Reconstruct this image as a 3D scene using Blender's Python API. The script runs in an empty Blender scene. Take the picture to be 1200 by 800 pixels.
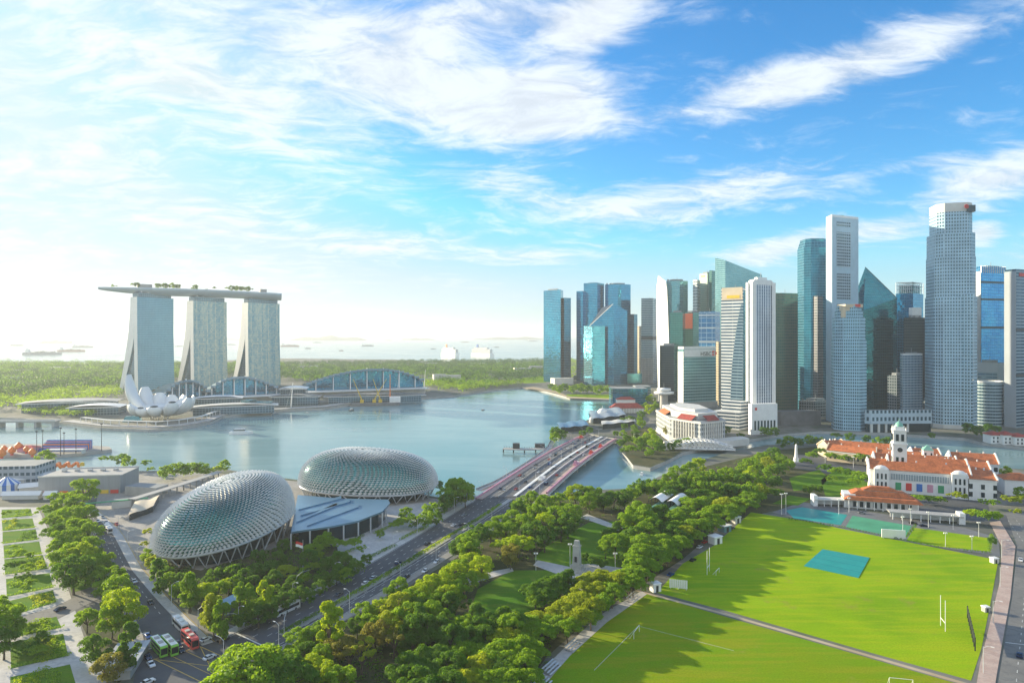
import bpy, math, random
import numpy as np
from mathutils import Vector, Matrix
random.seed(7); RNG = np.random.default_rng(11)
R = math.radians
SC = bpy.context.scene
COL = SC.collection
# ------------------------------------------------------------------ camera
H, F = 115.0, 760.0            # eye height in metres, focal length for a 1200 px wide frame
HOR = 392.0
HAZE = 0.85e-4
cam = bpy.data.objects.new('camera', bpy.data.cameras.new('camera')); COL.objects.link(cam)
cam.location = (0, 0, H); cam.rotation_euler = (R(90), 0, 0)
cam.data.sensor_width = 36; cam.data.lens = 36 * F / 1200
cam.data.shift_y = -8.0 / 1200
cam.data.clip_start = 1; cam.data.clip_end = 90000
SC.camera = cam
# ------------------------------------------------------------------ light and air
SUN_AZ, SUN_EL = -61.0, 13.0
SUN_STR, SKY_STR = 5.0, 0.10
SC.view_settings.view_transform = 'Standard'; SC.view_settings.look = 'None'
SC.view_settings.gamma = 1; SC.view_settings.use_curve_mapping = False
SC.view_settings.exposure = 1.24
sl = bpy.data.lights.new('sun', 'SUN'); sl.energy = SUN_STR; sl.angle = R(0.6); sl.color = (1, .86, .60)
so = bpy.data.objects.new('sun', sl); COL.objects.link(so)
sd = Vector((math.sin(R(SUN_AZ)) * math.cos(R(SUN_EL)), math.cos(R(SUN_AZ)) * math.cos(R(SUN_EL)), math.sin(R(SUN_EL))))
so.rotation_euler = sd.to_track_quat('Z', 'Y').to_euler(); so.location = (-300, 0, 400)

class NT:
    def __init__(s, tree): s.t = tree; s.n = tree.nodes; s.l = tree.links
    def node(s, typ, ins=None, **kw):
        n = s.n.new(typ)
        for k, v in kw.items(): setattr(n, k, v)
        for k, v in (ins or {}).items(): s.put(n.inputs[k], v)
        return n
    def put(s, sock, v):
        if isinstance(v, bpy.types.NodeSocket): s.l.new(v, sock)
        elif isinstance(v, bpy.types.Node): s.l.new(v.outputs[0], sock)
        else:
            if isinstance(v, (tuple, list)) and sock.type == 'RGBA' and len(v) == 3: v = (*v, 1)
            sock.default_value = v
    def m(s, op, a, b=None, c=None, clamp=False):
        n = s.n.new('ShaderNodeMath'); n.operation = op; n.use_clamp = clamp
        s.put(n.inputs[0], a)
        if b is not None: s.put(n.inputs[1], b)
        if c is not None: s.put(n.inputs[2], c)
        return n.outputs[0]
    def mix(s, f, a, b, mode='MIX'):
        n = s.n.new('ShaderNodeMix'); n.data_type = 'RGBA'; n.blend_type = mode
        s.put(n.inputs[0], f); s.put(n.inputs[6], a); s.put(n.inputs[7], b)
        return n.outputs[2]
    def rng(s, v, a, b, c=0, d=1, smooth=True):
        n = s.n.new('ShaderNodeMapRange'); n.interpolation_type = 'SMOOTHSTEP' if smooth else 'LINEAR'
        for i, x in enumerate((v, a, b, c, d)): s.put(n.inputs[i], x)
        return n.outputs[0]

W = bpy.data.worlds.new('World'); SC.world = W; W.use_nodes = True
t = NT(W.node_tree); W.node_tree.nodes.clear()
sky = t.node('ShaderNodeTexSky', sky_type='NISHITA'); sky.sun_disc = False
sky.sun_elevation = R(SUN_EL); sky.sun_rotation = R(SUN_AZ); sky.altitude = 100
sky.air_density = 1.0; sky.dust_density = 0.7; sky.ozone_density = 1.6
tc = t.node('ShaderNodeTexCoord')
sep = t.node('ShaderNodeSeparateXYZ', {0: tc.outputs['Generated']})
X_, Y_, Z_ = sep.outputs
az = t.m('ARCTAN2', X_, Y_); el = t.m('ARCSINE', Z_)
ae = t.node('ShaderNodeCombineXYZ', {0: az, 1: el}).outputs[0]
zz = t.m('ADD', t.m('MAXIMUM', Z_, 0.0), 0.16)
cp = t.node('ShaderNodeCombineXYZ', {0: t.m('DIVIDE', X_, zz), 1: t.m('DIVIDE', Y_, zz)}).outputs[0]
warp = t.node('ShaderNodeTexNoise', {'Vector': cp, 'Scale': 1.1, 'Detail': 3.0})
wv = t.node('ShaderNodeVectorMath', {0: warp.outputs['Color'], 1: (.5, .5, .5)}, operation='SUBTRACT').outputs[0]
wv = t.node('ShaderNodeVectorMath', {0: wv, 3: 0.6}, operation='SCALE').outputs[0]
cpw = t.node('ShaderNodeVectorMath', {0: cp, 1: wv}, operation='ADD').outputs[0]
mp = t.node('ShaderNodeMapping', {'Vector': cpw, 'Rotation': (0, 0, R(25)), 'Scale': (1.0, 1.5, 1)})
n1 = t.node('ShaderNodeTexNoise', {'Vector': mp.outputs[0], 'Scale': 1.5, 'Detail': 9.0, 'Roughness': .58, 'Distortion': .25}).outputs['Fac']
mp2 = t.node('ShaderNodeMapping', {'Vector': cpw, 'Rotation': (0, 0, R(-20)), 'Scale': (1.0, 1.7, 1)})
n2 = t.node('ShaderNodeTexNoise', {'Vector': mp2.outputs[0], 'Scale': 5.5, 'Detail': 9.0, 'Roughness': .66, 'Distortion': .35}).outputs['Fac']
mask = None
def pxdir(u, v):
    a = math.atan((u - 600) / F); return a, math.atan((HOR - v) / F * math.cos(a))
for (u, v, ru, rv, rot, amp) in [(430, 85, 260, 60, -12, .54), (640, 125, 130, 42, 2, .5), (960, 88, 290, 30, 9, .36), (110, 50, 260, 90, -10, .42), (300, 130, 200, 40, -18, .3), (520, 20, 260, 40, 0, .3), (60, 300, 120, 14, 3, .3), (250, 330, 260, 12, 0, .25), (700, 20, 90, 40, 30, .35),
                                 (790, 235, 230, 30, 3, .34), (1160, 208, 90, 26, 8, .5), (905, 292, 80, 18, 10, .45), (640, 298, 90, 14, 0, .3), (1152, 273, 26, 13, 0, .5),
                                 (160, 235, 420, 130, 0, .28), (600, 215, 90, 25, -8, .25), (440, 285, 200, 22, -4, .22), (1090, 190, 50, 10, 0, .3), (1030, 270, 120, 14, 5, .25)]:
    a, e = pxdir(u, v)
    mm = t.node('ShaderNodeMapping', {'Vector': ae, 'Location': (a, e, 0), 'Rotation': (0, 0, R(rot)), 'Scale': (ru / F * math.cos(a) ** 1.5, rv / F, 1)}, vector_type='TEXTURE')
    ln = t.node('ShaderNodeVectorMath', {0: mm.outputs[0]}, operation='LENGTH').outputs['Value']
    g = t.rng(ln, 0.0, 1.35, amp, 0.0)
    mask = g if mask is None else t.m('ADD', mask, g)
mask = t.m('MULTIPLY', mask, t.rng(az, -.62, .05, .62, 1.0))
mask = t.m('ADD', mask, t.rng(Y_, .15, -.35, 0, .36))  # unseen clouds added behind the camera to brighten faces turned towards it
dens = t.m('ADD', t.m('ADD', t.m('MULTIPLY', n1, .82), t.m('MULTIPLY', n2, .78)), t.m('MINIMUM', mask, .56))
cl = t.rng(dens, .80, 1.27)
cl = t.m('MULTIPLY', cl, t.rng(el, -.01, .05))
# brightness of clouds: thicker = whiter; nearer to the sun = brighter
dot = t.node('ShaderNodeVectorMath', {0: tc.outputs['Generated'], 1: tuple(sd)}, operation='DOT_PRODUCT').outputs['Value']
near = t.rng(dot, .1, .98)
ccol = t.mix(near, (4.25, 4.5, 4.75), (4.2, 4.4, 4.5))
ccol = t.node('ShaderNodeVectorMath', {0: ccol, 3: t.rng(n2, .36, .62, .84, 1.04)}, operation='SCALE').outputs[0]
skyc = t.node('ShaderNodeHueSaturation', {'Hue': .498, 'Saturation': 1.32, 'Value': 1.0, 'Color': sky.outputs[0]}).outputs[0]
skyc = t.mix(1.0, skyc, (.52, .97, 1.24), 'MULTIPLY')
skyc = t.node('ShaderNodeVectorMath', {0: skyc, 1: (2.3, 3.45, 4.35)}, operation='MINIMUM').outputs[0]
veil = t.m('MULTIPLY', t.rng(dot, .6, 1.0), .35)      # thin bright veil round the sun
skyc = t.mix(veil, skyc, (4.4, 4.75, 4.85))
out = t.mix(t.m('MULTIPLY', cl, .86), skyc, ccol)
low = t.rng(el, .17, -.01)                              # milky horizon
out = t.mix(t.m('MULTIPLY', low, .85), out, t.mix(near, (2.7, 3.8, 4.3), (4.0, 4.0, 3.75)))
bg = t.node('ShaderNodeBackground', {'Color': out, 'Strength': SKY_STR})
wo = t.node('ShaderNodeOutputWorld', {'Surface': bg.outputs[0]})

SC.cycles.max_bounces = 6; SC.cycles.diffuse_bounces = 3; SC.cycles.glossy_bounces = 3; SC.cycles.transmission_bounces = 4
SC.cycles.volume_bounces = 0; SC.cycles.transparent_max_bounces = 8
SC.cycles.use_denoising = True
SC.cycles.caustics_reflective = False; SC.cycles.caustics_refractive = False
SC.cycles.sample_clamp_indirect = 6

# ------------------------------------------------------------------ places on the ground
def G(u, v, z=0.0):
    Y = (H - z) * F / (v - HOR); return ((u - 600) * Y / F, Y)
def P(u, Y): return ((u - 600) * Y / F, Y)
def ZT(v, Y): return H + (HOR - v) * Y / F
def GL(pts, z=0.0): return [G(u, v, z) for u, v in pts]
def lerp(a, b, f): return tuple(a[i] + (b[i] - a[i]) * f for i in range(len(a)))

# ------------------------------------------------------------------ mesh builder
class MB:
    def __init__(s): s.v = []; s.f = []; s.uv = []; s.mi = []
    def face(s, pts, uv=None, mi=0):
        i = len(s.v); s.v += [tuple(p) for p in pts]; s.f.append(list(range(i, i + len(pts))))
        s.uv += uv if uv else [(p[0] * .7 + p[1] * .7, p[2]) for p in pts]; s.mi.append(mi)
    def prism(s, poly, z0, z1, mi=0, top=None, bottom=False, u0=0, flip=False):
        # walls with UVs in metres, roof with material index top
        area = sum(poly[i][0] * poly[(i + 1) % len(poly)][1] - poly[(i + 1) % len(poly)][0] * poly[i][1] for i in range(len(poly)))
        if area < 0: poly = poly[::-1]
        n = len(poly); u = u0
        zt = z1 if callable(z1) else (lambda p: z1)
        for i in range(n):
            a, b = poly[i], poly[(i + 1) % n]; L = math.hypot(b[0] - a[0], b[1] - a[1])
            s.face([(*a[:2], z0), (*b[:2], z0), (*b[:2], zt(b)), (*a[:2], zt(a))], [(u, z0), (u + L, z0), (u + L, zt(b)), (u, zt(a))], mi)
            u += L
        s.face([(*p[:2], zt(p)) for p in poly], None, mi if top is None else top)
        if bottom: s.face([(*p[:2], z0) for p in poly[::-1]], None, mi if top is None else top)
    def box(s, c, size, rz=0, mi=0, top=None, taper=1.0):
        # c = centre of the base
        ca, sa = math.cos(rz), math.sin(rz); hx, hy = size[0] / 2, size[1] / 2
        def p(x, y, k): x *= k; y *= k; return (c[0] + x * ca - y * sa, c[1] + x * sa + y * ca)
        b = [p(x, y, 1) for x, y in ((-hx, -hy), (hx, -hy), (hx, hy), (-hx, hy))]
        tt = [p(x, y, taper) for x, y in ((-hx, -hy), (hx, -hy), (hx, hy), (-hx, hy))]
        z0, z1 = c[2], c[2] + size[2]; u = 0
        for i in range(4):
            j = (i + 1) % 4; L = (size[0], size[1])[i % 2]
            s.face([(*b[i], z0), (*b[j], z0), (*tt[j], z1), (*tt[i], z1)], [(u, z0), (u + L, z0), (u + L, z1), (u, z1)], mi); u += L
        s.face([(*q, z1) for q in tt], None, mi if top is None else top)
        s.face([(*q, z0) for q in b[::-1]], None, mi)
    def tube(s, pts, r, n=6, mi=0, cap=True):
        pts = [Vector(p) for p in pts]; rs = r if isinstance(r, (list, tuple)) else [r] * len(pts)
        base = len(s.v); ref = None
        for k, p in enumerate(pts):
            d = (pts[min(k + 1, len(pts) - 1)] - pts[max(k - 1, 0)]); d = d.normalized() if d.length > 0 else Vector((0, 0, 1))
            a = d.orthogonal().normalized() if ref is None else (ref - d * ref.dot(d)).normalized(); ref = a
            b = d.cross(a)
            for i in range(n):
                th = 2 * math.pi * i / n; s.v.append(tuple(p + (a * math.cos(th) + b * math.sin(th)) * rs[k]))
        for k in range(len(pts) - 1):
            for i in range(n):
                j = (i + 1) % n; q = [base + k * n + i, base + k * n + j, base + (k + 1) * n + j, base + (k + 1) * n + i]
                s.f.append(q); s.uv += [(i, k), (i + 1, k), (i + 1, k + 1), (i, k + 1)]; s.mi.append(mi)
        if cap:
            s.f.append([base + i for i in range(n)][::-1]); s.uv += [(0, 0)] * n; s.mi.append(mi)
            s.f.append([base + (len(pts) - 1) * n + i for i in range(n)]); s.uv += [(0, 0)] * n; s.mi.append(mi)
    def lathe(s, c, prof, n=20, mi=0, sx=1, sy=1):
        base = len(s.v)
        for r, z in prof:
            for i in range(n):
                th = 2 * math.pi * i / n; s.v.append((c[0] + r * math.cos(th) * sx, c[1] + r * math.sin(th) * sy, c[2] + z))
        for k in range(len(prof) - 1):
            for i in range(n):
                j = (i + 1) % n; s.f.append([base + k * n + i, base + k * n + j, base + (k + 1) * n + j, base + (k + 1) * n + i])
                w = prof[0][0] * 2 * math.pi / n
                s.uv += [(i * w, prof[k][1]), ((i + 1) * w, prof[k][1]), ((i + 1) * w, prof[k + 1][1]), (i * w, prof[k + 1][1])]; s.mi.append(mi)
    def grid(s, P2, mi=0, uvs=None, close=False):
        base = len(s.v); nr, nc = len(P2), len(P2[0])
        for row in P2: s.v += [tuple(p) for p in row]
        for a in range(nr - 1):
            for b in range(nc - (0 if close else 1)):
                b2 = (b + 1) % nc
                s.f.append([base + a * nc + b, base + a * nc + b2, base + (a + 1) * nc + b2, base + (a + 1) * nc + b])
                s.uv += [(b, a), (b + 1, a), (b + 1, a + 1), (b, a + 1)] if uvs is None else [uvs[a][b], uvs[a][b2], uvs[a + 1][b2], uvs[a + 1][b]]
                s.mi.append(mi)
    def ribbon(s, L, Rr, z=0, mi=0):
        for i in range(len(L) - 1):
            zz0 = z(i / (len(L) - 1)) if callable(z) else z; zz1 = z((i + 1) / (len(L) - 1)) if callable(z) else z
            s.face([(*L[i], zz0), (*Rr[i], zz0), (*Rr[i + 1], zz1), (*L[i + 1], zz1)], None, mi)
    def build(s, name, mats, parent=None, smooth=False, kind=None):
        me = bpy.data.meshes.new(name)
        me.from_pydata(s.v, [], s.f)
        if s.uv:
            ul = me.uv_layers.new(name='UVMap'); ul.data.foreach_set('uv', np.array(s.uv, dtype=np.float32).ravel())
        if not isinstance(mats, (list, tuple)): mats = [mats]
        for m in mats: me.materials.append(m)
        me.polygons.foreach_set('material_index', np.array(s.mi, dtype=np.int32))
        if smooth: me.polygons.foreach_set('use_smooth', [True] * len(me.polygons))
        me.update()
        o = bpy.data.objects.new(name, me); COL.objects.link(o)
        if parent: o.parent = parent
        if kind: o['kind'] = kind
        return o

LABELS = {}
def tag(o, label=None, cat=None, group=None, kind=None):
    if label: o['label'] = label; LABELS.setdefault(label, []).append(o.name)
    if cat: o['category'] = cat
    if group: o['group'] = group
    if kind: o['kind'] = kind
    return o
def empty(name, loc=(0, 0, 0), rz=0, label=None, cat=None, group=None):
    o = bpy.data.objects.new(name, None); COL.objects.link(o); o.location = loc if len(loc) == 3 else (*loc, 0); o.rotation_euler = (0, 0, rz)
    return tag(o, label, cat, group)
def dup(root, loc, rz=0, scale=None, label=None, cat=None, group=None):
    r = root.copy(); COL.objects.link(r); r.location = loc; r.rotation_euler = (0, 0, rz)
    if scale is not None: r.scale = scale if isinstance(scale, tuple) else (scale,) * 3
    for k in ('label', 'group', 'category'):
        if k in r: del r[k]
    tag(r, label, cat, group)
    for ch in list(root.children):
        c = ch.copy(); COL.objects.link(c); c.parent = r
        for g in list(ch.children):
            d = g.copy(); COL.objects.link(d); d.parent = c
    return r
ORD = ['nearest', 'second', 'third', 'fourth', 'fifth', 'sixth', 'seventh', 'eighth', 'ninth', 'tenth', 'eleventh', 'twelfth', 'thirteenth', 'fourteenth', 'fifteenth',
       'sixteenth', 'seventeenth', 'eighteenth', 'nineteenth', 'twentieth', 'twenty-first', 'twenty-second', 'twenty-third', 'twenty-fourth', 'twenty-fifth',
       'twenty-sixth', 'twenty-seventh', 'twenty-eighth', 'twenty-ninth', 'thirtieth'] + ['thirty-' + w for w in 'first second third fourth fifth sixth seventh eighth ninth'.split()] + ['fortieth'] + ['forty-' + w for w in 'first second third fourth fifth sixth seventh eighth ninth'.split()]

# ------------------------------------------------------------------ materials
def mat(name):
    m = bpy.data.materials.new(name); m.use_nodes = True; m.node_tree.nodes.clear(); return m, NT(m.node_tree)
def fin(m, T, sh): T.node('ShaderNodeOutputMaterial', {'Surface': sh}); return m
def plain(name, col, rough=.6, metal=0, var=.12, scale=.3, spec=.5):
    m, T = mat(name); co = T.node('ShaderNodeTexCoord').outputs['Object']
    n = T.node('ShaderNodeTexNoise', {'Vector': co, 'Scale': scale, 'Detail': 5.0, 'Roughness': .65}).outputs['Fac']
    f = T.rng(n, .3, .7, 1 - var, 1 + var, False)
    c = T.node('ShaderNodeVectorMath', {0: col, 3: f}, operation='SCALE').outputs[0]
    b = T.node('ShaderNodeBsdfPrincipled', {'Base Color': c, 'Roughness': rough, 'Metallic': metal, 'Specular IOR Level': spec})
    return fin(m, T, b.outputs[0])
def facade(name, frame, glass, w=3.0, h=3.8, fw=.12, fh=.25, metal=.75, rough=.12, var=.5, frough=.5, glass2=None, tilt=.03, fmetal=0.0, vs=1.0):
    m, T = mat(name)
    uv = T.node('ShaderNodeSeparateXYZ', {0: T.node('ShaderNodeUVMap').outputs[0]})
    u = T.m('DIVIDE', uv.outputs[0], w); v = T.m('DIVIDE', uv.outputs[1], h)
    fu, fv = T.m('FRACT', u), T.m('FRACT', v)
    fr = T.m('MAXIMUM', T.m('LESS_THAN', fu, fw), T.m('LESS_THAN', fv, fh))
    cell = T.node('ShaderNodeCombineXYZ', {0: T.m('FLOOR', u), 1: T.m('FLOOR', v)}).outputs[0]
    wn = T.node('ShaderNodeTexWhiteNoise', {'Vector': cell}, noise_dimensions='3D')
    big = T.node('ShaderNodeTexNoise', {'Vector': T.node('ShaderNodeMapping', {'Vector': cell, 'Scale': (1, vs, 1)}).outputs[0], 'Scale': .09 / vs ** .5, 'Detail': 3.0}).outputs['Fac']
    g2 = glass2 or tuple(min(1, c * 1.5 + .03) for c in glass)
    gc = T.mix(T.m('MULTIPLY', T.m('ADD', T.m('MULTIPLY', wn.outputs['Value'], .5), T.rng(big, .35, .65, 0, .5)), var), glass, g2)
    geo = T.node('ShaderNodeNewGeometry').outputs['Normal']
    dv = T.node('ShaderNodeVectorMath', {0: wn.outputs['Color'], 1: (.5, .5, .5)}, operation='SUBTRACT').outputs[0]
    dv = T.node('ShaderNodeVectorMath', {0: dv, 3: tilt}, operation='SCALE').outputs[0]
    nn = T.node('ShaderNodeVectorMath', {0: T.node('ShaderNodeVectorMath', {0: geo, 1: dv}, operation='ADD').outputs[0]}, operation='NORMALIZE').outputs[0]
    b1 = T.node('ShaderNodeBsdfPrincipled', {'Base Color': gc, 'Roughness': rough, 'Metallic': metal, 'Normal': nn})
    pn = T.node('ShaderNodeTexNoise', {'Vector': T.node('ShaderNodeTexCoord').outputs['Object'], 'Scale': .06, 'Detail': 4.0}).outputs['Fac']
    fc = T.node('ShaderNodeVectorMath', {0: frame, 3: T.rng(pn, .3, .7, .85, 1.12, False)}, operation='SCALE').outputs[0]
    b2 = T.node('ShaderNodeBsdfPrincipled', {'Base Color': fc, 'Roughness': frough, 'Metallic': fmetal})
    ms = T.node('ShaderNodeMixShader', {0: fr, 1: b1.outputs[0], 2: b2.outputs[0]})
    return fin(m, T, ms.outputs[0])
def ground_mat(name, c1, c2, scale=.05, rough=.85, c3=None, s3=.8, detail=6.0):
    m, T = mat(name); co = T.node('ShaderNodeTexCoord').outputs['Object']
    n = T.node('ShaderNodeTexNoise', {'Vector': co, 'Scale': scale, 'Detail': detail, 'Roughness': .6}).outputs['Fac']
    c = T.mix(T.rng(n, .35, .65), c1, c2)
    if c3:
        n3 = T.node('ShaderNodeTexNoise', {'Vector': co, 'Scale': s3, 'Detail': 4.0, 'Roughness': .7}).outputs['Fac']
        c = T.mix(T.rng(n3, .42, .68, 0, .7), c, c3)
    b = T.node('ShaderNodeBsdfPrincipled', {'Base Color': c, 'Roughness': rough, 'Specular IOR Level': .25})
    return fin(m, T, b.outputs[0])

M = {}
M['asphalt'] = ground_mat('asphalt', (.075, .082, .092), (.115, .122, .132), .04, .8, (.11, .11, .112), .25)
M['asphalt_pale'] = ground_mat('asphalt_pale', (.17, .17, .165), (.22, .215, .20), .05, .8, (.13, .13, .13), .4)
M['paving'] = ground_mat('paving', (.30, .28, .25), (.40, .375, .34), .06, .8, (.22, .21, .20), .5)
M['paving_pale'] = ground_mat('paving_pale', (.46, .45, .43), (.58, .56, .53), .08, .75, (.36, .35, .34), .5)
M['paving_pink'] = ground_mat('paving_pink', (.46, .33, .28), (.54, .42, .36), .2, .8, (.38, .30, .27), .9)
M['city_ground'] = ground_mat('city_ground', (.12, .125, .11), (.22, .21, .19), .01, .9, (.07, .10, .045), .03)
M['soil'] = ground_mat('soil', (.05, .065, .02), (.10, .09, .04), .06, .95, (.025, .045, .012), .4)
M['sand'] = ground_mat('sand', (.42, .33, .22), (.50, .41, .29), .1, .9)
M['concrete'] = plain('concrete', (.38, .375, .36), .75, 0, .15, .15)
M['concrete_dark'] = plain('concrete_dark', (.16, .165, .17), .8, 0, .2, .15)
M['white'] = plain('white_paint', (.80, .80, .78), .5, 0, .06, .2)
M['offwhite'] = plain('offwhite_wall', (.62, .61, .57), .6, 0, .1, .08)
M['cream'] = plain('cream_wall', (.62, .52, .38), .65, 0, .1, .08)
M['line'] = plain('line_paint', (.62, .62, .58), .7, 0, .25, .8)
M['yellow_line'] = plain('yellow_line_paint', (.62, .42, .08), .7, 0, .25, .8)
M['white_metal'] = plain('white_metal', (.68, .70, .72), .35, .3, .05)
M['steel'] = plain('steel', (.42, .44, .46), .35, .8, .1)
M['dark_metal'] = plain('dark_metal', (.05, .055, .06), .5, .4, .1)
M['dark_glass'] = plain('dark_glass', (.03, .06, .075), .08, .5, .2, .3)
M['teal_glass'] = plain('teal_glass', (.06, .26, .28), .15, .6, .25, .2)
M['blue_roof'] = plain('blue_metal_roof', (.16, .30, .42), .35, .5, .12, .08)
M['rubber'] = plain('rubber', (.02, .02, .02), .8)
M['pink'] = plain('pink_barrier', (.58, .28, .38), .6, 0, .15, .2)
M['red'] = plain('red_paint', (.62, .05, .04), .5, 0, .1)
M['orange'] = plain('orange_cloth', (.85, .22, .04), .5, 0, .15)
M['blue'] = plain('blue_paint', (.03, .16, .50), .5, 0, .1)
M['yellow'] = plain('yellow_paint', (.75, .50, .04), .5, 0, .1)
M['green'] = plain('green_paint', (.05, .32, .14), .5, 0, .1)
M['teal_sheet'] = plain('teal_sheet', (.01, .30, .27), .5, 0, .12, .12)
M['court'] = plain('court_surface', (.07, .32, .17), .7, 0, .15, .1)
M['copper'] = plain('green_copper', (.18, .42, .34), .5, 0, .15)
M['bark'] = plain('bark', (.11, .085, .06), .9, 0, .3, 1.5)
def grass_mat(name, a, b, c, sc=.02):
    m, T = mat(name); co = T.node('ShaderNodeTexCoord').outputs['Object']
    n1 = T.node('ShaderNodeTexNoise', {'Vector': co, 'Scale': sc, 'Detail': 5.0, 'Roughness': .55, 'Distortion': .5}).outputs['Fac']
    mp = T.node('ShaderNodeMapping', {'Vector': co, 'Scale': (.06, .55, 1), 'Rotation': (0, 0, R(-14))}).outputs[0]
    n2 = T.node('ShaderNodeTexNoise', {'Vector': mp, 'Scale': .5, 'Detail': 4.0, 'Roughness': .6}).outputs['Fac']
    n3 = T.node('ShaderNodeTexNoise', {'Vector': co, 'Scale': 1.6, 'Detail': 5.0, 'Roughness': .75}).outputs['Fac']
    col = T.mix(T.rng(n1, .36, .64), a, b); col = T.mix(T.rng(n2, .42, .64, 0, .5), col, c)
    col = T.node('ShaderNodeVectorMath', {0: col, 3: T.rng(n3, .3, .7, .78, 1.22, False)}, operation='SCALE').outputs[0]
    n4 = T.node('ShaderNodeTexNoise', {'Vector': co, 'Scale': .045, 'Detail': 6.0, 'Roughness': .7}).outputs['Fac']
    col = T.mix(T.rng(n4, .58, .70, 0, .55), col, (.30, .27, .06))
    bump = T.node('ShaderNodeBump', {'Height': n3, 'Strength': .5, 'Distance': .25}).outputs[0]
    bs = T.node('ShaderNodeBsdfPrincipled', {'Base Color': col, 'Roughness': .9, 'Specular IOR Level': .05, 'Normal': bump})
    tr = T.node('ShaderNodeBsdfTranslucent', {'Color': col})
    return fin(m, T, bs.outputs[0])
M['field'] = grass_mat('field_grass', (.18, .34, .005), (.27, .42, .006), (.38, .42, .012))
M['field_dry'] = grass_mat('dry_field_grass', (.20, .29, .006), (.16, .30, .006), (.30, .29, .016), .03)
M['lawn'] = grass_mat('lawn_grass', (.075, .19, .012), (.11, .23, .014), (.15, .22, .02))
def water_mat():
    m, T = mat('bay_water'); co = T.node('ShaderNodeTexCoord').outputs['Object']
    n1 = T.node('ShaderNodeTexNoise', {'Vector': co, 'Scale': .22, 'Detail': 5.0, 'Roughness': .6}).outputs['Fac']
    mp = T.node('ShaderNodeMapping', {'Vector': co, 'Scale': (.004, .012, 1), 'Rotation': (0, 0, R(20))}).outputs[0]
    n2 = T.node('ShaderNodeTexNoise', {'Vector': mp, 'Scale': 1.0, 'Detail': 5.0, 'Roughness': .6, 'Distortion': .8}).outputs['Fac']
    bump = T.node('ShaderNodeBump', {'Height': n1, 'Strength': .10, 'Distance': .5}).outputs[0]
    col = T.mix(T.rng(n2, .35, .65), (.14, .26, .28), (.22, .35, .36))
    b = T.node('ShaderNodeBsdfPrincipled', {'Base Color': col, 'Roughness': T.rng(n2, .3, .7, .10, .24, False), 'IOR': 1.33, 'Normal': bump, 'Specular IOR Level': .6})
    return fin(m, T, b.outputs[0])
M['water'] = water_mat()
def tile_roof(name, c):
    m, T = mat(name); uv = T.node('ShaderNodeTexCoord').outputs['Object']
    n = T.node('ShaderNodeTexNoise', {'Vector': uv, 'Scale': .35, 'Detail': 6.0, 'Roughness': .7}).outputs['Fac']
    n2 = T.node('ShaderNodeTexNoise', {'Vector': uv, 'Scale': 3.0, 'Detail': 2.0}).outputs['Fac']
    col = T.mix(T.rng(n, .35, .7), c, tuple(x * .55 for x in c))
    col = T.node('ShaderNodeVectorMath', {0: col, 3: T.rng(n2, .3, .7, .75, 1.2, False)}, operation='SCALE').outputs[0]
    return fin(m, T, T.node('ShaderNodeBsdfPrincipled', {'Base Color': col, 'Roughness': .8}).outputs[0])
M['tiles'] = tile_roof('orange_roof_tiles', (.56, .17, .06))
M['tiles_red'] = tile_roof('red_roof_tiles', (.42, .07, .05))
def sheet(name, pts, m, z, kind='structure', label=None, cat=None):
    b = MB(); b.face([(*p, z) for p in pts]); o = b.build(name, m, None, kind=kind)
    if o.data.polygons[0].normal.z < 0: o.data.flip_normals()
    if label: tag(o, label, cat)
    return o
# ------------------------------------------------------------------ water, land, roads
b = MB(); b.face([(-42000, -3000, -3), (42000, -3000, -3), (42000, 60000, -3), (-42000, 60000, -3)]); b.build('water', M['water'], kind='structure')
def land(name, pts, m, z=0.0, z0=-6):
    mb = MB(); mb.prism(pts, z0, z, 1, top=0); return mb.build(name, [m, M['concrete']], kind='structure')
near_shore = GL([(-60, 541), (30, 546), (60, 552), (130, 552), (210, 551), (262, 549), (300, 556), (350, 562), (440, 570), (512, 582), (560, 582), (600, 585), (648, 580), (690, 574), (742, 572), (775, 557), (810, 543), (850, 530), (900, 521), (960, 518), (1010, 524), (1060, 534), (1120, 545), (1170, 548), (1210, 550)])
land('ground', [(-900, 560)] + near_shore + [(1200, 560), (1200, -300), (-900, -300)], M['city_ground'])
far_city = GL([(1240, 528), (1200, 524), (1150, 518), (1130, 513), (1040, 507), (960, 505), (905, 510), (850, 520), (800, 530), (785, 538), (762, 548), (742, 545), (735, 536), (726, 527), (722, 514), (690, 508), (672, 512), (655, 512), (650, 507), (668, 499), (690, 491), (712, 482), (731, 474), (736, 470), (716, 468), (690, 467), (668, 466), (650, 461), (625, 455), (612, 453.5), (580, 456), (540, 461.5), (533, 463), (480, 467), (445, 471), (413, 473), (380, 478), (350, 479), (320, 481), (262, 487), (248, 494), (215, 500), (175, 503), (117, 501), (73, 495), (26, 490), (-60, 487), (-200, 484)])
sea_coast = [P(-200, 2500), P(0, 2480), P(100, 2600), P(200, 2700), P(330, 3150), P(460, 3000), P(520, 2780), P(600, 2700), P(640, 2900), P(800, 3600), (6000, 5200), (6000, 700), (1100, 660)]
land('marina_ground', far_city + sea_coast, M['city_ground'])
# floating platform quay at far left
land('quay_platform', GL([(-60, 531), (60, 533), (100, 530), (131, 526), (128, 523), (80, 520), (0, 520), (-60, 520)], 0), M['paving'], 0, -4)

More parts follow.
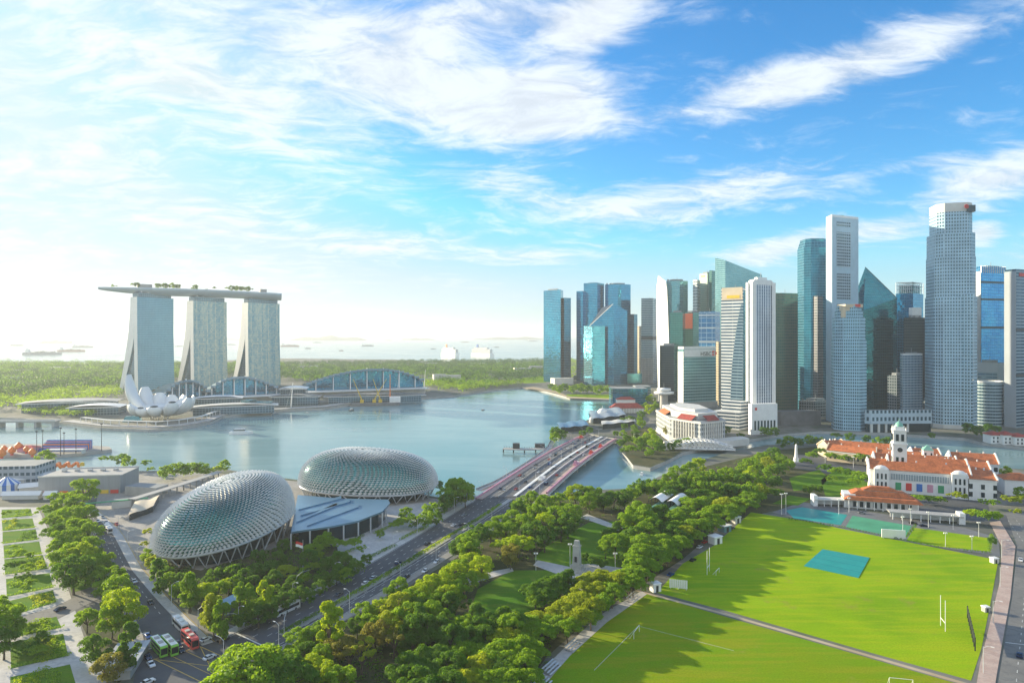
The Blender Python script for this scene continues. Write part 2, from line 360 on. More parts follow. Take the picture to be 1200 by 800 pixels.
# roads: centre regions given by matching edge lists
def strip(name, L, Rr, m, z=.06, kind='structure'):
    mb = MB(); mb.ribbon(L, Rr, z); o = mb.build(name, m, kind=kind)
    for p in o.data.polygons[:1]:
        if p.normal.z < 0: o.data.flip_normals()
    return o
def resample(pts, n):
    d = [0]
    for i in range(1, len(pts)): d.append(d[-1] + math.dist(pts[i - 1][:2], pts[i][:2]))
    out = []
    for k in range(n):
        s = d[-1] * k / (n - 1); i = 0
        while i < len(d) - 2 and d[i + 1] < s: i += 1
        f = (s - d[i]) / max(1e-9, d[i + 1] - d[i]); out.append(lerp(pts[i], pts[i + 1], f))
    return out
def offset(pts, d):
    out = []
    for i, p in enumerate(pts):
        a = pts[max(0, i - 1)]; c = pts[min(len(pts) - 1, i + 1)]; tx, ty = c[0] - a[0], c[1] - a[1]; L = math.hypot(tx, ty) or 1
        out.append((p[0] + ty / L * d, p[1] - tx / L * d))
    return out
KA = GL([(262, 748), (277, 740), (330, 716), (378, 692), (430, 662), (480, 633), (527, 604), (561, 583)])    # kerb by the domes
KB = GL([(300, 772), (330, 757), (390, 728), (430, 704), (480, 675), (525, 648), (580, 612), (640, 579)])    # kerb by the park
KM = resample(GL([(330, 744), (397, 708), (440, 683), (480, 659), (520, 634), (560, 610), (578, 598), (598, 585)]), 24)
KA, KB = resample(KA, 24), resample(KB, 24)
strip('avenue_road', KA, KB, M['asphalt'])
SX = GL([(262, 748), (300, 772), (330, 800), (345, 830), (150, 830), (161, 775), (165, 745), (235, 742)])
sheet('junction_road', SX, M['asphalt'], .05)
LB = resample(GL([(112, 596), (128, 610), (142, 624), (165, 665), (195, 699), (225, 729), (250, 752)]), 20)   # right edge, left road
LA = resample(GL([(98, 600), (102, 615), (108, 640), (122, 680), (142, 715), (155, 740), (160, 760)]), 20)
strip('side_road', LA, LB, M['asphalt'], .055)
sheet('cross_street', GL([(-60, 748), (22, 722), (60, 712), (112, 688), (124, 697), (68, 725), (30, 734), (-60, 764)]), M['asphalt_pale'], .05)
sheet('verge_lawn', GL([(48, 594), (96, 600), (106, 640), (120, 682), (100, 690), (84, 694), (68, 640)]), M['lawn'], .04)
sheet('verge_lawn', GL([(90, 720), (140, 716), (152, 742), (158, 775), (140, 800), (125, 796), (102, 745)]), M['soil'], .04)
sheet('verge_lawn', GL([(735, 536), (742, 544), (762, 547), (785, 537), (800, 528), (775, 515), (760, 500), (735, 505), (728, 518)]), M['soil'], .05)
# pale promenade gardens on the far left
sheet('plaza_paving', GL([(-120, 594), (44, 594), (66, 640), (80, 690), (98, 745), (125, 800), (140, 850), (-120, 850)]), M['paving_pale'], .03)
def sidewalk(name, pts, w, m=None, z=.16, side=1):
    Q = offset(pts, w * side); mb = MB()
    for i in range(len(pts) - 1):
        mb.prism([pts[i], pts[i + 1], Q[i + 1], Q[i]], 0, z)
    return mb.build(name, m or M['paving'], kind='structure')
sidewalk('pavement', KA, 4.5, M['paving_pale'], side=-1)
sidewalk('pavement', KB, 4.0, M['paving'], side=1)
sidewalk('pavement', LB, 4.0, M['paving_pale'], side=1)
sidewalk('pavement', LA, 3.0, M['paving'], side=-1)
sheet('esplanade_plaza', GL([(160, 660), (190, 690), (277, 736), (330, 712), (430, 658), (560, 580), (512, 584), (350, 564), (230, 552), (120, 556), (112, 592)]), M['paving'], .02)
sheet('forecourt', GL([(395, 600), (500, 588), (520, 600), (440, 650), (400, 668), (385, 640)]), M['paving_pale'], .04)
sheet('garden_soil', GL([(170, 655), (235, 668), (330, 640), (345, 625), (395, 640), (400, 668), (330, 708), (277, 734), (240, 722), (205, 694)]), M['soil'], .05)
# markings
def dashes(A, B, fr, on=3.0, off=5.0, w=.22, z=.085, mb=None, m0=0, m1=1):
    c = [lerp(a, b, fr) for a, b in zip(A, B)]; d = 0
    tot = sum(math.dist(c[i], c[i + 1]) for i in range(len(c) - 1)); n = int(tot / .8)
    c = resample(c, n); i = 0; step = tot / (n - 1); k_on, k_off = max(1, int(on / step)), int(off / step)
    i = int(n * m0)
    while i + k_on < int(n * m1):
        a, e = c[i], c[i + k_on]; L = math.dist(a, e); nx, ny = (e[1] - a[1]) / L * w / 2, -(e[0] - a[0]) / L * w / 2
        mb.face([(a[0] - nx, a[1] - ny, z), (a[0] + nx, a[1] + ny, z), (e[0] + nx, e[1] + ny, z), (e[0] - nx, e[1] - ny, z)])
        i += k_on + k_off
def solid(pts, w, z, mb):
    Q = offset(pts, w)
    mb.ribbon(pts, Q, z)
mb = MB()
for f in (.25, .5, .75): dashes(KA, KM, f, mb=mb)
for f in (.25, .5, .75): dashes(KM, KB, f, mb=mb)
for f in (.22, .42, .62, .8): dashes(LA, LB, f, mb=mb, m1=.86)
solid(offset(KA, .6), .2, .085, mb); solid(offset(KB, -.6), .2, .085, mb)
solid(offset(KM, 3.0), .2, .085, mb); solid(offset(KM, -3.2), .2, .085, mb)
# stop lines
a, c = G(160, 762), G(243, 748); solid([a, c], .6, .085, mb)
a, c = G(277, 741), G(322, 762); solid([a, c], .6, .085, mb)
o = mb.build('road_markings', M['line'], kind='structure')
mb = MB()
bx_ = GL([(180, 772), (235, 757), (300, 786), (262, 812)])
for i in range(4): solid([bx_[i], bx_[(i + 1) % 4]], .3, .085, mb)
solid([bx_[0], bx_[2]], .25, .09, mb); solid([bx_[1], bx_[3]], .25, .095, mb)
for k in (.33, .66):
    solid([lerp(bx_[0], bx_[1], k), lerp(bx_[3], bx_[2], k)], .22, .1, mb)
solid(offset(LB, -.5), .18, .09, mb); solid(offset(LA, .5), .18, .09, mb)
mb.build('road_markings', M['yellow_line'], kind='structure')
# median kerb
mb = MB()
Q1, Q2 = offset(KM, 1.6), offset(KM, -1.6)
for i in range(len(KM) - 1): mb.prism([Q1[i], Q1[i + 1], Q2[i + 1], Q2[i]], 0, .2)
mb.build('median_kerb', M['concrete'], kind='structure')

# ---- the field and its paths
PATH = GL([(742, 689), (770, 697), (850, 718), (940, 744), (1030, 770), (1130, 799), (1200, 819)])
sheet('playing_field', GL([(770, 694), (850, 715), (940, 741), (1030, 767), (1138, 797), (1150, 760), (1162, 700), (1170, 656), (1110, 644), (1060, 634), (985, 617), (925, 607), (880, 600), (860, 618), (835, 640), (800, 660)]), M['field'], .04)
sheet('lower_field', GL([(755, 694), (850, 722), (940, 748), (1030, 774), (1130, 803), (1300, 850), (1300, 900), (560, 900), (600, 835), (655, 768), (700, 724)]), M['field_dry'], .04)
mb = MB(); solid(resample(PATH, 12), 1.9, .07, mb); o = mb.build('sand_path', M['sand'], kind='structure')
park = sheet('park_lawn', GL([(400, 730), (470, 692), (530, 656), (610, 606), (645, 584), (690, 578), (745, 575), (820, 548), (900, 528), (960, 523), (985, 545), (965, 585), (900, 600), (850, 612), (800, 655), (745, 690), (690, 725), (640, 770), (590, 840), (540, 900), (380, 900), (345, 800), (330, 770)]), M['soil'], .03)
for pts in ([(560, 690), (600, 668), (650, 668), (668, 675), (655, 700), (610, 724), (570, 732), (552, 712)], [(640, 640), (690, 612), (735, 610), (770, 630), (750, 660), (700, 668), (650, 662), (625, 655)], [(925, 560), (960, 550), (972, 560), (960, 572), (930, 575)], [(455, 745), (510, 728), (520, 745), (470, 770)], [(962, 562), (985, 546), (1018, 566), (1010, 590), (968, 584)], [(905, 590), (925, 580), (950, 584), (935, 592)]):
    sheet('lawn', GL(pts), M['lawn'], .06)
for pts in ([(630, 656), (668, 664), (690, 660), (735, 666), (745, 672), (700, 672), (690, 690), (672, 694), (660, 675), (625, 662)], [(500, 700), (560, 672), (600, 665), (602, 669), (565, 680), (505, 708)], [(688, 602), (740, 622), (738, 626), (680, 606)],
            [(620, 800), (655, 765), (700, 722), (752, 692), (758, 696), (712, 728), (668, 768), (640, 800)]):
    sheet('park_path', GL(pts), M['paving_pale'], .075)
# right-hand road and pavement
sheet('right_road', GL([(1178, 600), (1192, 640), (1186, 700), (1176, 760), (1165, 830), (1330, 830), (1290, 640), (1230, 600)]), M['asphalt_pale'], .05)
mb = MB(); a = GL([(1160, 612), (1174, 640), (1172, 680), (1160, 730), (1148, 780), (1140, 830)]); c = GL([(1172, 610), (1190, 640), (1184, 700), (1176, 745), (1168, 790), (1162, 830)])
for i in range(5): mb.prism([a[i], c[i], c[i + 1], a[i + 1]], 0, .15)
mb.build('pavement', M['paving_pink'], kind='structure')
mb = MB(); c2 = resample(c, 20); d2 = resample(GL([(1225, 608), (1262, 640), (1276, 700), (1290, 745), (1300, 790), (1310, 830)]), 20)
for f in (.18, .36, .54): dashes(c2, d2, f, mb=mb, z=.08)
solid([G(1178, 752), G(1260, 762)], .5, .08, mb); mb.build('road_markings', M['line'], kind='structure')
sheet('club_road', GL([(930, 548), (1000, 560), (1060, 600), (1120, 606), (1165, 620), (1230, 640), (1230, 612), (1160, 600), (1150, 560), (1060, 545), (990, 535), (930, 532)]), M['asphalt'], .035)
# courts by the clubhouse
sheet('green_court', GL([(991, 617), (999, 604), (1068, 616), (1060, 631)]), M['court'], .07)
sheet('blue_court', GL([(921, 598), (940, 594), (993, 603), (985, 615), (930, 607)]), M['teal_sheet'], .07)
sheet('bowling_green', GL([(1062, 633), (1072, 618), (1158, 630), (1160, 646), (1100, 640)]), M['field'], .07)
sheet('courts_paving', GL([(905, 600), (940, 588), (1000, 596), (1060, 606), (1130, 618), (1170, 630), (1172, 652), (1060, 634), (985, 619)]), M['concrete_dark'], .045)
# white pitch lines
mb = MB()
solid([G(696, 785), G(748, 733)], .15, .08, mb); solid([G(748, 733), G(860, 762)], .15, .08, mb)
mb.build('pitch_lines', M['line'], kind='structure')
# far greens beside the bay
for pts in ([(664, 462), (715, 462), (717, 467), (664, 466)], [(500, 440), (530, 436), (560, 438), (545, 444)], [(600, 444), (636, 440), (640, 448), (615, 449)], [(560, 430), (600, 428), (640, 434), (600, 440)]):
    sheet('far_lawn', GL(pts), M['field'], .05)
sheet('shore_path', GL([(612, 454.2), (650, 460), (668, 466.5), (715, 468), (715, 466.8), (668, 464.5), (652, 458.5), (625, 453)]), M['sand'], .06)
# distant islands on the horizon
def island(u0, u1, Y, h, seed):
    rr = random.Random(seed); mb = MB(); n = 24; rows = [[], [], []]
    for i in range(n + 1):
        f = i / n; u = u0 + (u1 - u0) * f; z = h * math.sin(math.pi * f) ** .6 * (.55 + .45 * math.sin(f * 9 + seed) ** 2) + rr.uniform(0, h * .1)
        rows[0].append((*P(u, Y), -3)); rows[1].append((*P(u, Y + 500), z)); rows[2].append((*P(u, Y + 1200), -3))
    mb.grid(rows); return mb.build('distant_hills', M['soil'], smooth=True, kind='structure')
for i, (u0, u1, Y, h) in enumerate([(340, 430, 13000, 95), (470, 510, 14000, 40), (555, 650, 15000, 60), (60, 150, 14000, 45), (0, 40, 12500, 30), (215, 290, 13500, 60), (900, 1200, 12000, 140)]): island(u0, u1, Y, h, i)
# ------------------------------------------------------------------ towers of the business district
FM = {}
FM['deep'] = facade('deep_blue_curtain_wall', (.03, .20, .30), (.015, .24, .42), 3.0, 4.0, .08, .14, .85, .08, .8, glass2=(.05, .44, .64))
FM['deep2'] = facade('teal_curtain_wall', (.03, .15, .22), (.02, .20, .32), 2.6, 4.0, .10, .20, .8, .1, .8, glass2=(.07, .40, .52))
FM['greyband'] = facade('grey_banded_wall', (.30, .33, .34), (.06, .14, .18), 3.0, 4.2, .10, .38, .6, .12, .6)
FM['aqua'] = facade('pale_aqua_curtain_wall', (.20, .36, .38), (.10, .34, .38), 3.2, 4.0, .10, .18, .75, .1, .8, glass2=(.26, .55, .56))
FM['greenglass'] = facade('green_curtain_wall', (.08, .18, .15), (.04, .20, .18), 3.0, 4.0, .12, .22, .7, .1, .8, glass2=(.12, .38, .30))
FM['lattice'] = facade('white_lattice_wall', (.60, .63, .62), (.03, .09, .12), 5.0, 6.0, .35, .35, .5, .15, .4)
FM['yellowish'] = facade('pale_green_wall', (.52, .55, .42), (.22, .38, .34), 3.0, 3.8, .3, .35, .5, .2, .5)
FM['whiteband'] = facade('white_banded_wall', (.70, .70, .67), (.04, .11, .19), 60.0, 4.1, .004, .52, .5, .12, .4)
FM['hsbc'] = facade('teal_banded_wall', (.30, .45, .46), (.06, .25, .28), 3.3, 4.6, .10, .34, .6, .12, .7, glass2=(.20, .48, .48))
FM['whitecol'] = facade('white_ribbed_wall', (.66, .69, .72), (.04, .13, .24), 4.2, 3.8, .58, .12, .5, .12, .4)
FM['black'] = facade('black_curtain_wall', (.02, .03, .035), (.015, .045, .06), 3.0, 4.0, .1, .3, .6, .1, .5)
FM['brown'] = facade('bronze_green_wall', (.07, .06, .045), (.02, .14, .13), 3.0, 4.0, .22, .30, .6, .12, .9, glass2=(.15, .22, .14))
FM['republic'] = facade('dark_teal_wall', (.03, .14, .20), (.015, .14, .22), 2.4, 4.0, .12, .24, .7, .08, .8, glass2=(.04, .36, .48))
FM['oub'] = facade('window_grid', (.42, .52, .58), (.03, .10, .15), 3.6, 4.0, .28, .42, .6, .12, .5)
FM['oubwall'] = facade('pale_aluminium_wall', (.40, .55, .64), (.37, .52, .62), 3.0, 4.0, .04, .04, .1, .45, .3)
FM['uob'] = facade('pale_grid_wall', (.40, .56, .66), (.04, .13, .19), 3.0, 4.1, .42, .46, .6, .12, .5)
FM['uob2'] = facade('fine_pale_grid_wall', (.34, .53, .64), (.05, .17, .24), 2.4, 3.9, .34, .40, .6, .12, .5)
FM['prism'] = facade('dark_prism_glass', (.015, .10, .12), (.02, .17, .21), 3.0, 4.0, .07, .12, .85, .05, .8, glass2=(.06, .38, .42))
FM['blue'] = facade('bright_blue_curtain_wall', (.03, .20, .42), (.03, .27, .60), 4.0, 4.2, .10, .14, .85, .08, .8, glass2=(.12, .58, .86))
FM['slate'] = facade('slate_blue_banded_wall', (.24, .33, .38), (.03, .10, .17), 8.0, 4.0, .03, .42, .5, .12, .5)
FM['grey'] = plain('grey_stone_wall', (.36, .40, .44), .6, 0, .08, .03)
FM['tan'] = facade('tan_wall', (.42, .34, .22), (.10, .12, .12), 3, 4, .5, .4, .4, .2, .5)
M['roof_grey'] = plain('roof_grey', (.26, .28, .29), .8, 0, .2, .1)

def fp(uc, Y, u0, Yl, u1, Yr):
    a, l, r = P(uc, Y), P(u0, Yl), P(u1, Yr); return [a, r, (l[0] + r[0] - a[0], l[1] + r[1] - a[1]), l]
def centre(poly): return (sum(p[0] for p in poly) / len(poly), sum(p[1] for p in poly) / len(poly))
def shrink(poly, k, d=0):
    c = centre(poly); return [(c[0] + (p[0] - c[0]) * k, c[1] + (p[1] - c[1]) * k) for p in poly]
def loc(poly, o): return [(p[0] - o[0], p[1] - o[1]) for p in poly]
BT = 'office towers of the business district'
def tower(poly, z1, m, label, name='office_tower', plant=True, parapet=None, roof=None, group=BT, cat='office tower', z0=0):
    o = centre(poly); e = empty(name, (*o, 0), 0, label, cat, group); e['_o'] = o
    q = loc(poly, o); mb = MB(); mb.prism(q, z0, z1, 0, 1); mb.build('curtain_wall', [m, M['roof_grey']], e)
    if plant:
        zz = z1 if not callable(z1) else max(z1(p) for p in q)
        mb = MB(); r2 = random.Random(len(label)); mb.prism(shrink(q, .55), zz, zz + 3.5, 0)
        for k in range(3):
            a = lerp(q[k], q[(k + 2) % len(q)], .3); mb.box((a[0], a[1], zz), (3.5, 3, 2.2 + r2.random()), .3 * k)
        mb.tube([(0, 0, zz + 3), (0, 0, zz + 9)], .25, 4)
        mb.build('roof_plant', M['roof_grey'], e)
    if parapet:
        mb = MB(); zz = z1
        for i in range(len(q)):
            a, b = q[i], q[(i + 1) % len(q)]; c = centre(q); a2, b2 = lerp(a, c, .03), lerp(b, c, .03)
            mb.prism([a, b, b2, a2], zz - .2, zz + parapet, 0)
        mb.build('parapet', roof or m, e)
    return e, q
def sub(e, name, m, fn, smooth=False, label=None):
    mb = MB(); fn(mb); o = mb.build(name, m, e, smooth)
    if label: o['label'] = label
    return o
def facequad(e, name, m, a, b, f0, f1, z0, z1, d=.3, uvz=True, parent_q=None):
    # a panel d metres proud of the wall a->b (outward = right hand of a->b when footprint is counter-clockwise)
    L = math.hypot(b[0] - a[0], b[1] - a[1]); nx, ny = (b[1] - a[1]) / L, -(b[0] - a[0]) / L
    p, q = lerp(a, b, f0), lerp(a, b, f1)
    mb = MB(); mb.prism([p, q, (q[0] + nx * d, q[1] + ny * d), (p[0] + nx * d, p[1] + ny * d)], z0, z1, 0, bottom=True)
    return mb.build(name, m, e)
def sign_text(e, txt, a, b, f, z, size, m, d=.6):
    c = bpy.data.curves.new('lettering', 'FONT'); c.body = txt; c.size = size; c.extrude = .15; c.align_x = 'CENTER'; c.materials.append(m)
    o = bpy.data.objects.new('lettering_curve', c); me = bpy.data.meshes.new_from_object(o); me.materials.clear(); me.materials.append(m); bpy.data.objects.remove(o)
    o = bpy.data.objects.new('lettering', me); COL.objects.link(o); o.parent = e
    L = math.hypot(b[0] - a[0], b[1] - a[1]); nx, ny = (b[1] - a[1]) / L, -(b[0] - a[0]) / L
    p = lerp(a, b, f); o.location = (p[0] + nx * d, p[1] + ny * d, z); o.rotation_euler = (R(90), 0, math.atan2(b[1] - a[1], b[0] - a[0])); return o

# Marina financial towers
f_ = fp(659, 1560, 637, 1585, 669, 1590)
e, q = tower(fp(657, 1550, 637, 1590, 660, 1590), ZT(340, 1570), FM['deep'], 'dark blue glass tower standing alone at the left end of the skyline', 'glass_tower')
sub(e, 'side_wing', FM['deep2'], lambda mb: mb.prism(loc(fp(661, 1562, 656, 1600, 669, 1575), e['_o']), 0, ZT(349, 1570), 0))
sub(e, 'podium', M['offwhite'], lambda mb: mb.prism(loc(fp(650, 1500, 645, 1520, 672, 1505), e['_o']), 0, 14, 0))
e, q = tower(fp(700, 1580, 684, 1600, 708, 1610), ZT(332.5, 1590), FM['deep'], 'blue glass tower with a square top and lower left shoulder, left of the round-cornered tower', 'glass_tower', parapet=2)
sub(e, 'side_wing', FM['deep'], lambda mb: mb.prism(loc(fp(683, 1592, 675.5, 1600, 690, 1620), e['_o']), 0, ZT(341, 1595), 0))
sub(e, 'front_wing', FM['deep2'], lambda mb: mb.prism(loc(fp(700, 1545, 684, 1560, 709, 1570), e['_o']), 0, ZT(400, 1560), 0))
arc = [P(709 + 30 * i / 8, 1600 - 14 * math.sin(math.pi * i / 8)) for i in range(9)]
e, q = tower(arc + [P(738, 1660), P(710, 1660)], ZT(333, 1590), FM['deep'], 'blue glass tower with a bowed front, tallest of the cluster over the bay lawn', 'glass_tower')
sub(e, 'side_wing', FM['deep2'], lambda mb: mb.prism(loc(fp(743, 1600, 737, 1605, 747, 1620), e['_o']), 0, ZT(368, 1600), 0))
pp = fp(719, 1480, 689, 1510, 735, 1510); o0 = centre(pp)
zl = {0: ZT(356, 1480), 1: ZT(364, 1510), 2: ZT(360, 1520), 3: ZT(384, 1510)}
qq = loc(pp, o0); keyz = {(round(p[0], 1), round(p[1], 1)): zl[i] for i, p in enumerate(qq)}
e, q = tower(pp, lambda p: keyz[(round(p[0], 1), round(p[1], 1))], FM['deep'], 'shorter blue glass tower with a slanting roof in front of the bow-fronted tower', 'glass_tower', plant=False)
sub(e, 'lower_wing', FM['deep2'], lambda mb: mb.prism(loc(fp(694, 1470, 684, 1500, 709, 1480), e['_o']), 0, ZT(382, 1480), 0))
sub(e, 'sky_lobby', M['teal_glass'], lambda mb: mb.box((60, -10, 3), (34, 12, 22)))
e, q = tower(fp(749, 1700, 746, 1720, 753, 1720), ZT(382, 1700), FM['tan'], 'thin tan tower squeezed between blue and grey glass towers', plant=False)
e, q = tower(fp(765, 1540, 751.5, 1550, 770, 1590), ZT(351, 1550), FM['greyband'], 'grey banded tower with tall ribs near its base', parapet=3)
sub(e, 'ribs', M['concrete'], lambda mb: [mb.box((*lerp(q[3], q[0], k / 8), 0), (2, 3, ZT(420, 1540)), 0) for k in range(9)])
sub(e, 'belt', M['dark_metal'], lambda mb: mb.prism(shrink(q, 1.015), ZT(398, 1540), ZT(394, 1540), 0, bottom=True))
# fin tower
Yf = 1330
e, q = tower([P(781 + 25 * i / 8, Yf + 10 - 14 * math.sin(math.pi * (i + 1) / 10)) for i in range(9)] + [P(805, Yf + 45), P(782, Yf + 45)], ZT(329, Yf), FM['aqua'], 'pale aqua curved tower with a white blade fin up its left side', 'curved_tower')
def bladef(mb):
    o = e['_o']; L = [(771, 450), (769.5, 400), (769, 360), (769.5, 335), (771.5, 322)]; Rr = [(786, 450), (784, 400), (782.5, 360), (781.5, 338), (780, 330)]
    for y0 in (Yf - 6,):
        rows = []
        for (ul, vl), (ur, vr) in zip(L, Rr):
            a = P(ul, y0 + 22); b_ = P(ur, y0 - 6); c = P(ur + .5, y0 + 40); d = P(ul + 2, y0 + 60)
            zl_, zr = ZT(vl, y0), ZT(vr, y0)
            if vl == 450: zl_ = zr = 0
            rows.append([(a[0] - o[0], a[1] - o[1], zl_), (b_[0] - o[0], b_[1] - o[1], zr), (c[0] - o[0], c[1] - o[1], zr), (d[0] - o[0], d[1] - o[1], zl_)])
        mb.grid(rows, close=True); mb.face([rows[-1][i] for i in range(4)])
sub(e, 'blade_fin', M['white'], bladef)
# group behind
e, q = tower(fp(800, 1150, 785, 1160, 803, 1180), ZT(366, 1150), FM['greenglass'], 'low green glass block before the aqua curved tower')
e, q = tower(fp(812, 1190, 802, 1200, 820, 1210), ZT(366, 1190), FM['greenglass'], 'green glass block with a rust red top storey panel')
facequad(e, 'red_panel', plain('rust_panel', (.45, .10, .05), .5), q[3], q[0], .1, .97, ZT(385, 1190), ZT(367, 1190), .8)
e, q = tower(fp(817, 1290, 812, 1300, 820.5, 1310), ZT(330, 1290), FM['lattice'], 'narrow tower with a dark and white lattice face', parapet=4)
e, q = tower(fp(829, 1310, 819.5, 1330, 838, 1330), ZT(320, 1310), FM['yellowish'], 'pale cream and green tower between lattice and slanting towers')
sub(e, 'green_wing', FM['greenglass'], lambda mb: mb.prism(loc(fp(834, 1295, 831, 1300, 838.5, 1310), e['_o']), 0, ZT(317, 1300), 0))
facequad(e, 'yellow_sign', M['yellow'], q[3], q[0], .2, .7, ZT(324, 1310), ZT(322, 1310), .6)
pp = fp(850, 1250, 838, 1270, 893, 1290); qq = loc(pp, centre(pp)); zl = [ZT(305, 1250), ZT(322, 1290), ZT(322, 1300), ZT(302, 1270)]
keyz2 = {(round(p[0], 1), round(p[1], 1)): zl[i] for i, p in enumerate(qq)}
e, q = tower(pp, lambda p: keyz2[(round(p[0], 1), round(p[1], 1))], FM['aqua'], 'pale green glass tower with a roof slanting down to the right', plant=False)
e, q = tower(fp(838, 1100, 819, 1110, 844, 1125), ZT(367, 1100), facade('blue_white_framed_wall', (.50, .60, .66), (.03, .17, .34), 9, 8.4, .10, .14, .6, .1, .7), 'blue glass block in a white frame behind the banded bank building', parapet=3)
sub(e, 'white_frame', M['white'], lambda mb: [mb.prism(shrink(q, 1.02), z, z + 2.5, 0, bottom=True) for z in (ZT(385, 1100), ZT(401, 1100), ZT(370, 1100))])
sub(e, 'brown_wing', FM['tan'], lambda mb: mb.prism(loc(fp(842, 1060, 839, 1070, 846, 1075), e['_o']), 0, ZT(400, 1060), 0))
e, q = tower(fp(790, 1120, 772.5, 1130, 795, 1150), ZT(405, 1120), FM['black'], 'black slab block with a pale edge left of the banded bank building')
sub(e, 'pale_edge', M['white'], lambda mb: mb.prism(loc(fp(773, 1118, 771.5, 1125, 774, 1135), e['_o']), 0, ZT(404, 1120), 0))
sub(e, 'red_panel', M['red'], lambda mb: mb.box((q[3][0] + 8, q[3][1] - 2, ZT(430, 1120)), (3, 1, 24)))
e, q = tower(fp(801, 1010, 794.5, 1020, 839, 1035), ZT(409, 1015), FM['hsbc'], 'teal banded bank block with a red and white emblem on its roof edge', parapet=4, roof=M['white'])
facequad(e, 'white_side', M['white'], q[3], q[0], 0, 1, 0, ZT(412, 1010), .4)
facequad(e, 'sign_board', M['white'], q[0], q[1], .02, .98, ZT(418, 1015), ZT(409.5, 1015), .5)
sign_text(e, 'HSBC', q[0], q[1], .68, ZT(416.8, 1020), 9, M['dark_metal'], .8)
L_ = (q[1][0] - q[0][0], q[1][1] - q[0][1])
def hexa(mb):
    p = lerp(q[0], q[1], .9); z = ZT(414, 1020); s = 4.2; d = 1.2
    for k in (-1, 1):
        mb.face([(p[0] + k * s * 1.6, p[1] - d, z), (p[0] + k * s * .8, p[1] - d, z + s * .9), (p[0] + k * s * .8, p[1] - d, z - s * .9)])
    mb.face([(p[0] - s * .8, p[1] - d, z + s * .9), (p[0] + s * .8, p[1] - d, z + s * .9), (p[0], p[1] - d, z)]); mb.face([(p[0] - s * .8, p[1] - d, z - s * .9), (p[0], p[1] - d, z), (p[0] + s * .8, p[1] - d, z - s * .9)])
sub(e, 'emblem', M['red'], hexa)
sub(e, 'podium', M['concrete'], lambda mb: mb.prism(shrink(q, 1.1), 0, 9, 0))
# white banded tower with a curved shadow laid on its front
Yb = 850
ff = fp(871, Yb - 20, 845, Yb, 878, Yb + 12)
e, q = tower(ff, ZT(341, Yb), FM['whiteband'], 'white tower with dark horizontal window bands and a yellow sign', parapet=4)
# glass shaft on the right of the front
facequad(e, 'glass_shaft', FM['deep2'], q[0], q[1], 0, 1, 0, ZT(343, Yb), .6)
facequad(e, 'crown_panel', M['cream'], q[3], q[0], .05, .97, ZT(352, Yb), ZT(337.5, Yb), .7)
facequad(e, 'yellow_sign', M['yellow'], q[3], q[0], .28, .85, ZT(350, Yb), ZT(346.5, Yb), 1.1)
def cv(mb):   # curved shadow across the front face, put in as a dark banded sheet
    a, c = q[3], q[0]; L = math.hypot(c[0] - a[0], c[1] - a[1]); nx, ny = (c[1] - a[1]) / L, -(c[0] - a[0]) / L
    rows = []
    for i in range(17):
        f = i / 16; z = f * ZT(356, Yb); e0 = .42 + .5 * f ** 2.4
        p, r_ = lerp(a, c, e0), lerp(a, c, .995); rows.append([(p[0] + nx * .5, p[1] + ny * .5, z), (r_[0] + nx * .5, r_[1] + ny * .5, z)])
    uv = [[(0, r[0][2]), (math.dist(r[0], r[1]), r[1][2])] for r in rows]
    mb.grid(rows, uvs=uv)
sub(e, 'curved_shadow_sheet', FM['slate'], cv)
sub(e, 'podium', FM['whiteband'], lambda mb: (mb.prism(loc(fp(866, 780, 835, 800, 880, 800), e['_o']), 0, ZT(482, 790), 0), mb.prism(loc(fp(868, 790, 846, 805, 880, 800), e['_o']), 0, ZT(470, 800), 0)))
# white ribbed tower
Yc = 800
e, q = tower(fp(883, Yc - 12, 877, Yc, 906, Yc + 6), ZT(334, Yc), FM['whitecol'], 'white ribbed tower with a white arcaded base and small red emblem', parapet=5, roof=M['white'])
sub(e, 'crown', M['white'], lambda mb: (mb.prism(shrink(q, .9), ZT(334, Yc), ZT(328, Yc), 0), mb.prism(shrink(q, .5), ZT(328, Yc), ZT(325, Yc), 0)))
sub(e, 'corner_pier', M['white'], lambda mb: [mb.box((*p, 0), (4.5, 4.5, ZT(331, Yc))) for p in q])
bs = loc(fp(881, 745, 877, 752, 911, 752), e['_o'])
sub(e, 'base_block', M['white'], lambda mb: mb.prism(bs, 0, ZT(473, 748), 0))
for k in range(7): facequad(e, 'window', M['dark_glass'], bs[0], bs[1], .1 + k * .125, .17 + k * .125, 5, 16, .15)
facequad(e, 'emblem', M['red'], bs[0], bs[1], .12, .2, 28, 31, .3)
sub(e, 'aerial', M['steel'], lambda mb: mb.tube([(0, 0, ZT(326, Yc)), (0, 0, ZT(319, Yc))], .35, 4))
e, q = tower(fp(909, 880, 905, 900, 935, 890), ZT(346, 885), FM['brown'], 'dark bronze and green block right of the white ribbed tower', parapet=3)
sub(e, 'podium', M['concrete_dark'], lambda mb: mb.prism(loc(fp(915, 820, 900, 830, 962, 830), e['_o']), 0, 18, 0))
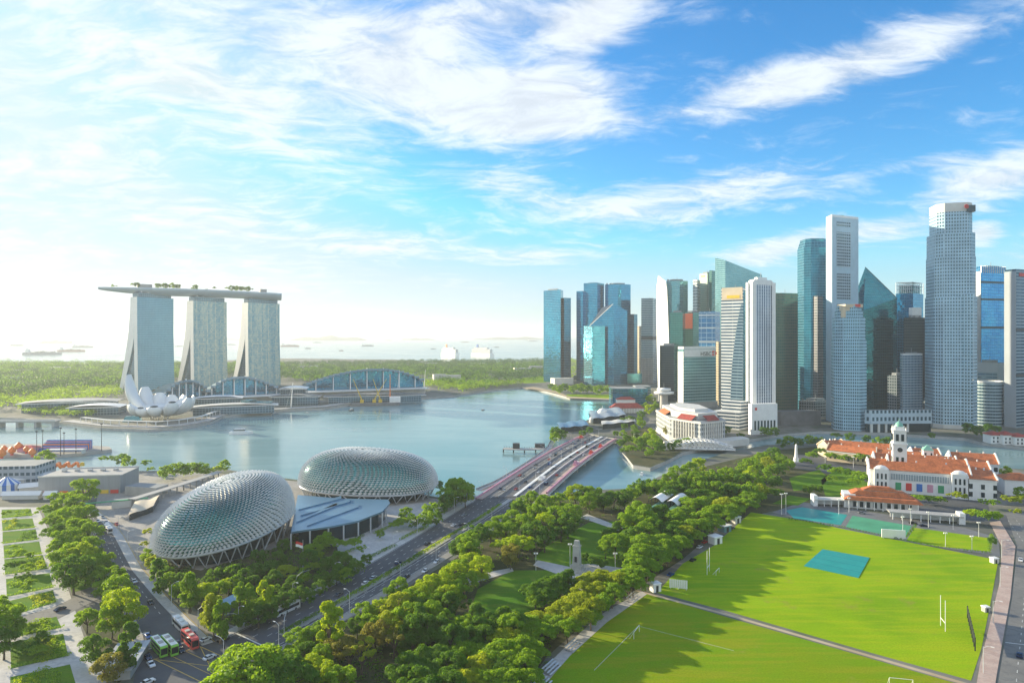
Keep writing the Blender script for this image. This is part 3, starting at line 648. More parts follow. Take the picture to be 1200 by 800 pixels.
# faceted dark teal tower
Yr = 960
def octo(u0, u1, Y, ch=.28, depth=1.0, rot=0):
    w = (u1 - u0) * Y / F; cy = Y + w * depth / 2; cx = (u0 + u1 - 1200) / 2 * cy / F; h = w / 2; c = h * ch * 1.4; hy = h * depth
    pts = [(-h + c, -hy), (h - c, -hy), (h, -hy + c), (h, hy - c), (h - c, hy), (-h + c, hy), (-h, hy - c), (-h, -hy + c)]
    return [(cx + x * math.cos(rot) - y * math.sin(rot), cy + x * math.sin(rot) + y * math.cos(rot)) for x, y in pts]
oc = octo(938, 967, Yr)
e, q = tower(oc, ZT(290, Yr), FM['republic'], 'tall dark teal tower with chamfered corners and a tapered crown', 'faceted_tower', plant=False)
def crown(mb):
    q2 = shrink(q, .86); n = len(q); z0, z1 = ZT(290, Yr), ZT(282, Yr)
    for i in range(n):
        j = (i + 1) % n; mb.face([(*q[i], z0), (*q[j], z0), (*q2[j], z1), (*q2[i], z1)], [(0, z0), (10, z0), (10, z1), (0, z1)])
    mb.prism(shrink(q, .84), z1, ZT(279, Yr), 0)
sub(e, 'crown', FM['republic'], crown)
sub(e, 'stone_wing', facade('brown_grid_wall', (.16, .15, .16), (.03, .09, .12), 3, 4, .35, .4, .6, .12, .5), lambda mb: mb.prism(loc(fp(958, Yr - 8, 950, Yr + 4, 968, Yr + 4), e['_o']), 0, ZT(347, Yr), 0))
# tall pale slab
Yo = 850
e, q = tower(fp(975, Yo, 968, Yo + 20, 1006, Yo + 20), ZT(254, Yo), FM['oubwall'], 'very tall pale slab tower with a strip of window grids down the middle', 'slab_tower', plant=False, parapet=3, roof=M['white_metal'])
for z0, z1 in ((264, 259), (312, 271), (350, 320), (480, 356)):
    facequad(e, 'window_grid', FM['oub'], q[0], q[1], .17, .70, ZT(z0, Yo), ZT(z1, Yo), .35)
sub(e, 'roof_plant', M['green'], lambda mb: [mb.box((random.uniform(-10, 10), random.uniform(-6, 6), ZT(254, Yo)), (5, 4, random.uniform(2, 6))) for k in range(6)])
# lower twin with sign
Yu = 775
e, q = tower(octo(977, 1012, Yu, .34, 1, R(-17)), ZT(398, Yu), FM['uob2'], 'pale gridded tower with stepped top and red logo box, before the tall slab', 'stepped_tower', plant=False)
c = (0, 0)
sub(e, 'upper_tier', FM['uob2'], lambda mb: (mb.prism(shrink(q, .93), ZT(398, Yu), ZT(372, Yu), 0), mb.prism(shrink(q, .80), ZT(372, Yu), ZT(364, Yu), 0), mb.prism(shrink(q, .72), ZT(364, Yu), ZT(358, Yu), 0)))
sub(e, 'crown', M['cream'], lambda mb: (mb.box((-9, -6, ZT(374, Yu)), (9, 12, 16)), mb.box((0, -3, ZT(360, Yu)), (21, 20, 4))))
sub(e, 'logo_box', M['red'], lambda mb: mb.box((4, -13.6, ZT(359.5, Yu)), (6, 1.2, 3.4)))
# glass prism tower
Yt = 930; o = P(1028, Yt + 20)
e = empty('prism_tower', (*o, 0), 0, 'dark glass tower with a sharp pointed triangular top', 'office tower', BT)
def prismt(mb):
    A0, B0, C0 = P(1012, Yt), P(1051, Yt + 8), P(1004, Yt + 26); D0 = P(1045, Yt + 55)
    def q3(p, v, dy=0): return (p[0] - o[0], p[1] - o[1] + dy, ZT(v, p[1]))
    def g(p): return (p[0] - o[0], p[1] - o[1], 0)
    pk = (P(1014, Yt + 22)[0] - o[0], 2, ZT(313, Yt + 22)); A1 = q3(A0, 364); B1 = q3(B0, 349); C1 = q3(C0, 340); D1 = q3(D0, 346)
    def uv(pts, ax=0): return [(p[0] * .9 + p[1] * .9, p[2]) for p in pts]
    for f in ([g(A0), g(B0), B1, A1], [g(C0), g(A0), A1, C1], [g(B0), g(D0), D1, B1], [g(D0), g(C0), C1, D1], [A1, B1, pk], [C1, A1, pk], [B1, D1, pk], [D1, C1, pk]): mb.face(f, uv(f))
sub(e, 'curtain_wall', FM['prism'], prismt)
sub(e, 'roof_edge', M['dark_metal'], lambda mb: mb.tube([(P(1014, Yt + 22)[0] - o[0], 2, ZT(313, Yt + 22)), (P(1051, Yt + 8)[0] - o[0], P(1051, Yt + 8)[1] - o[1], ZT(349, Yt + 8))], .5, 4))
# towers right of the prism
e, q = tower(fp(1070, 990, 1050, 1000, 1082, 1015), ZT(344, 1000), FM['deep'], 'blue glass tower with an open lattice screen on its roof', plant=False)
sub(e, 'roof_screen', M['yellow' if 0 else 'white_metal'], lambda mb: ([mb.box((*lerp(q[3], q[0], k / 9), ZT(344, 1000)), (.7, .7, 17)) for k in range(10)] + [mb.box((*lerp(q[0], q[1], k / 5), ZT(344, 1000)), (.7, .7, 17)) for k in range(6)] + [mb.prism(shrink(q, .97), ZT(344, 1000) + z, ZT(344, 1000) + z + .8, 0, bottom=True) for z in (6, 11, 16.5)]))
sub(e, 'roof_block', FM['aqua'], lambda mb: mb.prism(shrink(q, .8), ZT(344, 1000), ZT(334, 1000), 0))
e, q = tower(fp(1067, 900, 1059, 910, 1086, 905), ZT(372, 900), FM['black'], 'dark tower with a small white rooftop hut beside the stepped twin tower')
sub(e, 'rooftop_hut', M['white'], lambda mb: mb.prism(shrink(q, .55), ZT(372, 900), ZT(360, 900), 0))
e, q = tower(fp(1058, 830, 1055, 840, 1081, 836), ZT(416, 830), facade('white_fine_lattice', (.40, .50, .56), (.03, .14, .24), 2.2, 3.4, .3, .3, .5, .12, .7), 'small blue block with a pale lattice facade between two towers', parapet=2, roof=M['white'])
# tall stepped tower
Yp = 790
base = octo(1091, 1136.5, Yp, .24, .95, R(-14))
e, q = tower(base, ZT(347, Yp), FM['uob'], 'tallest pale stepped tower with a round notch and red logo at its top', 'stepped_tower', plant=False)
def tier(k, v0, v1, rot=0): 
    def f(mb):
        s = shrink(q, k)
        if rot: s = [(x * math.cos(rot) - y * math.sin(rot), x * math.sin(rot) + y * math.cos(rot)) for x, y in s]
        mb.prism(s, ZT(v0, Yp), ZT(v1, Yp), 0)
    return f
sub(e, 'middle_tier', FM['uob'], tier(.955, 347, 300)); sub(e, 'third_tier', FM['uob'], tier(.93, 300, 272)); sub(e, 'top_tier', FM['uob'], tier(.82, 272, 247))
sub(e, 'corner_shaft', FM['uob'], lambda mb: mb.box((4, -18.5, 0), (13, 20, ZT(345, Yp)), R(45)))
sub(e, 'crown', M['offwhite'], lambda mb: mb.prism(shrink(q, .82), ZT(247, Yp), ZT(236.5, Yp), 0))
sub(e, 'crown_recess', M['dark_glass'], lambda mb: mb.box((11, -19.8, ZT(248, Yp)), (9, 6.5, 8), R(-18)))
sub(e, 'red_logo', M['red'], lambda mb: [mb.box((3.2 + dx, -24.3, ZT(243, Yp) + dz), (1.6, .8, 1.6)) for dx, dz in ((0, 0), (1.8, 0), (-1.8, 0), (0, 1.8), (0, -1.8), (1.3, 1.3), (-1.3, 1.3), (1.3, -1.3), (-1.3, -1.3))])
sub(e, 'podium', M['offwhite'], lambda mb: mb.prism(shrink(q, 1.04), 0, 5, 0))
e, q = tower(fp(1020, 762, 1013, 768, 1092, 768), 26, facade('podium_wall', (.42, .52, .58), (.03, .10, .14), 5, 9, .45, .5, .5, .15, .4), 'long low podium with square windows linking the two stepped towers', 'podium_block', plant=False, z0=10, cat='building')
for k in range(9):
    f = k / 8; p = lerp(q[0], q[1], .03 + .94 * f); sub(e, 'pillar', M['offwhite'], lambda mb: mb.box((p[0], p[1] + 2.5, 0), (2.6, 3, 10)))
sub(e, 'lobby', M['dark_glass'], lambda mb: mb.prism([(x * .97, y + 3 if y < 0 else y) for x, y in q], 0, 10, 0))
# far right
e, q = tower(fp(1150, 900, 1144, 910, 1178, 915), ZT(314, 905), FM['blue'], 'bright blue glass tower with pale left edge and ribbed crown', 'glass_tower', parapet=2)
facequad(e, 'pale_edge', M['offwhite'], q[3], q[0], 0, .9, 0, ZT(318, 905), .4)
for zz in (332, 352, 385, 440): sub(e, 'dark_belt', M['dark_glass'], lambda mb: mb.prism(shrink(q, 1.01), ZT(zz, 905), ZT(zz - 2.5, 905), 0, bottom=True))
sub(e, 'crown_rib', M['white_metal'], lambda mb: [mb.box((*lerp(q[0], q[1], k / 12), ZT(320, 905)), (.7, 1.6, 10)) for k in range(13)])
e, q = tower(fp(1191, 800, 1177, 812, 1230, 830), ZT(318.5, 805), FM['slate'], 'slate blue banded tower with a blank grey side at the right end', 'office_tower', parapet=3)
facequad(e, 'blank_side', FM['grey'], q[3], q[0], 0, .98, 0, ZT(319, 805), .5)
facequad(e, 'red_logo', M['red'], q[0], q[1], .08, .3, ZT(324, 805), ZT(320, 805), .8)
for zz in (388, 441): sub(e, 'dark_belt', M['dark_metal'], lambda mb: mb.prism(shrink(q, 1.01), ZT(zz, 805), ZT(zz - 3, 805), 0, bottom=True))
e, q = tower(fp(1170, 850, 1143, 860, 1177, 862), ZT(425, 855), FM['grey'], 'plain grey mid-rise block between the bright blue and slate towers', 'office_block')
facequad(e, 'window_band', FM['slate'], q[3], q[0], .1, .95, 10, ZT(436, 855), .4)
e = empty('round_block', (*P(1157, 830), 0), 0, 'low rounded block with pale horizontal ribs beside the tallest stepped tower', 'office block', BT)
sub(e, 'curtain_wall', facade('ribbed_round_wall', (.36, .46, .50), (.04, .12, .17), 3, 4, .05, .42, .5, .12, .5), lambda mb: mb.lathe((0, 0, 0), [(17, 0), (17, ZT(447, 830)), (0.1, ZT(447, 830))], 28))
sub(e, 'roof_edge', M['white_metal'], lambda mb: mb.lathe((0, 0, ZT(447, 830)), [(17.4, -.5), (17.4, 1.2), (16.5, 1.2), (16.5, -.5)], 28))
# low infill blocks behind and beside the towers
INF = 'low blocks between the towers'
for i, (u0, u1, Y, v, mm, lab) in enumerate([(672, 690, 1640, 440, 'concrete', 'low concrete block behind the gap in the blue glass towers'), (1080, 1090, 860, 470, 'concrete_dark', 'dark low block squeezed left of the tallest stepped tower'),
        (1136, 1150, 880, 450, 'concrete', 'low grey block right of the tallest stepped tower'), (936, 975, 900, 470, 'concrete_dark', 'dark low block at the foot of the faceted tower'), (1040, 1062, 880, 440, 'concrete_dark', 'dark low block at the foot of the prism tower')]):
    e, q = tower(fp((u0 + u1) / 2, Y, u0, Y + 10, u1, Y + 10), ZT(v, Y), facade('infill_wall', (.22, .25, .27), (.03, .08, .1), 3, 4, .3, .4, .5, .15, .5), lab, 'low_block', group=INF, cat='building')
# ------------------------------------------------------------------ bay resort: three leaning towers under a boat-shaped deck
FM['mbs'] = facade('resort_glass', (.16, .40, .50), (.05, .27, .40), 3.0, 3.6, .10, .22, .35, .2, .6, glass2=(.12, .38, .52))
FM['mbs2'] = facade('resort_glass_painted_glints', (.14, .36, .45), (.04, .25, .38), 3.0, 3.6, .08, .12, .4, .25, 1.0, glass2=(.60, .62, .50), vs=.03)  # warm second glass colour paints golden reflections in upright streaks
FM['atrium'] = facade('atrium_glass', (.20, .28, .32), (.04, .12, .18), 4, 4, .1, .15, .6, .12, .5)
def leaning(u, v, Y, ang, wpx, zt, m, label):
    c = P(u, Y); e = empty('hotel_tower', (*c, 0), R(ang), label, 'hotel tower', 'three hotel towers under the long roof deck')
    w = (wpx - 3.5) * Y / F / .86 / 2
    def curve(z, k): return 6 + 34 * k * (1 - z / zt) ** 2.2
    N = 14; zs = [zt * i / N for i in range(N + 1)]
    def slab(mb, f0, f1):
        rows = [[(-w, f0(z), z), (w, f0(z), z), (w, f1(z), z), (-w, f1(z), z)] for z in zs]
        for a in range(N):
            A, B = rows[a], rows[a + 1]
            mb.face([A[0], A[1], B[1], B[0]], [(0, A[0][2]), (2 * w, A[0][2]), (2 * w, B[0][2]), (0, B[0][2])], 0)
            mb.face([A[2], A[3], B[3], B[2]], [(0, A[0][2]), (2 * w, A[0][2]), (2 * w, B[0][2]), (0, B[0][2])], 0)
            mb.face([A[1], A[2], B[2], B[1]], None, 1); mb.face([A[3], A[0], B[0], B[3]], None, 1)
        mb.face(rows[-1], None, 1)
    zj = zt * .56
    sub(e, 'front_slab', [m, M['white']], lambda mb: slab(mb, lambda z: -4 * (1 - z / zt) ** 2, lambda z: 11.5 - 3 * (1 - z / zt) ** 2))
    sub(e, 'back_slab', [m, M['white']], lambda mb: slab(mb, lambda z: 11.6 + (0 if z > zj else 40 * (1 - z / zj) ** 1.15), lambda z: 23 + 42 * (1 - z / zt) ** 1.7))
    def atr(mb, only):
        for z0, z1 in zip(zs, zs[1:]):
            if z0 > zj: break
            g = lambda z: 11.7 + max(0, 34 * (1 - min(z, zj) / zj) ** 1.15)
            for x in (only,): mb.face([(x, 9, z0), (x, g(z0), z0), (x, g(z1), z1), (x, 9, z1)], [(0, z0), (g(z0), z0), (g(z1), z1), (0, z1)])
    for xo in (-w + 3, w - 3): sub(e, 'atrium', FM['atrium'], lambda mb: atr(mb, xo))
    sub(e, 'support', M['white_metal'], lambda mb: [mb.tube([(x, y, zt), (x * .9, y, zt + 12)], 1.0, 5) for x in (-w * .8, -w * .4, 0, w * .4, w * .8) for y in (3, 19)])
    sub(e, 'top_floor', FM['atrium'], lambda mb: mb.box((0, 12, zt), (w * 1.8, 20, 9)))
    return e
leaning(182.5, 0, 1318, 60, 41, ZT(349, 1322), FM['mbs'], 'left hotel tower with the smooth blue front, nearest of the three')
leaning(246.5, 0, 1385, 57, 39.5, ZT(353, 1377), FM['mbs2'], 'middle hotel tower with golden speckles over its glass front')
leaning(309.5, 0, 1445, 54, 39, ZT(355, 1435), FM['mbs2'], 'right hotel tower of the three, speckled front beside the convention roof')
p0, p1 = P(115, 1262), P(330, 1462); o = lerp(p0, p1, .5); ang = math.atan2(p1[1] - p0[1], p1[0] - p0[0]); LD = math.dist(p0, p1)
e = empty('roof_deck', (*o, 0), ang, 'long boat-shaped roof deck with gardens across three hotel towers', 'roof deck')
def hull(mb):
    n = 44; top = []; rows = []
    for i in range(n + 1):
        f = i / n; x = (f - .5) * LD; bow = 15 * math.sin(min(1, f * 2) * math.pi / 2)
        w = 21 * min(1, (f / .28) ** .62 if f > 0 else 0) * (1 if f < .93 else math.sqrt(max(.12, 1 - ((f - .93) / .075) ** 2)))
        w = max(w, .3); zt = 207 + 3.0 * math.sin(math.pi * f) + 4 * max(0, .25 - f); d = 4.5 + 10.5 * min(1, f / .30) ** .7; cy = 6 + 7 * math.sin(math.pi * f)
        rows.append([(x, cy + w * c_, zt - d * s_) for c_, s_ in ((-1, 0), (-1.0, .16), (-.9, .55), (-.6, .88), (0, 1), (.6, .88), (.9, .55), (1.0, .16), (1, 0), (.3, -.02), (-.3, -.02))])
    mb.grid(rows, close=True); mb.face(rows[0]); mb.face(rows[-1][::-1])
sub(e, 'hull', plain('deck_hull', (.44, .54, .60), .4, .4, .06, .02), hull, True)
sub(e, 'roof_pavilion', M['concrete'], lambda mb: mb.box((-LD * .27, 13, 208), (26, 14, 9)))
sub(e, 'roof_pavilion', M['concrete'], lambda mb: mb.box((LD * .39, 9, 208), (14, 12, 8)))
sub(e, 'railing', M['white_metal'], lambda mb: mb.ribbon([((f - .5) * LD, -11 + 1 * math.sin(f * 3), ) for f in (.2, .4, .6, .8, .92)], [((f - .5) * LD, -10.6 + 1 * math.sin(f * 3)) for f in (.2, .4, .6, .8, .92)], 209.8))
DECK = e
# vaulted halls
def hall(label, u0, u1, vb, peak, D, roofm, n=16, side=18, Yk=None, skew=.0, steps=True, cat='hall', slab=True):
    Y0, Y1 = Yk; a, c = P(u0, Y0), P(u1, Y1); o = lerp(a, c, .5); ang = math.atan2(c[1] - a[1], c[0] - a[0]); L = math.dist(a, c)
    e = empty('vaulted_hall', (*o, 0), ang, label, cat, 'vaulted halls on the far shore')
    hh = lambda f: side + (peak - side) * math.sin(math.pi * min(1, max(0, f + skew * math.sin(math.pi * f)))) ** .8
    def roof(mb):
        for i in range(n):
            f0, f1 = i / n, (i + 1) / n; x0, x1 = (f0 - .5) * L, (f1 - .5) * L; h = max(hh(f0), hh(f1)); h0 = min(hh(f0), hh(f1))
            rows = [[(x, y, z) for y, z in ((-9, h + 2.0), (-9.3, h - .8), (-2, h + .6), (D * .5, h * .86), (D, h * .5))] for x in (x0 + .3, x1 - .3)]
            mb.grid(rows)
            mb.face([(x0, -8, h - 2.2), (x1, -8, h - 2.2), (x1, -8, h + 1.5), (x0, -8, h + 1.5)])
            for x in (x0 + .3, x1 - .3): mb.face([(x, -8, h + 1.4), (x, -8, h - 3.4), (x, D * .5, h * .86 - 3), (x, D * .5, h * .86)])
    sub(e, 'roof', roofm, roof)
    sub(e, 'glass_front', FM['deep'], lambda mb: [mb.face([((i / n - .5) * L, 0, 0), (((i + 1) / n - .5) * L, 0, 0), (((i + 1) / n - .5) * L, 0, hh((i + 1) / n)), ((i / n - .5) * L, 0, hh(i / n))], [(i * L / n, 0), ((i + 1) * L / n, 0), ((i + 1) * L / n, hh((i + 1) / n)), (i * L / n, hh(i / n))]) for i in range(n)])
    if slab: sub(e, 'awning', M['white'], lambda mb: (mb.box((0, -22, 10), (L * 1.02, 26, 1.6)), mb.box((0, -8, 0), (L, 14, 9.8), 0, 0)))
    for k in range(7): sub(e, 'column', M['white'], lambda mb: mb.box(((-.42 + .14 * k) * L, -5, 11.6), (1.6, 1.6, hh(.08 + .14 * k) - 8)))
    return e
pale = plain('pale_vault_roof', (.52, .56, .60), .4, .3, .1, .03)
bluev = plain('blue_vault_roof', (.16, .27, .36), .35, .4, .12, .02)
hall('blue-roofed vaulted hall before the left hotel tower, behind the petal building', 186, 243, 0, 40, 60, bluev, 12, 12, Yk=(1010, 1090), cat='hall')
hall('blue-roofed vaulted hall in front of the right hotel tower', 240, 330, 0, 42, 60, bluev, 16, 12, Yk=(1080, 1150), skew=.08)
hall('widest vaulted hall with stepped white roof ribs, right of the hotel towers', 358, 496, 0, 48, 90, bluev, 22, 20, Yk=(1200, 1290), skew=-.06)
# low white roofs beside
def lowroof(label, u, Y, sx, sy, h, m='offwhite', rz=0, name='low_pavilion', glass=True, cat='pavilion', group=None):
    e = empty(name, (*P(u, Y), 0), R(rz), label, cat, group)
    sub(e, 'roof', M[m] if isinstance(m, str) else m, lambda mb: mb.grid([[(x, y, h + 3 * (1 - (2 * x / sx) ** 2)) for x in [sx * (i / 8 - .5) for i in range(9)]] for y in (-sy / 2, sy / 2)]))
    sub(e, 'wall', FM['atrium'] if glass else M['concrete'], lambda mb: mb.box((0, 0, 0), (sx * .9, sy * .86, h + .2)))
    sub(e, 'roof_edge', M['white'], lambda mb: (mb.box((0, -sy / 2, h - .9), (sx, .6, 1.0)), mb.box((0, sy / 2, h - .9), (sx, .6, 1.0))))
    return e
lowroof('long dark low pavilion left of the petal building', 84, 985, 130, 40, 14, 'concrete', 20)
lowroof('white shallow dome roof pavilion left of the petal building', 115, 935, 70, 34, 12, 'white', 12)
lowroof('white ribbed low roof between the two blue vaulted halls', 255, 1020, 75, 26, 16, 'white', 18)
lowroof('white curved roof between the hotel halls and the widest hall', 345, 1130, 46, 36, 22, 'white', 10)
lowroof('brown low terrace building left of the widest hall', 347, 1060, 80, 24, 15, 'concrete_dark', 8)
lowroof('long low shopping terrace under the widest vaulted hall', 440, 1105, 170, 26, 12, 'concrete_dark', 12)
lowroof('low shopping terrace behind the faceted glass pavilion', 275, 945, 120, 24, 12, 'offwhite', 20)
# promenade along the shore: curved pale deck
prom = [G(*p) for p in [(70, 494.5), (117, 500), (175, 502), (215, 499), (247, 493), (262, 486.5), (320, 480.5), (380, 477), (413, 472.5)]]
prom = resample([(x, y + 4) for x, y in prom], 40)
sidewalk('promenade', prom, 14, M['paving_pale'], 1.0, -1)
e = empty('colonnade', (0, 0, 0), 0, 'long pale canopy on columns along the far promenade', 'canopy')
cc = resample(offset(prom, -9), 40)
sub(e, 'roof', M['offwhite'], lambda mb: [mb.prism([cc[i], cc[i + 1], offset(cc, -6)[i + 1], offset(cc, -6)[i]], 6, 6.5, 0, bottom=True) for i in range(2, 24)])
sub(e, 'columns', M['white'], lambda mb: [mb.box((*cc[i], .9), (.6, .6, 5.2)) for i in range(2, 26)])
# petal building
pc = P(187, 880); e = empty('petal_building', (*pc, 0), 0, 'white flower-shaped museum with curling petals, one petal much taller', 'museum')
petm = plain('petal_white', (.72, .74, .74), .35, .05, .04, .05)
def petal(th, L, hh, w):
    def f(mb):
        n = 12; rows = []
        for i in range(n + 1):
            s = i / n; r = 9 + (L - 9) * math.sin(s * math.pi / 2) ** .9; z = 9 + (hh - 9) * (1 - math.cos(s * math.pi / 2)) ** .95
            ww = w * (.28 + .72 * math.sin(min(1, s * 1.15) * math.pi / 2)) * (1 - .5 * max(0, (s - .7) / .3) ** 2); d = 6 * math.sin(math.pi * (.25 + .70 * s)) + .8
            tx, ty = math.cos(th), math.sin(th)
            ring = []
            for k in range(10):
                a = 2 * math.pi * k / 10; lat = math.cos(a) * ww; rad = math.sin(a) * d
                ring.append((tx * (r + rad * .75) - ty * lat, ty * (r + rad * .75) + tx * lat, z - rad * .65))
            rows.append(ring)
        mb.grid(rows, close=True); mb.face(rows[-1], None, 1)
    return f
hts = [(176, 46, 60, 11), (146, 40, 42, 10), (118, 34, 33, 10), (88, 32, 30, 10), (56, 36, 30, 10), (24, 44, 31, 10), (-8, 46, 31, 10), (-40, 42, 26, 10), (-72, 36, 21, 10), (-104, 34, 19, 10), (-138, 38, 24, 10)]
for th, L, hh, w in hts: sub(e, 'petal', [petm, M['dark_glass']], petal(R(th), L * .95, hh, w), True)
sub(e, 'core', petm, lambda mb: mb.lathe((0, 0, 0), [(7, 7), (16, 12), (22, 18), (16, 20), (0.1, 20)], 20), True)
for k in range(10):
    a = k * math.pi / 5; sub(e, 'strut', M['white_metal'], lambda mb: mb.tube([(10 * math.cos(a), 10 * math.sin(a), 0), (14 * math.cos(a + .3), 14 * math.sin(a + .3), 12)], .6, 5))
sub(e, 'entrance', M['teal_glass'], lambda mb: mb.box((-26, -18, 0), (22, 10, 7), .3, taper=.7))
# faceted glass pavilion on the water
e = empty('glass_pavilion', (*P(304, 968), -3), 0, 'faceted glass pavilion standing in the water by the far promenade', 'pavilion')
sub(e, 'glass', facade('pavilion_glass', (.20, .30, .32), (.06, .18, .20), 2.5, 2.5, .1, .1, .6, .1, .8), lambda mb: (mb.box((0, 0, 1), (34, 20, 17), .15, taper=1.12), mb.box((-15, -2, 1), (12, 16, 20), -.2, taper=1.2)))
sub(e, 'base', M['concrete'], lambda mb: mb.box((0, 0, 0), (42, 26, 2), .1))
# ------------------------------------------------------------------ shell-shaped theatres
shellglass = facade('shell_glass', (.06, .22, .23), (.02, .15, .17), 2.0, 2.0, .1, .1, .6, .12, .9, glass2=(.10, .42, .40))
shade = plain('aluminium_sunshade', (.66, .66, .63), .45, .1, .15, .25)
def shell(label, c, a, b, rot, hz, rim, rise, nu, nv, sq=2.4):
    e = empty('shell_theatre', (*c, 0), rot, label, 'theatre', 'shell-shaped theatres by the bay')
    def S(th, ph, k=1.0):   # th around, ph 0 rim .. 1 top
        ce, se = math.cos(ph * math.pi / 2), math.sin(ph * math.pi / 2)
        rr = ce ** .72; x = a * rr * math.copysign(abs(math.cos(th)) ** (2 / sq), math.cos(th)); y = b * rr * math.copysign(abs(math.sin(th)) ** (2 / sq), math.sin(th))
        z = rim(x / a, y / b) + (hz(x / a, y / b) - rim(x / a, y / b)) * se ** .82
        return Vector((x, y, z))
    def nrm(th, ph):
        ph = min(.985, ph); d = .004
        v = (S(th + d, ph) - S(th - d, ph)).cross(S(th, ph + d) - S(th, max(0, ph - d))); return v.normalized() if v.length else Vector((0, 0, 1))
    def glass(mb):
        mb.grid([[tuple(S(2 * math.pi * i / nu, j / 26 * .999)) for i in range(nu)] for j in range(27)], close=True, uvs=[[(i * 2.0 * 1.3, j * 3.0) for i in range(nu)] for j in range(27)])
    sub(e, 'glass_shell', shellglass, glass, True)
    def shades(mb):
        for j in range(nv):
            p0, pm, p1 = [min(.999, (j + k) / nv) for k in (0, .55, 1.1)]
            ncol = max(10, int(nu * max(.12, math.cos(p0 * math.pi / 2) ** .72)))
            for i in range(ncol):
                off = .5 * (j % 2); t0, tm, t1 = [2 * math.pi * (i + off + k) / ncol for k in (0, .5, 1)]
                n = nrm(tm, p0 + .01)
                lift = rise * (1 - .92 * p0 ** 1.3)
                A = S(t0, pm) + n * .25; B = S(t1, pm) + n * .25; T = S(tm, p1) + n * .35; D = S(tm, p0 + .2 / nv) + n * lift
                k = min(1, max(0, (.74 - p0) / .35)); k = k * k * (3 - 2 * k); k *= min(1, max(0, (.12 - n.y * 1.5) / .8)); k = .10 + .86 * k
                E = S(t0 + (tm - t0) * k, p1) + n * .35; Cc = S(t1 + (tm - t1) * k, p1) + n * .35
                mb.face([A, D, E]); mb.face([D, B, Cc]); mb.face([D, Cc, E])
    sub(e, 'sunshades', shade, shades)
    rimp = [S(2 * math.pi * i / 72, 0) for i in range(73)]
    sub(e, 'rim', M['white_metal'], lambda mb: mb.tube([tuple(p + Vector((0, 0, -.3))) for p in rimp], .75, 8), True)
    K = 30
    for k in range(K):
        t0, t1, tm = [2 * math.pi * (k + d) / K for d in (0, 1, .5)]; q0, q1 = S(t0, 0), S(t1, 0); f = S(tm, 0); ft = (f.x * .93, f.y * .93, 0)
        sub(e, 'strut', M['white_metal'], lambda mb: mb.tube([tuple(q0), ft, tuple(q1)], .38, 5))
    sub(e, 'lower_wall', M['dark_glass'], lambda mb: mb.prism([(p.x * .84, p.y * .84) for p in rimp[:-1]], 0, min(p.z for p in rimp) + 3.0, 0))
    return e
shell('silver spiked shell theatre with the steep rounded front, nearer of the two', (-157, 358), 28, 41, R(-11), lambda x, y: 34 + 6.0 * y + 2.0 * x, lambda x, y: 6.0 + (3.4 * max(0, x) + 2.0 * max(0, y)), 2.6, 94, 30)
shell('teal and silver spiked shell theatre farther along the water, low and wide', (-104, 470), 49, 31, R(-9), lambda x, y: 31.5 - 2.2 * x, lambda x, y: 6.5 + 1.0 * max(0, -x), 2.2, 108, 30)
# blue roof between the theatres
e = empty('foyer_building', (0, 0, 0), 0, 'blue metal canopy roof fanning out between the two shell theatres', 'foyer building')
rp = [G(341, 624, 9), G(385, 618, 9), G(420, 611, 9), G(448, 600, 9), G(457, 590, 9), G(455, 586, 9), G(400, 583, 10), G(349, 577, 11)]
sub(e, 'roof', M['blue_roof'], lambda mb: mb.prism(rp, 8.6, 9.6, 0, bottom=True))
sub(e, 'roof_ribs', M['blue_roof'], lambda mb: [mb.prism([G(a[0], a[1], 10), G(b_[0], b_[1], 10), G(b_[0], b_[1] - 3, 10), G(a[0], a[1] - 1.0, 10)], 9.5, 10.3, 0) for a, b_ in (((347, 612), (395, 592)), ((352, 604), (410, 588)), ((360, 616), (420, 594)), ((350, 597), (400, 584)))])
sub(e, 'glass_wall', M['dark_glass'], lambda mb: mb.prism([lerp(p, centre(rp), .12) for p in rp], 0, 8.7, 0))
[sub(e, 'column', M['white_metal'], lambda mb: mb.box((*lerp(rp[i], rp[i + 1], k), 0), (.7, .7, 8.6))) for i in range(4) for k in (0, .5)]
# ------------------------------------------------------------------ road bridge
e = empty('road_bridge', (*G(650, 545), 0), 0, 'wide road bridge with pink barriers crossing to the business district', 'bridge'); O = G(650, 545)
BL = [G(*p) for p in [(557, 585), (600, 560), (645, 533), (686, 509)]]; BR = [G(*p) for p in [(641, 579), (672, 554), (700, 533), (722, 515)]]
BL, BR = resample(BL, 20), resample(BR, 20)
bz = lambda f: .3 + 3.0 * math.sin(math.pi * f)
lo = lambda pts: [(p[0] - O[0], p[1] - O[1]) for p in pts]
bl, br = lo(BL), lo(BR)
def deck(mb):
    mb.ribbon(bl, br, bz)
    for A in (bl, br):
        for i in range(19):
            z0, z1 = bz(i / 19), bz((i + 1) / 19)
            mb.face([(*A[i], z0 - 2.2), (*A[i + 1], z1 - 2.2), (*A[i + 1], z1), (*A[i], z0)], None, 1)
    mb.ribbon(bl, br, lambda f: bz(f) - 2.2, 1)
sub(e, 'deck', [ground_mat('bridge_asphalt', (.13, .13, .135), (.19, .185, .18), .05, .8), M['white']], deck)
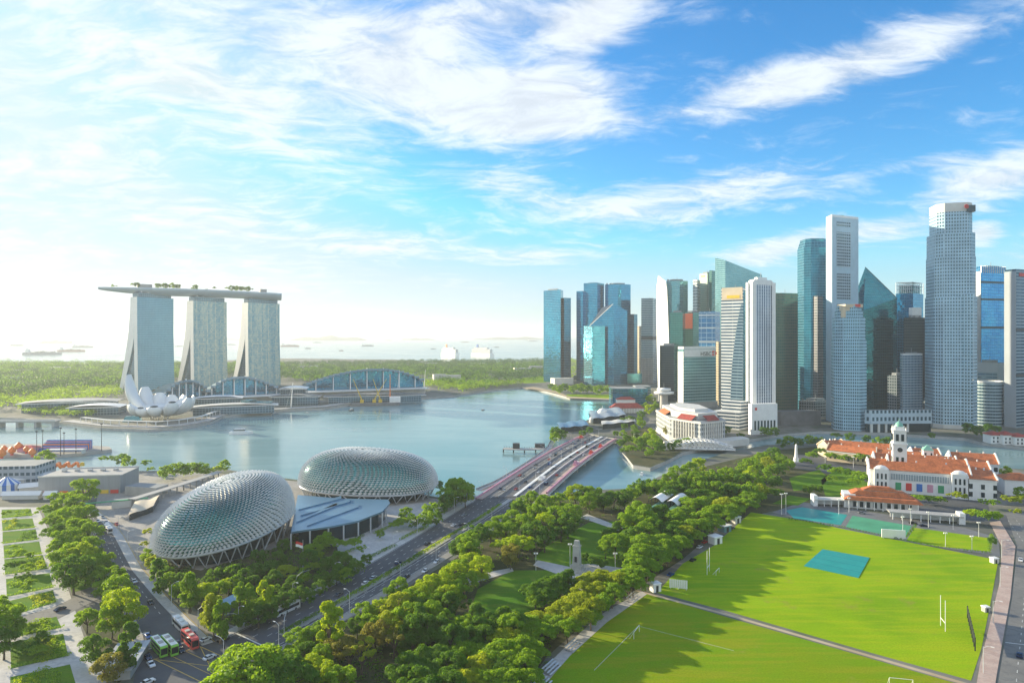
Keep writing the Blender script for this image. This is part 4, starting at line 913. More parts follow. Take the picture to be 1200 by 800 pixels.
def barrier(A, name, m, f0, w, h, lift=0):
    def f(mb):
        C = [lerp(p, q, f0) for p, q in zip(bl, br)]; D = offset(C, w)
        for i in range(19):
            z0, z1 = bz(i / 19) + lift, bz((i + 1) / 19) + lift
            mb.face([(*C[i], z0), (*C[i + 1], z1), (*C[i + 1], z1 + h), (*C[i], z0 + h)]); mb.face([(*D[i], z0), (*D[i + 1], z1), (*D[i + 1], z1 + h), (*D[i], z0 + h)])
            mb.face([(*C[i], z0 + h), (*C[i + 1], z1 + h), (*D[i + 1], z1 + h), (*D[i], z0 + h)])
    return sub(e, name, m, f)
barrier(0, 'pink_barrier', M['pink'], .0, .9, 1.3); barrier(0, 'pink_barrier', M['pink'], .985, .9, 1.5)
barrier(0, 'footpath', M['paving_pink'], .012, 4.5, .25); barrier(0, 'footpath', M['paving_pink'], .90, 5.5, .25)
barrier(0, 'median', M['white'], .52, 2.2, .55); barrier(0, 'lane_divider', M['white'], .72, .5, .9); barrier(0, 'lane_divider', M['concrete'], .30, .5, .9)
for k in range(1, 8):
    f = k / 8; i = int(f * 19)
    sub(e, 'pier', M['concrete'], lambda mb: mb.prism([lerp(bl[i], br[i], .02), lerp(bl[i], br[i], .98), lerp(bl[i + 1], br[i + 1], .86), lerp(bl[i + 1], br[i + 1], .14)], -5, bz(f) - 2.0, 0))
mbm = MB()
for fr_ in (.10, .20, .40, .62, .82):
    C = [lerp(p, q, fr_) for p, q in zip(bl, br)]; C = resample(C, 60)
    for i in range(0, 58, 3):
        z0, z1 = bz(i / 59) + .05, bz((i + 1) / 59) + .05; Dd = offset(C[i:i + 2], .3); mbm.face([(*C[i], z0), (*Dd[0], z0), (*Dd[1], z1), (*C[i + 1], z1)])
mbm.build('lane_markings', M['line'], e)
BRIDGE = (BL, BR, bz)
# footbridge left of it
e = empty('footbridge', (0, 0, 0), 0, 'slender curved footbridge running left of the road bridge', 'footbridge')
fbp = resample([G(u, v) for u, v in [(558, 575), (580, 566), (605, 551), (625, 538), (640, 527), (646, 516), (648, 510)]], 24); fq = offset(fbp, 5)
sub(e, 'deck', M['paving_pale'], lambda mb: [mb.prism([fbp[i], fbp[i + 1], fq[i + 1], fq[i]], .4, 1.0, 0, bottom=True) for i in range(23)])
sub(e, 'railing', M['steel'], lambda mb: [mb.prism([A[i], A[i + 1], (A[i + 1][0] + .15, A[i + 1][1]), (A[i][0] + .15, A[i][1])], 1.0, 2.1, 0) for A in (fbp, fq) for i in range(23)])
for i in range(3, 22, 4): sub(e, 'pier', M['concrete'], lambda mb: mb.box((*lerp(fbp[i], fq[i], .5), -5), (1.6, 1.6, 5.4)))
# jetty
def jetty(label, pts, w, zt=.8):
    e = empty('jetty', (*pts[0], -3), 0, label, 'jetty'); o = pts[0]; q = [(p[0] - o[0], p[1] - o[1]) for p in pts]; r = offset(q, w)
    sub(e, 'deck', M['concrete'], lambda mb: [mb.prism([q[i], q[i + 1], r[i + 1], r[i]], 3.0, 3 + zt, 0, bottom=True) for i in range(len(q) - 1)])
    for i in range(len(q)): sub(e, 'pile', M['dark_metal'], lambda mb: mb.box((*lerp(q[i], r[i], .5), -3), (1.2, 1.2, 6.5)))
    sub(e, 'railing', M['dark_metal'], lambda mb: [mb.box((*lerp(q[i], q[i + 1], k / 4), 3 + zt), (.3, .3, 1.4)) for i in range(len(q) - 1) for k in range(5)])
    return e
je = jetty('dark jetty platform left of the road bridge far end', resample([G(591, 525), G(620, 526), G(648, 524)], 6), 9)
sub(je, 'shelter', M['dark_metal'], lambda mb: (mb.box((12, -4, 3.8), (7, 6, 5)), mb.box((36, 2, 3.8), (10, 7, 3.5))))
# arched truss bridge
e = empty('truss_bridge', (*G(815, 527), 0), 0, 'white lattice truss bridge humped over the river by the colonnaded hotel', 'truss bridge'); O = G(815, 527)
A, B = G(785, 527), G(862, 529); A2, B2 = G(779, 521), G(856, 522)
def truss(P0, P1):
    def f(mb):
        n = 16; P0l, P1l = (P0[0] - O[0], P0[1] - O[1]), (P1[0] - O[0], P1[1] - O[1]); top = []; bot = []
        for i in range(n + 1):
            p = lerp(P0l, P1l, i / n); top.append((*p, 2.5 + 6.5 * math.sin(math.pi * i / n))); bot.append((*p, 1.2 + .8 * math.sin(math.pi * i / n)))
        mb.tube(top, .55, 5); mb.tube(bot, .5, 5)
        for i in range(n): mb.tube([top[i], bot[i + 1]], .3, 4); mb.tube([bot[i], top[i + 1]], .3, 4); mb.tube([top[i], bot[i]], .3, 4)
    return f
sub(e, 'truss', M['white'], truss(A, B)); sub(e, 'truss', M['white'], truss(A2, B2)); sub(e, 'truss', M['white'], truss(lerp(A, A2, .5), lerp(B, B2, .5)))
sub(e, 'deck', M['paving_pale'], lambda mb: mb.prism([(p[0] - O[0], p[1] - O[1]) for p in (A, B, B2, A2)], .6, 1.3, 0, bottom=True))
sub(e, 'cross_bracing', M['white'], lambda mb: [mb.tube([(*[x - y for x, y in zip(lerp(A, B, i / 16), O)], 2.5 + 6.5 * math.sin(math.pi * i / 16)), (*[x - y for x, y in zip(lerp(A2, B2, (i + s) / 16), O)], 2.5 + 6.5 * math.sin(math.pi * (i + s) / 16))], .35, 4) for i in range(1, 15) for s in (0, 1, -1)])
sub(e, 'abutment', M['offwhite'], lambda mb: mb.box((A[0] - O[0] - 3, A[1] - O[1] + 3, 0), (5, 5, 8)))
# ------------------------------------------------------------------ colonnaded hotel
O = P(806, 720); e = empty('colonnaded_hotel', (*O, 0), 0, 'grey-white classical hotel with tall columns and red tiled roof strips', 'hotel'); e.scale = (.88, .88, .95)
pf = [(p[0] - O[0], p[1] - O[1]) for p in (G(806, 528), G(841, 520), P(833, 760), P(803, 815), P(779, 800), P(777, 730))]
fullw = facade('classical_wall', (.42, .44, .45), (.05, .08, .10), 3.6, 5.0, .55, .45, .3, .2, .5)
pf = [(-2, -62), (34, -40), (36, 40), (6, 78), (-26, 62), (-28, -20)]
sub(e, 'wall', [fullw, M['roof_grey']], lambda mb: mb.prism(pf, 0, 27, 0, 1))
sub(e, 'attic', M['offwhite'], lambda mb: (mb.prism(shrink(pf, .80), 27, 34, 0), mb.prism(shrink(pf, .55), 34, 37, 0)))
sub(e, 'cornice', M['offwhite'], lambda mb: mb.prism(shrink(pf, 1.025), 24.5, 26, 0, bottom=True))
sub(e, 'plinth', M['offwhite'], lambda mb: mb.prism(shrink(pf, 1.03), 0, 5, 0))
def rstrip(a, b_, z): 
    def f(mb):
        L = math.dist(a, b_); nx, ny = (b_[1] - a[1]) / L, -(b_[0] - a[0]) / L
        p, q = lerp(a, b_, .26), lerp(a, b_, .74)
        mb.face([(p[0] + nx * 1.5, p[1] + ny * 1.5, z), (q[0] + nx * 1.5, q[1] + ny * 1.5, z), (q[0] - nx * 7, q[1] - ny * 7, z + 5), (p[0] - nx * 7, p[1] - ny * 7, z + 5)])
    return f
for i in (0, 1, 4, 5): sub(e, 'roof', M['tiles_red'] if i != 4 else M['tiles'], rstrip(pf[i], pf[(i + 1) % 6], 27.2))
for i in (0, 5, 1):
    a, b_ = pf[i], pf[(i + 1) % 6]; L = math.dist(a, b_); nx, ny = (b_[1] - a[1]) / L, -(b_[0] - a[0]) / L
    for k in range(9):
        p = lerp(a, b_, .16 + .085 * k); sub(e, 'column', M['offwhite'], lambda mb: mb.tube([(p[0] + nx * 1.2, p[1] + ny * 1.2, 5), (p[0] + nx * 1.2, p[1] + ny * 1.2, 24.6)], 1.0, 8))
sub(e, 'terrace', M['offwhite'], lambda mb: mb.prism([(30, -66), (60, -48), (58, -30), (36, -40), (0, -64)], 0, 7, 0))
# round lookout
e = empty('lookout_tower', (*P(778, 960), 0), 0, 'white lookout tower topped by two round discs', 'lookout tower')
sub(e, 'shaft', M['concrete'], lambda mb: mb.lathe((0, 0, 0), [(6, 0), (6, 27)], 16))
sub(e, 'disc', M['white'], lambda mb: mb.lathe((0, 0, 26), [(6, 0), (14, 1.5), (14.5, 4.5), (6, 5)], 28), True)
sub(e, 'disc', M['white'], lambda mb: mb.lathe((0, 0, 31.5), [(5, 0), (10, 1), (10, 4), (.1, 5)], 24), True)
sub(e, 'aerial', M['steel'], lambda mb: mb.tube([(0, 0, 36), (0, 0, 43)], .25, 4))
# bayside blocks
def block(label, u, Y, sx, sy, h, wall, roof=None, rz=0, name='waterfront_block', cat='building', hip=4, group=None, eave=1.0):
    e = empty(name, (*P(u, Y), 0), R(rz), label, cat, group)
    sub(e, 'wall', [wall, M['roof_grey']], lambda mb: mb.box((0, 0, 0), (sx, sy, h), 0, 0, 1))
    if roof:
        def f(mb):
            a, b_ = sx / 2 + eave, sy / 2 + eave; r_ = max(.5, a - b_) if sx > sy else .5; s_ = max(.5, b_ - a) if sy > sx else .5
            B4 = [(-a, -b_, h + .1), (a, -b_, h + .1), (a, b_, h + .1), (-a, b_, h + .1)]; T = [(-r_, -s_, h + hip), (r_, -s_, h + hip), (r_, s_, h + hip), (-r_, s_, h + hip)]
            for i in range(4): j = (i + 1) % 4; mb.face([B4[i], B4[j], T[j], T[i]])
            mb.face(T); mb.face(B4[::-1])
        sub(e, 'roof', roof, f)
    return e
block('teal glass low block behind the red-roofed pier hall', 736, 1090, 58, 40, 26, FM['deep2'])
e = block('long pier hall with a red roof and white columns on the water', 734, 960, 48, 16, 7, M['offwhite'], M['tiles_red'], 3, 'pier_hall', hip=7)
for k in range(12): sub(e, 'column', M['white'], lambda mb: mb.box((-22 + 4 * k, -9, 0), (.9, .9, 6.8)))
block('small white hall with a dark red roof above the pier hall', 733, 1015, 28, 14, 14, M['white'], M['tiles_red'], 0, 'small_hall', hip=4)
block('pale rooftop terrace block right of the teal block', 752, 1120, 26, 26, 27, FM['greyband'])
def wavy(label, pts_px, h, amp, m, n=12):
    e = empty('wavy_roof_pavilion', (0, 0, 0), 0, label, 'pavilion'); A = resample([G(*p) for p in pts_px[0]], n + 1); B = resample([G(*p) for p in pts_px[1]], n + 1)
    sub(e, 'roof', m, lambda mb: mb.grid([[(*lerp(A[i], B[i], j / 5), h + amp * math.sin(math.pi * j / 5) + amp * .4 * math.sin(i * 1.3)) for j in range(6)] for i in range(n + 1)]), True)
    sub(e, 'glass_wall', M['dark_glass'], lambda mb: mb.prism([lerp(p, centre(A + B), .08) for p in (A[0], A[-1], B[-1], B[0])], 0, h - .2, 0))
    return e
wavy('silver wave-roofed waterfront pavilion, larger one beside the bridge head', ([(694, 497), (734, 492)], [(688, 488), (722, 481)]), 7, 2, plain('silver_roof', (.34, .39, .43), .45, .2))
wavy('teal flat wave-roofed pavilion left of the bridge far end', ([(656, 507), (690, 504)], [(652, 501), (684, 497)]), 6, 1.5, M['blue_roof'])
wavy('long pale canopy on the waterfront behind the bridge head', ([(705, 503), (745, 499)], [(704, 499), (742, 495)]), 6, 1.2, M['offwhite'])
e = empty('domed_kiosk', (*P(706, 890), 0), 0, 'small white domed kiosk on the waterfront', 'kiosk'); sub(e, 'dome', M['white'], lambda mb: mb.lathe((0, 0, 7), [(7, 0), (6.4, 3.5), (4, 6), (.3, 7.5), (.1, 11)], 18), True); sub(e, 'drum', M['offwhite'], lambda mb: mb.lathe((0, 0, 0), [(7.3, 0), (7.3, 7.2)], 18))
e = empty('domed_kiosk', (*P(694, 850), 0), 0, 'tiny white round hut near the wave-roofed pavilion', 'kiosk'); sub(e, 'dome', M['white'], lambda mb: mb.lathe((0, 0, 4), [(4, 0), (3.4, 2.2), (.1, 3.8)], 16), True); sub(e, 'drum', M['offwhite'], lambda mb: mb.lathe((0, 0, 0), [(4.2, 0), (4.2, 4.1)], 16))
# ------------------------------------------------------------------ civic buildings by the field
def gable(mb, sx, sy, h, rise, eave=.8, mi=0):
    a, b_ = sx / 2 + eave, sy / 2 + eave
    for s in (-1, 1):
        mb.face([(-a, s * b_, h - .2), (a, s * b_, h - .2), (a, 0, h + rise), (-a, 0, h + rise)], None, mi)
        mb.face([(s * (a - .3), -b_, h - .2), (s * (a - .3), b_, h - .2), (s * (a - .3), 0, h + rise - .1)], None, mi + 1)
    mb.face([(-a, -b_, h - .25), (-a, b_, h - .25), (a, b_, h - .25), (a, -b_, h - .25)], None, mi)
def windows(e, x0, x1, n, y, z0, z1, w, name='window', m=None, face='front'):
    for k in range(n):
        x = x0 + (x1 - x0) * (k / max(1, n - 1)); f = sub(e, name, m or M['dark_glass'], lambda mb: mb.box((x, y, z0), (w, .3, z1 - z0)) if face == 'front' else mb.box((y, x, z0), (.3, w, z1 - z0)))
def wing(label, c, sx, sy, h, rise, rz, wall=None, roof=None, cat='building', name='theatre_wing', win=0, rows=1, group='wings of the white theatre hall'):
    e = empty(name, (*c, 0), R(rz), label, cat, group)
    sub(e, 'wall', wall or M['white'], lambda mb: mb.box((0, 0, 0), (sx, sy, h)))
    sub(e, 'roof', [roof or M['tiles'], wall or M['white']], lambda mb: gable(mb, sx, sy, h, rise))
    sub(e, 'cornice', M['white'], lambda mb: [mb.box((0, s * (sy / 2 + .12), h - 1.6), (sx + .6, .5, .7)) for s in (-1, 1)])
    def para(mb, only=None):
        for s in ((only,) if only else (-1, 1)):
            x0, x1 = s * (sx / 2 + .1), s * (sx / 2 + 1.0)
            for q in (-1, 1):
                y0 = q * (sy / 2 + .6); A = [(x0, y0, h - .5), (x0, 0, h + rise), (x0, 0, h + rise + 1.1), (x0, y0, h + .6)]; B = [(x1, *p[1:]) for p in A]
                mb.face(A); mb.face(B); [mb.face([A[i], A[(i + 1) % 4], B[(i + 1) % 4], B[i]]) for i in range(4)]
    [sub(e, 'gable_parapet', wall or M['white'], lambda mb: para(mb, s_)) for s_ in (-1, 1)]
    for k in range(3): sub(e, 'chimney', M['white'], lambda mb: mb.box((sx * (-.3 + .3 * k), sy * .18, h + rise * .4), (.9, .9, rise * .6 + .8)))
    for r in range(rows):
        if win: windows(e, -sx * .44, sx * .44, win, -sy / 2 - .1, 2.5 + r * 5.5, 5.8 + r * 5.5, sx / win * .4)
    return e
e = wing('white front wing with an orange roof, square banners and arched end bays facing the field', (296, 474), 62, 15, 16.5, 5, -22.5, win=0)
for sx_ in (-24, 24):
    sub(e, 'arched_bay', M['white'], lambda mb: (mb.box((sx_, -9, 0), (9.5, 5, 16)), mb.prism([(sx_ - 4.7, -11.6), (sx_ + 4.7, -11.6), (sx_ + 4.7, -6), (sx_ - 4.7, -6)], 16, lambda p: 17.2), mb.lathe((sx_, -9, 16.2), [(4.6, 0), (4, 1.8), (2.4, 3.0), (.1, 3.4)], 14, 0, 1, .6)))
    windows(e, sx_ - 2.6, sx_ + 2.6, 3, -11.7, 2, 8, 1.1); windows(e, sx_ - 2.6, sx_ + 2.6, 3, -11.7, 10, 14, 1.1)
for k, mm in enumerate(['green', 'red', 'blue', 'pink', 'green']): sub(e, 'banner', M[mm], lambda mb: mb.box((-13 + 6.6 * k, -7.75, 2.2), (3.6, .3, 5.4)), label=['dark green banner left', 'red banner', 'blue banner', 'pink banner', 'dark green banner right'][k])
sub(e, 'gallery_glass', plain('gallery_glass', (.30, .38, .44), .3, .3, .1, .3), lambda mb: mb.box((0, -7.8, 9.6), (36, .4, 4.2)))
sub(e, 'gallery_mullion', M['white'], lambda mb: [mb.box((-18 + 1.6 * k, -8.1, 9.6), (.25, .2, 4.2)) for k in range(23)])
wing('white middle wing with an orange roof directly behind the front wing', (314, 492), 50, 16, 17, 5, -22.5, win=10)
wing('white hall block with an orange hipped roof right of the middle wing', (346, 494), 26, 20, 14, 5, -22.5, win=5, rows=2)
wing('white corner block with grey-blue side and small orange roof at the right end', (331, 461), 16, 26, 15, 4, -22.5, win=3, rows=2)
wing('rear orange-roofed wing between the clock tower and the river', (322, 520), 56, 15, 14, 5, -20, win=9)
wing('orange-roofed rear block at the far right of the theatre group', (370, 522), 30, 22, 14, 6, -22, win=5, rows=2)
wing('small square white pavilion with an orange roof behind the theatre', (356, 560), 20, 14, 13, 4, -15, win=4)
wing('low orange-roofed wing just left of the clock tower', (290, 508), 20, 12, 14, 4, -22, win=3)
MW = 'wings of the cream riverside museum'
wing('long cream museum wing with orange roof, left of the clock tower', (311, 583), 48, 15, 10, 4.5, -42, M['cream'], win=12, name='museum_wing', group=MW)
wing('shorter cream museum wing with an orange roof at the far left end', (304, 616), 20, 15, 10, 5, 15, M['cream'], win=5, name='museum_wing', group=MW)
wing('cream museum wing with orange roof nearest the river', (326, 606), 46, 15, 10, 5, -30, M['cream'], win=8, name='museum_wing', group=MW)
wing('cream museum wing joining the theatre behind the clock tower', (336, 556), 40, 14, 11, 4.5, -30, M['cream'], win=7, name='museum_wing', group=MW)
# small green-roofed cupola
e = empty('cupola', (*P(1087, 530), 15), R(-22), 'small white cupola with a green pyramid roof on the orange roofs', 'cupola')
sub(e, 'wall', M['white'], lambda mb: mb.box((0, 0, 0), (7, 7, 6))); sub(e, 'roof', M['copper'], lambda mb: mb.box((0, 0, 6), (8, 8, 4), 0, 0, None, .05)); windows(e, -2, 2, 2, -3.6, 1.5, 4, 1.1)
# clock tower
e = empty('clock_tower', (*P(1053.5, 486), 0), R(-22.5), 'white clock tower with a round clock and green dome', 'clock tower')
sub(e, 'shaft', M['white'], lambda mb: (mb.box((0, 0, 0), (11, 11, 19), 0, 0, None, .93), mb.box((0, 0, 19), (9, 9, 15)), mb.box((0, 0, 33), (10, 10, 1.2)), mb.box((0, 0, 34.2), (8.4, 8.4, 9)), mb.box((0, 0, 43), (9.2, 9.2, 1)), mb.box((0, 0, 44), (6, 6, 2.4))))
sub(e, 'dome', M['copper'], lambda mb: mb.lathe((0, 0, 46), [(2.9, 0), (2.8, 1.3), (2.1, 2.8), (.8, 3.8), (.2, 4.3), (.1, 6.5)], 16), True)
for a in range(4):
    rt = a * math.pi / 2; dx, dy = math.sin(rt), -math.cos(rt)
    fc = sub(e, 'clock_face', M['white'], lambda mb: mb.tube([(dx * 4.55, dy * 4.55, 29.5), (dx * 4.8, dy * 4.8, 29.5)], 2.1, 20))
    sub(fc, 'clock_dial', M['dark_metal'], lambda mb: mb.tube([(dx * 4.82, dy * 4.82, 29.5), (dx * 4.9, dy * 4.9, 29.5)], 1.7, 20))
    for z0, z1, w in ((36, 41, 1.6), (8, 12, 1.4), (20, 24, 1.4)):
        for s in (-1.7, 1.7): sub(e, 'window', M['dark_glass'], lambda mb: mb.box((dx * 4.55 + dy * s, dy * 4.55 - dx * s, z0), (.3 + w * abs(dy), .3 + w * abs(dx), z1 - z0)) if z0 != 8 else mb.box((dx * 5.3 + dy * s, dy * 5.3 - dx * s, z0), (.3 + w * abs(dy), .3 + w * abs(dx), z1 - z0)))
for sx_ in (-3.9, 3.9):
    for sy_ in (-3.9, 3.9): sub(e, 'pinnacle', M['white'], lambda mb: mb.tube([(sx_, sy_, 44), (sx_, sy_, 46.4)], [.5, .15], 5))
# clubhouse
e = empty('clubhouse', (*P(1031, 432), 0), R(-19), 'long clubhouse with layered orange roofs and a veranda beside the courts', 'clubhouse')
sub(e, 'wall', M['white'], lambda mb: (mb.box((0, 0, 0), (42, 14, 6)), mb.box((-19, -1, 0), (7, 12, 9))))
sub(e, 'roof', M['tiles'], lambda mb: [mb.box((0, y, z), (l, d, hh), 0, 0, None, tp) for y, z, l, d, hh, tp in ((-2, 6.01, 46, 18, 2.2, .86), (0, 8.6, 38, 12, 2.6, .72), (0, 11.6, 22, 7, 2.4, .5))])
sub(e, 'upper_wall', M['white'], lambda mb: (mb.box((0, 0, 7.5), (36, 10, 1.2)), mb.box((0, 0, 10.6), (20, 5.4, 1.3))))
for k in range(9): sub(e, 'column', M['white'], lambda mb: mb.box((-20 + 5 * k, -10, 0), (.5, .5, 6)))
windows(e, -16, 16, 9, -7.1, 1, 4.6, 2)
e = empty('long_canopy', (*P(976, 437), 0), R(-8), 'long flat white canopy left of the clubhouse with orange roofs', 'canopy')
sub(e, 'roof', M['offwhite'], lambda mb: mb.box((0, 0, 4.2), (26, 8, .6))); sub(e, 'wall', M['white'], lambda mb: (mb.box((-12, 0, 0), (2.5, 7, 7)), mb.box((0, 3, 0), (24, .5, 4.2))))
for k in range(6): sub(e, 'column', M['white'], lambda mb: mb.box((-11 + 4.4 * k, -3.5, 0), (.4, .4, 4.2)))
e = empty('long_canopy', (*P(1083, 402), 0), R(-17), 'long flat grey canopy right of the clubhouse above the bowling green', 'canopy')
sub(e, 'roof', M['concrete'], lambda mb: mb.box((0, 0, 4.2), (40, 8, .6))); sub(e, 'wall', M['white'], lambda mb: (mb.box((19.5, 0, 0), (3, 7, 6.5)), mb.box((0, 3, 0), (36, .5, 4.2))))
for k in range(8): sub(e, 'column', M['white'], lambda mb: mb.box((-18 + 5.1 * k, -3.5, 0), (.4, .4, 4.2)))
# houses by the right edge
block('white house with an orange roof at the right edge beyond the theatre', 1192, 470, 20, 16, 11, M['white'], M['tiles'], -20, 'white_house', 'house', 4)
SH = 'white riverside shophouses with red roofs'
for k, (u, Y) in enumerate([(1164, 690), (1178, 684), (1192, 678), (1210, 672)]):
    e = block(['leftmost riverside shophouse, white with a red tiled roof', 'second riverside shophouse from the left, white with a red roof', 'third riverside shophouse from the left, just inside the frame', 'riverside shophouse at the very edge of the picture, white and red'][k], u, Y, 12.5, 14, 9 + (k % 2), M['white'], M['tiles_red'], -4, 'shophouse', 'shophouse', 3.5, SH)
    for z in (1.5, 5.2): windows(e, -4, 4, 3, -7.1, z, z + 2.2, 1.4)
# memorial obelisk tower
e = empty('memorial_tower', (*G(676, 669), 0), R(-25), 'grey stone memorial tower on stepped pale plaza in the park', 'memorial')
stone = plain('memorial_stone', (.40, .40, .37), .8, 0, .15, .5)
sub(e, 'base', stone, lambda mb: (mb.box((0, 0, .1), (9, 7, .7)), mb.box((0, 0, .8), (7, 5.2, .7)), mb.box((0, 0, 1.5), (5.4, 4, 1.6))))
sub(e, 'shaft', stone, lambda mb: (mb.box((0, 0, 3.1), (3.7, 3.0, 9), 0, 0, None, .86), mb.box((0, 0, 12.1), (3.6, 2.9, .6)), mb.box((0, 0, 12.7), (2.8, 2.2, 1.8), 0, 0, None, .85), mb.box((0, 0, 14.5), (2.2, 1.7, .5))))
sub(e, 'panel', M['dark_metal'], lambda mb: mb.box((0, -1.75, 5), (1.2, .2, 2.6)))
e = empty('obelisk', (*G(933, 541), 0), 0, 'slim white obelisk on a stepped base beside the small lawn', 'obelisk')
sub(e, 'base', M['white'], lambda mb: (mb.box((0, 0, 0), (5, 5, 1)), mb.box((0, 0, 1), (3.4, 3.4, 3)))); sub(e, 'shaft', M['white'], lambda mb: (mb.box((0, 0, 4), (2.2, 2.2, 11), 0, 0, None, .6), mb.box((0, 0, 15), (1.32, 1.32, 1.5), 0, 0, None, .05)))
# twin arched tents
for k, (u, v) in enumerate([(775, 594), (793, 598)]):
    e = empty('arched_tent', (*G(u, v), 0), R(-32), ['white vaulted event tent, left of the joined pair among trees', 'white vaulted event tent, right of the joined pair among trees'][k], 'event tent', 'twin vaulted tents')
    sub(e, 'roof', M['white'], lambda mb: mb.grid([[(x, y, 6.5 + 2.6 * math.cos(x / 4.6 * math.pi / 2)) for x in [-4.6 + .92 * i for i in range(11)]] for y in (-12, -6, 0, 6, 12)]), True)
    [sub(e, 'post', M['dark_metal'], lambda mb: mb.box((x, y, 0), (.35, .35, 6.6))) for x in (-4.5, 4.5) for y in (-12, -6, 0, 6, 12)]
    sub(e, 'stage', M['copper'], lambda mb: mb.box((0, 0, 0), (8.4, 23, 1.6))); sub(e, 'side_curtain', M['dark_glass'], lambda mb: mb.box((0, 11, 1.6), (8.4, .3, 5)))
# ------------------------------------------------------------------ left of the frame: event ground
e = empty('exhibition_hall', (*P(106, 482), 0), R(7), 'long grey flat-roofed hall left of the avenue, painted along its foot', 'hall')
sub(e, 'wall', [facade('hall_cladding', (.34, .36, .38), (.26, .28, .30), 2.2, 14, .06, .03, .1, .6, .5), M['concrete']], lambda mb: mb.box((0, 0, 0), (55, 30, 13), 0, 0, 1))
sub(e, 'roof_edge', M['offwhite'], lambda mb: [mb.box((0, y, 13), (55.6, .5, .8)) for y in (-15, 15)])
for k, mm in enumerate(['pink', 'blue', 'orange', 'green', 'pink', 'blue', 'yellow', 'red']): sub(e, 'mural_panel', M[mm], lambda mb: mb.box((-24 + 6.8 * k, -15.15, .3), (5.5, .25, 2.6)))
for k in range(5): sub(e, 'roof_vent', M['steel'], lambda mb: mb.box((-20 + 9 * k, 4, 13), (3, 2, 1.4)))
e = block('grey modern building with dark window bands at the left edge', 12, 505, 52, 26, 15, facade('white_block_wall', (.36, .40, .44), (.06, .12, .16), 4, 5, .3, .55, .3, .2, .3), None, 6, 'event_building')
def tent(label, u, v, sx, sy, h, rz, m='white'):
    e = empty('marquee', (*G(u, v), 0), R(rz), label, 'marquee', 'white marquees of the event ground')
    sub(e, 'roof', M[m], lambda mb: gable(mb, sx, sy, h, 2.6, .2)); sub(e, 'wall', M['offwhite'], lambda mb: mb.box((0, 0, 0), (sx * .94, sy * .92, h - .3)))
def _m2(lst): return lst
for a in [('big white marquee between the windowed building and grey hall', 38, 566, 26, 16, 5, 28), ('low white marquee beside the striped tent', 42, 574, 20, 9, 3.4, 24), ('narrow white marquee in front of the striped tent', 26, 584, 26, 5, 3.0, 4), ('small white marquee by the road end, near the grey hall corner', 60, 584, 8, 6, 3.2, 10)]:
    e = empty('marquee', (*G(a[1], a[2]), 0), R(a[6]), a[0], 'marquee', 'white marquees of the event ground')
    sub(e, 'roof', [M['white'], M['offwhite']], lambda mb: gable(mb, a[3], a[4], a[5], 2.4, .2)); sub(e, 'wall', M['offwhite'], lambda mb: mb.box((0, 0, 0), (a[3] * .94, a[4] * .92, a[5] - .3)))
e = empty('striped_tent', (*G(8, 576), 0), 0, 'round blue and white striped tent at the left edge', 'circus tent')
for mm, off in (('blue', 0), ('white', 1)):
    def f(mb):
        for i in range(off, 20, 2):
            a0, a1 = i * math.pi / 10, (i + 1) * math.pi / 10
            for r0, z0, r1, z1 in ((8, 0, 8, 6), (8.4, 6, 1, 11)): mb.face([(r0 * math.cos(a0), r0 * math.sin(a0), z0), (r0 * math.cos(a1), r0 * math.sin(a1), z0), (r1 * math.cos(a1), r1 * math.sin(a1), z1), (r1 * math.cos(a0), r1 * math.sin(a0), z1)])
    sub(e, 'stripes', M[mm], f)
e = empty('grandstand', (*G(72, 528), 0), R(2), 'floating grandstand with blue and pink seats on the quay', 'grandstand')
for r in range(8): sub(e, 'seat_row', M[['blue', 'blue', 'pink', 'blue', 'orange', 'blue', 'pink', 'blue'][r]], lambda mb: mb.box((0, r * 1.8, 0), (44, 1.7, 1.2 + r * 1.1)))
sub(e, 'stage_canopy', M['offwhite'], lambda mb: (mb.box((14, -14, 3.5), (34, 7, .6)), mb.box((-2, -14, 0), (.6, 6, 3.5)), mb.box((30, -14, 0), (.6, 6, 3.5))))
for k, (u, v) in enumerate([(43, 530), (50, 533), (71, 534), (75, 532), (89, 531), (119, 528)]):
    e = empty('light_mast', (*G(u, v), 0), 0, ['thin light mast, leftmost of the quay masts', 'light mast in front of the left half of the grandstand', 'light mast before the middle of the grandstand', 'light mast right beside the middle one on the quay', 'light mast by the right end of the grandstand', 'lone light mast at the tip of the quay platform'][k], 'light mast', 'light masts on the quay platform')
    hh = 20 + 3 * (k % 3); sub(e, 'pole', M['dark_metal'], lambda mb: mb.tube([(0, 0, 0), (0, 0, hh)], [.35, .2], 6)); sub(e, 'lamp_head', M['dark_metal'], lambda mb: mb.box((0, 0, hh), (2.2, .6, 1)))
LN = 'orange festival lantern figures by the water'
for k, (u, v) in enumerate([(5, 530), (14, 533), (22, 529), (31, 531), (38, 535), (2, 537)]):
    e = empty('lantern', (*G(u, v), 0), 0, ['orange pumpkin-shaped festival lantern, first from the left on the quay', 'orange festival lantern second from the left, taller than wide', 'orange festival lantern third from the left, flat and wide', 'orange festival lantern fourth from the left beside pink roof', 'small orange lantern closest to the grandstand', 'orange lantern at the left edge in front of the row'][k], 'lantern', LN)
    r_ = 2.6 + .5 * (k % 3); sub(e, 'shade', M['orange'], lambda mb: mb.lathe((0, 0, 1), [(.5, 0), (r_, r_ * .7), (r_, r_ * 1.5), (.6, r_ * 2.3), (.1, r_ * 2.4)], 12), True); sub(e, 'base', M['red'], lambda mb: mb.lathe((0, 0, 0), [(1.4, 0), (1.2, 1.2)], 10))
e = empty('dragon_lantern', (*G(74, 553), 0), R(6), 'long orange looped lantern dragon behind the grey hall', 'dragon lantern')
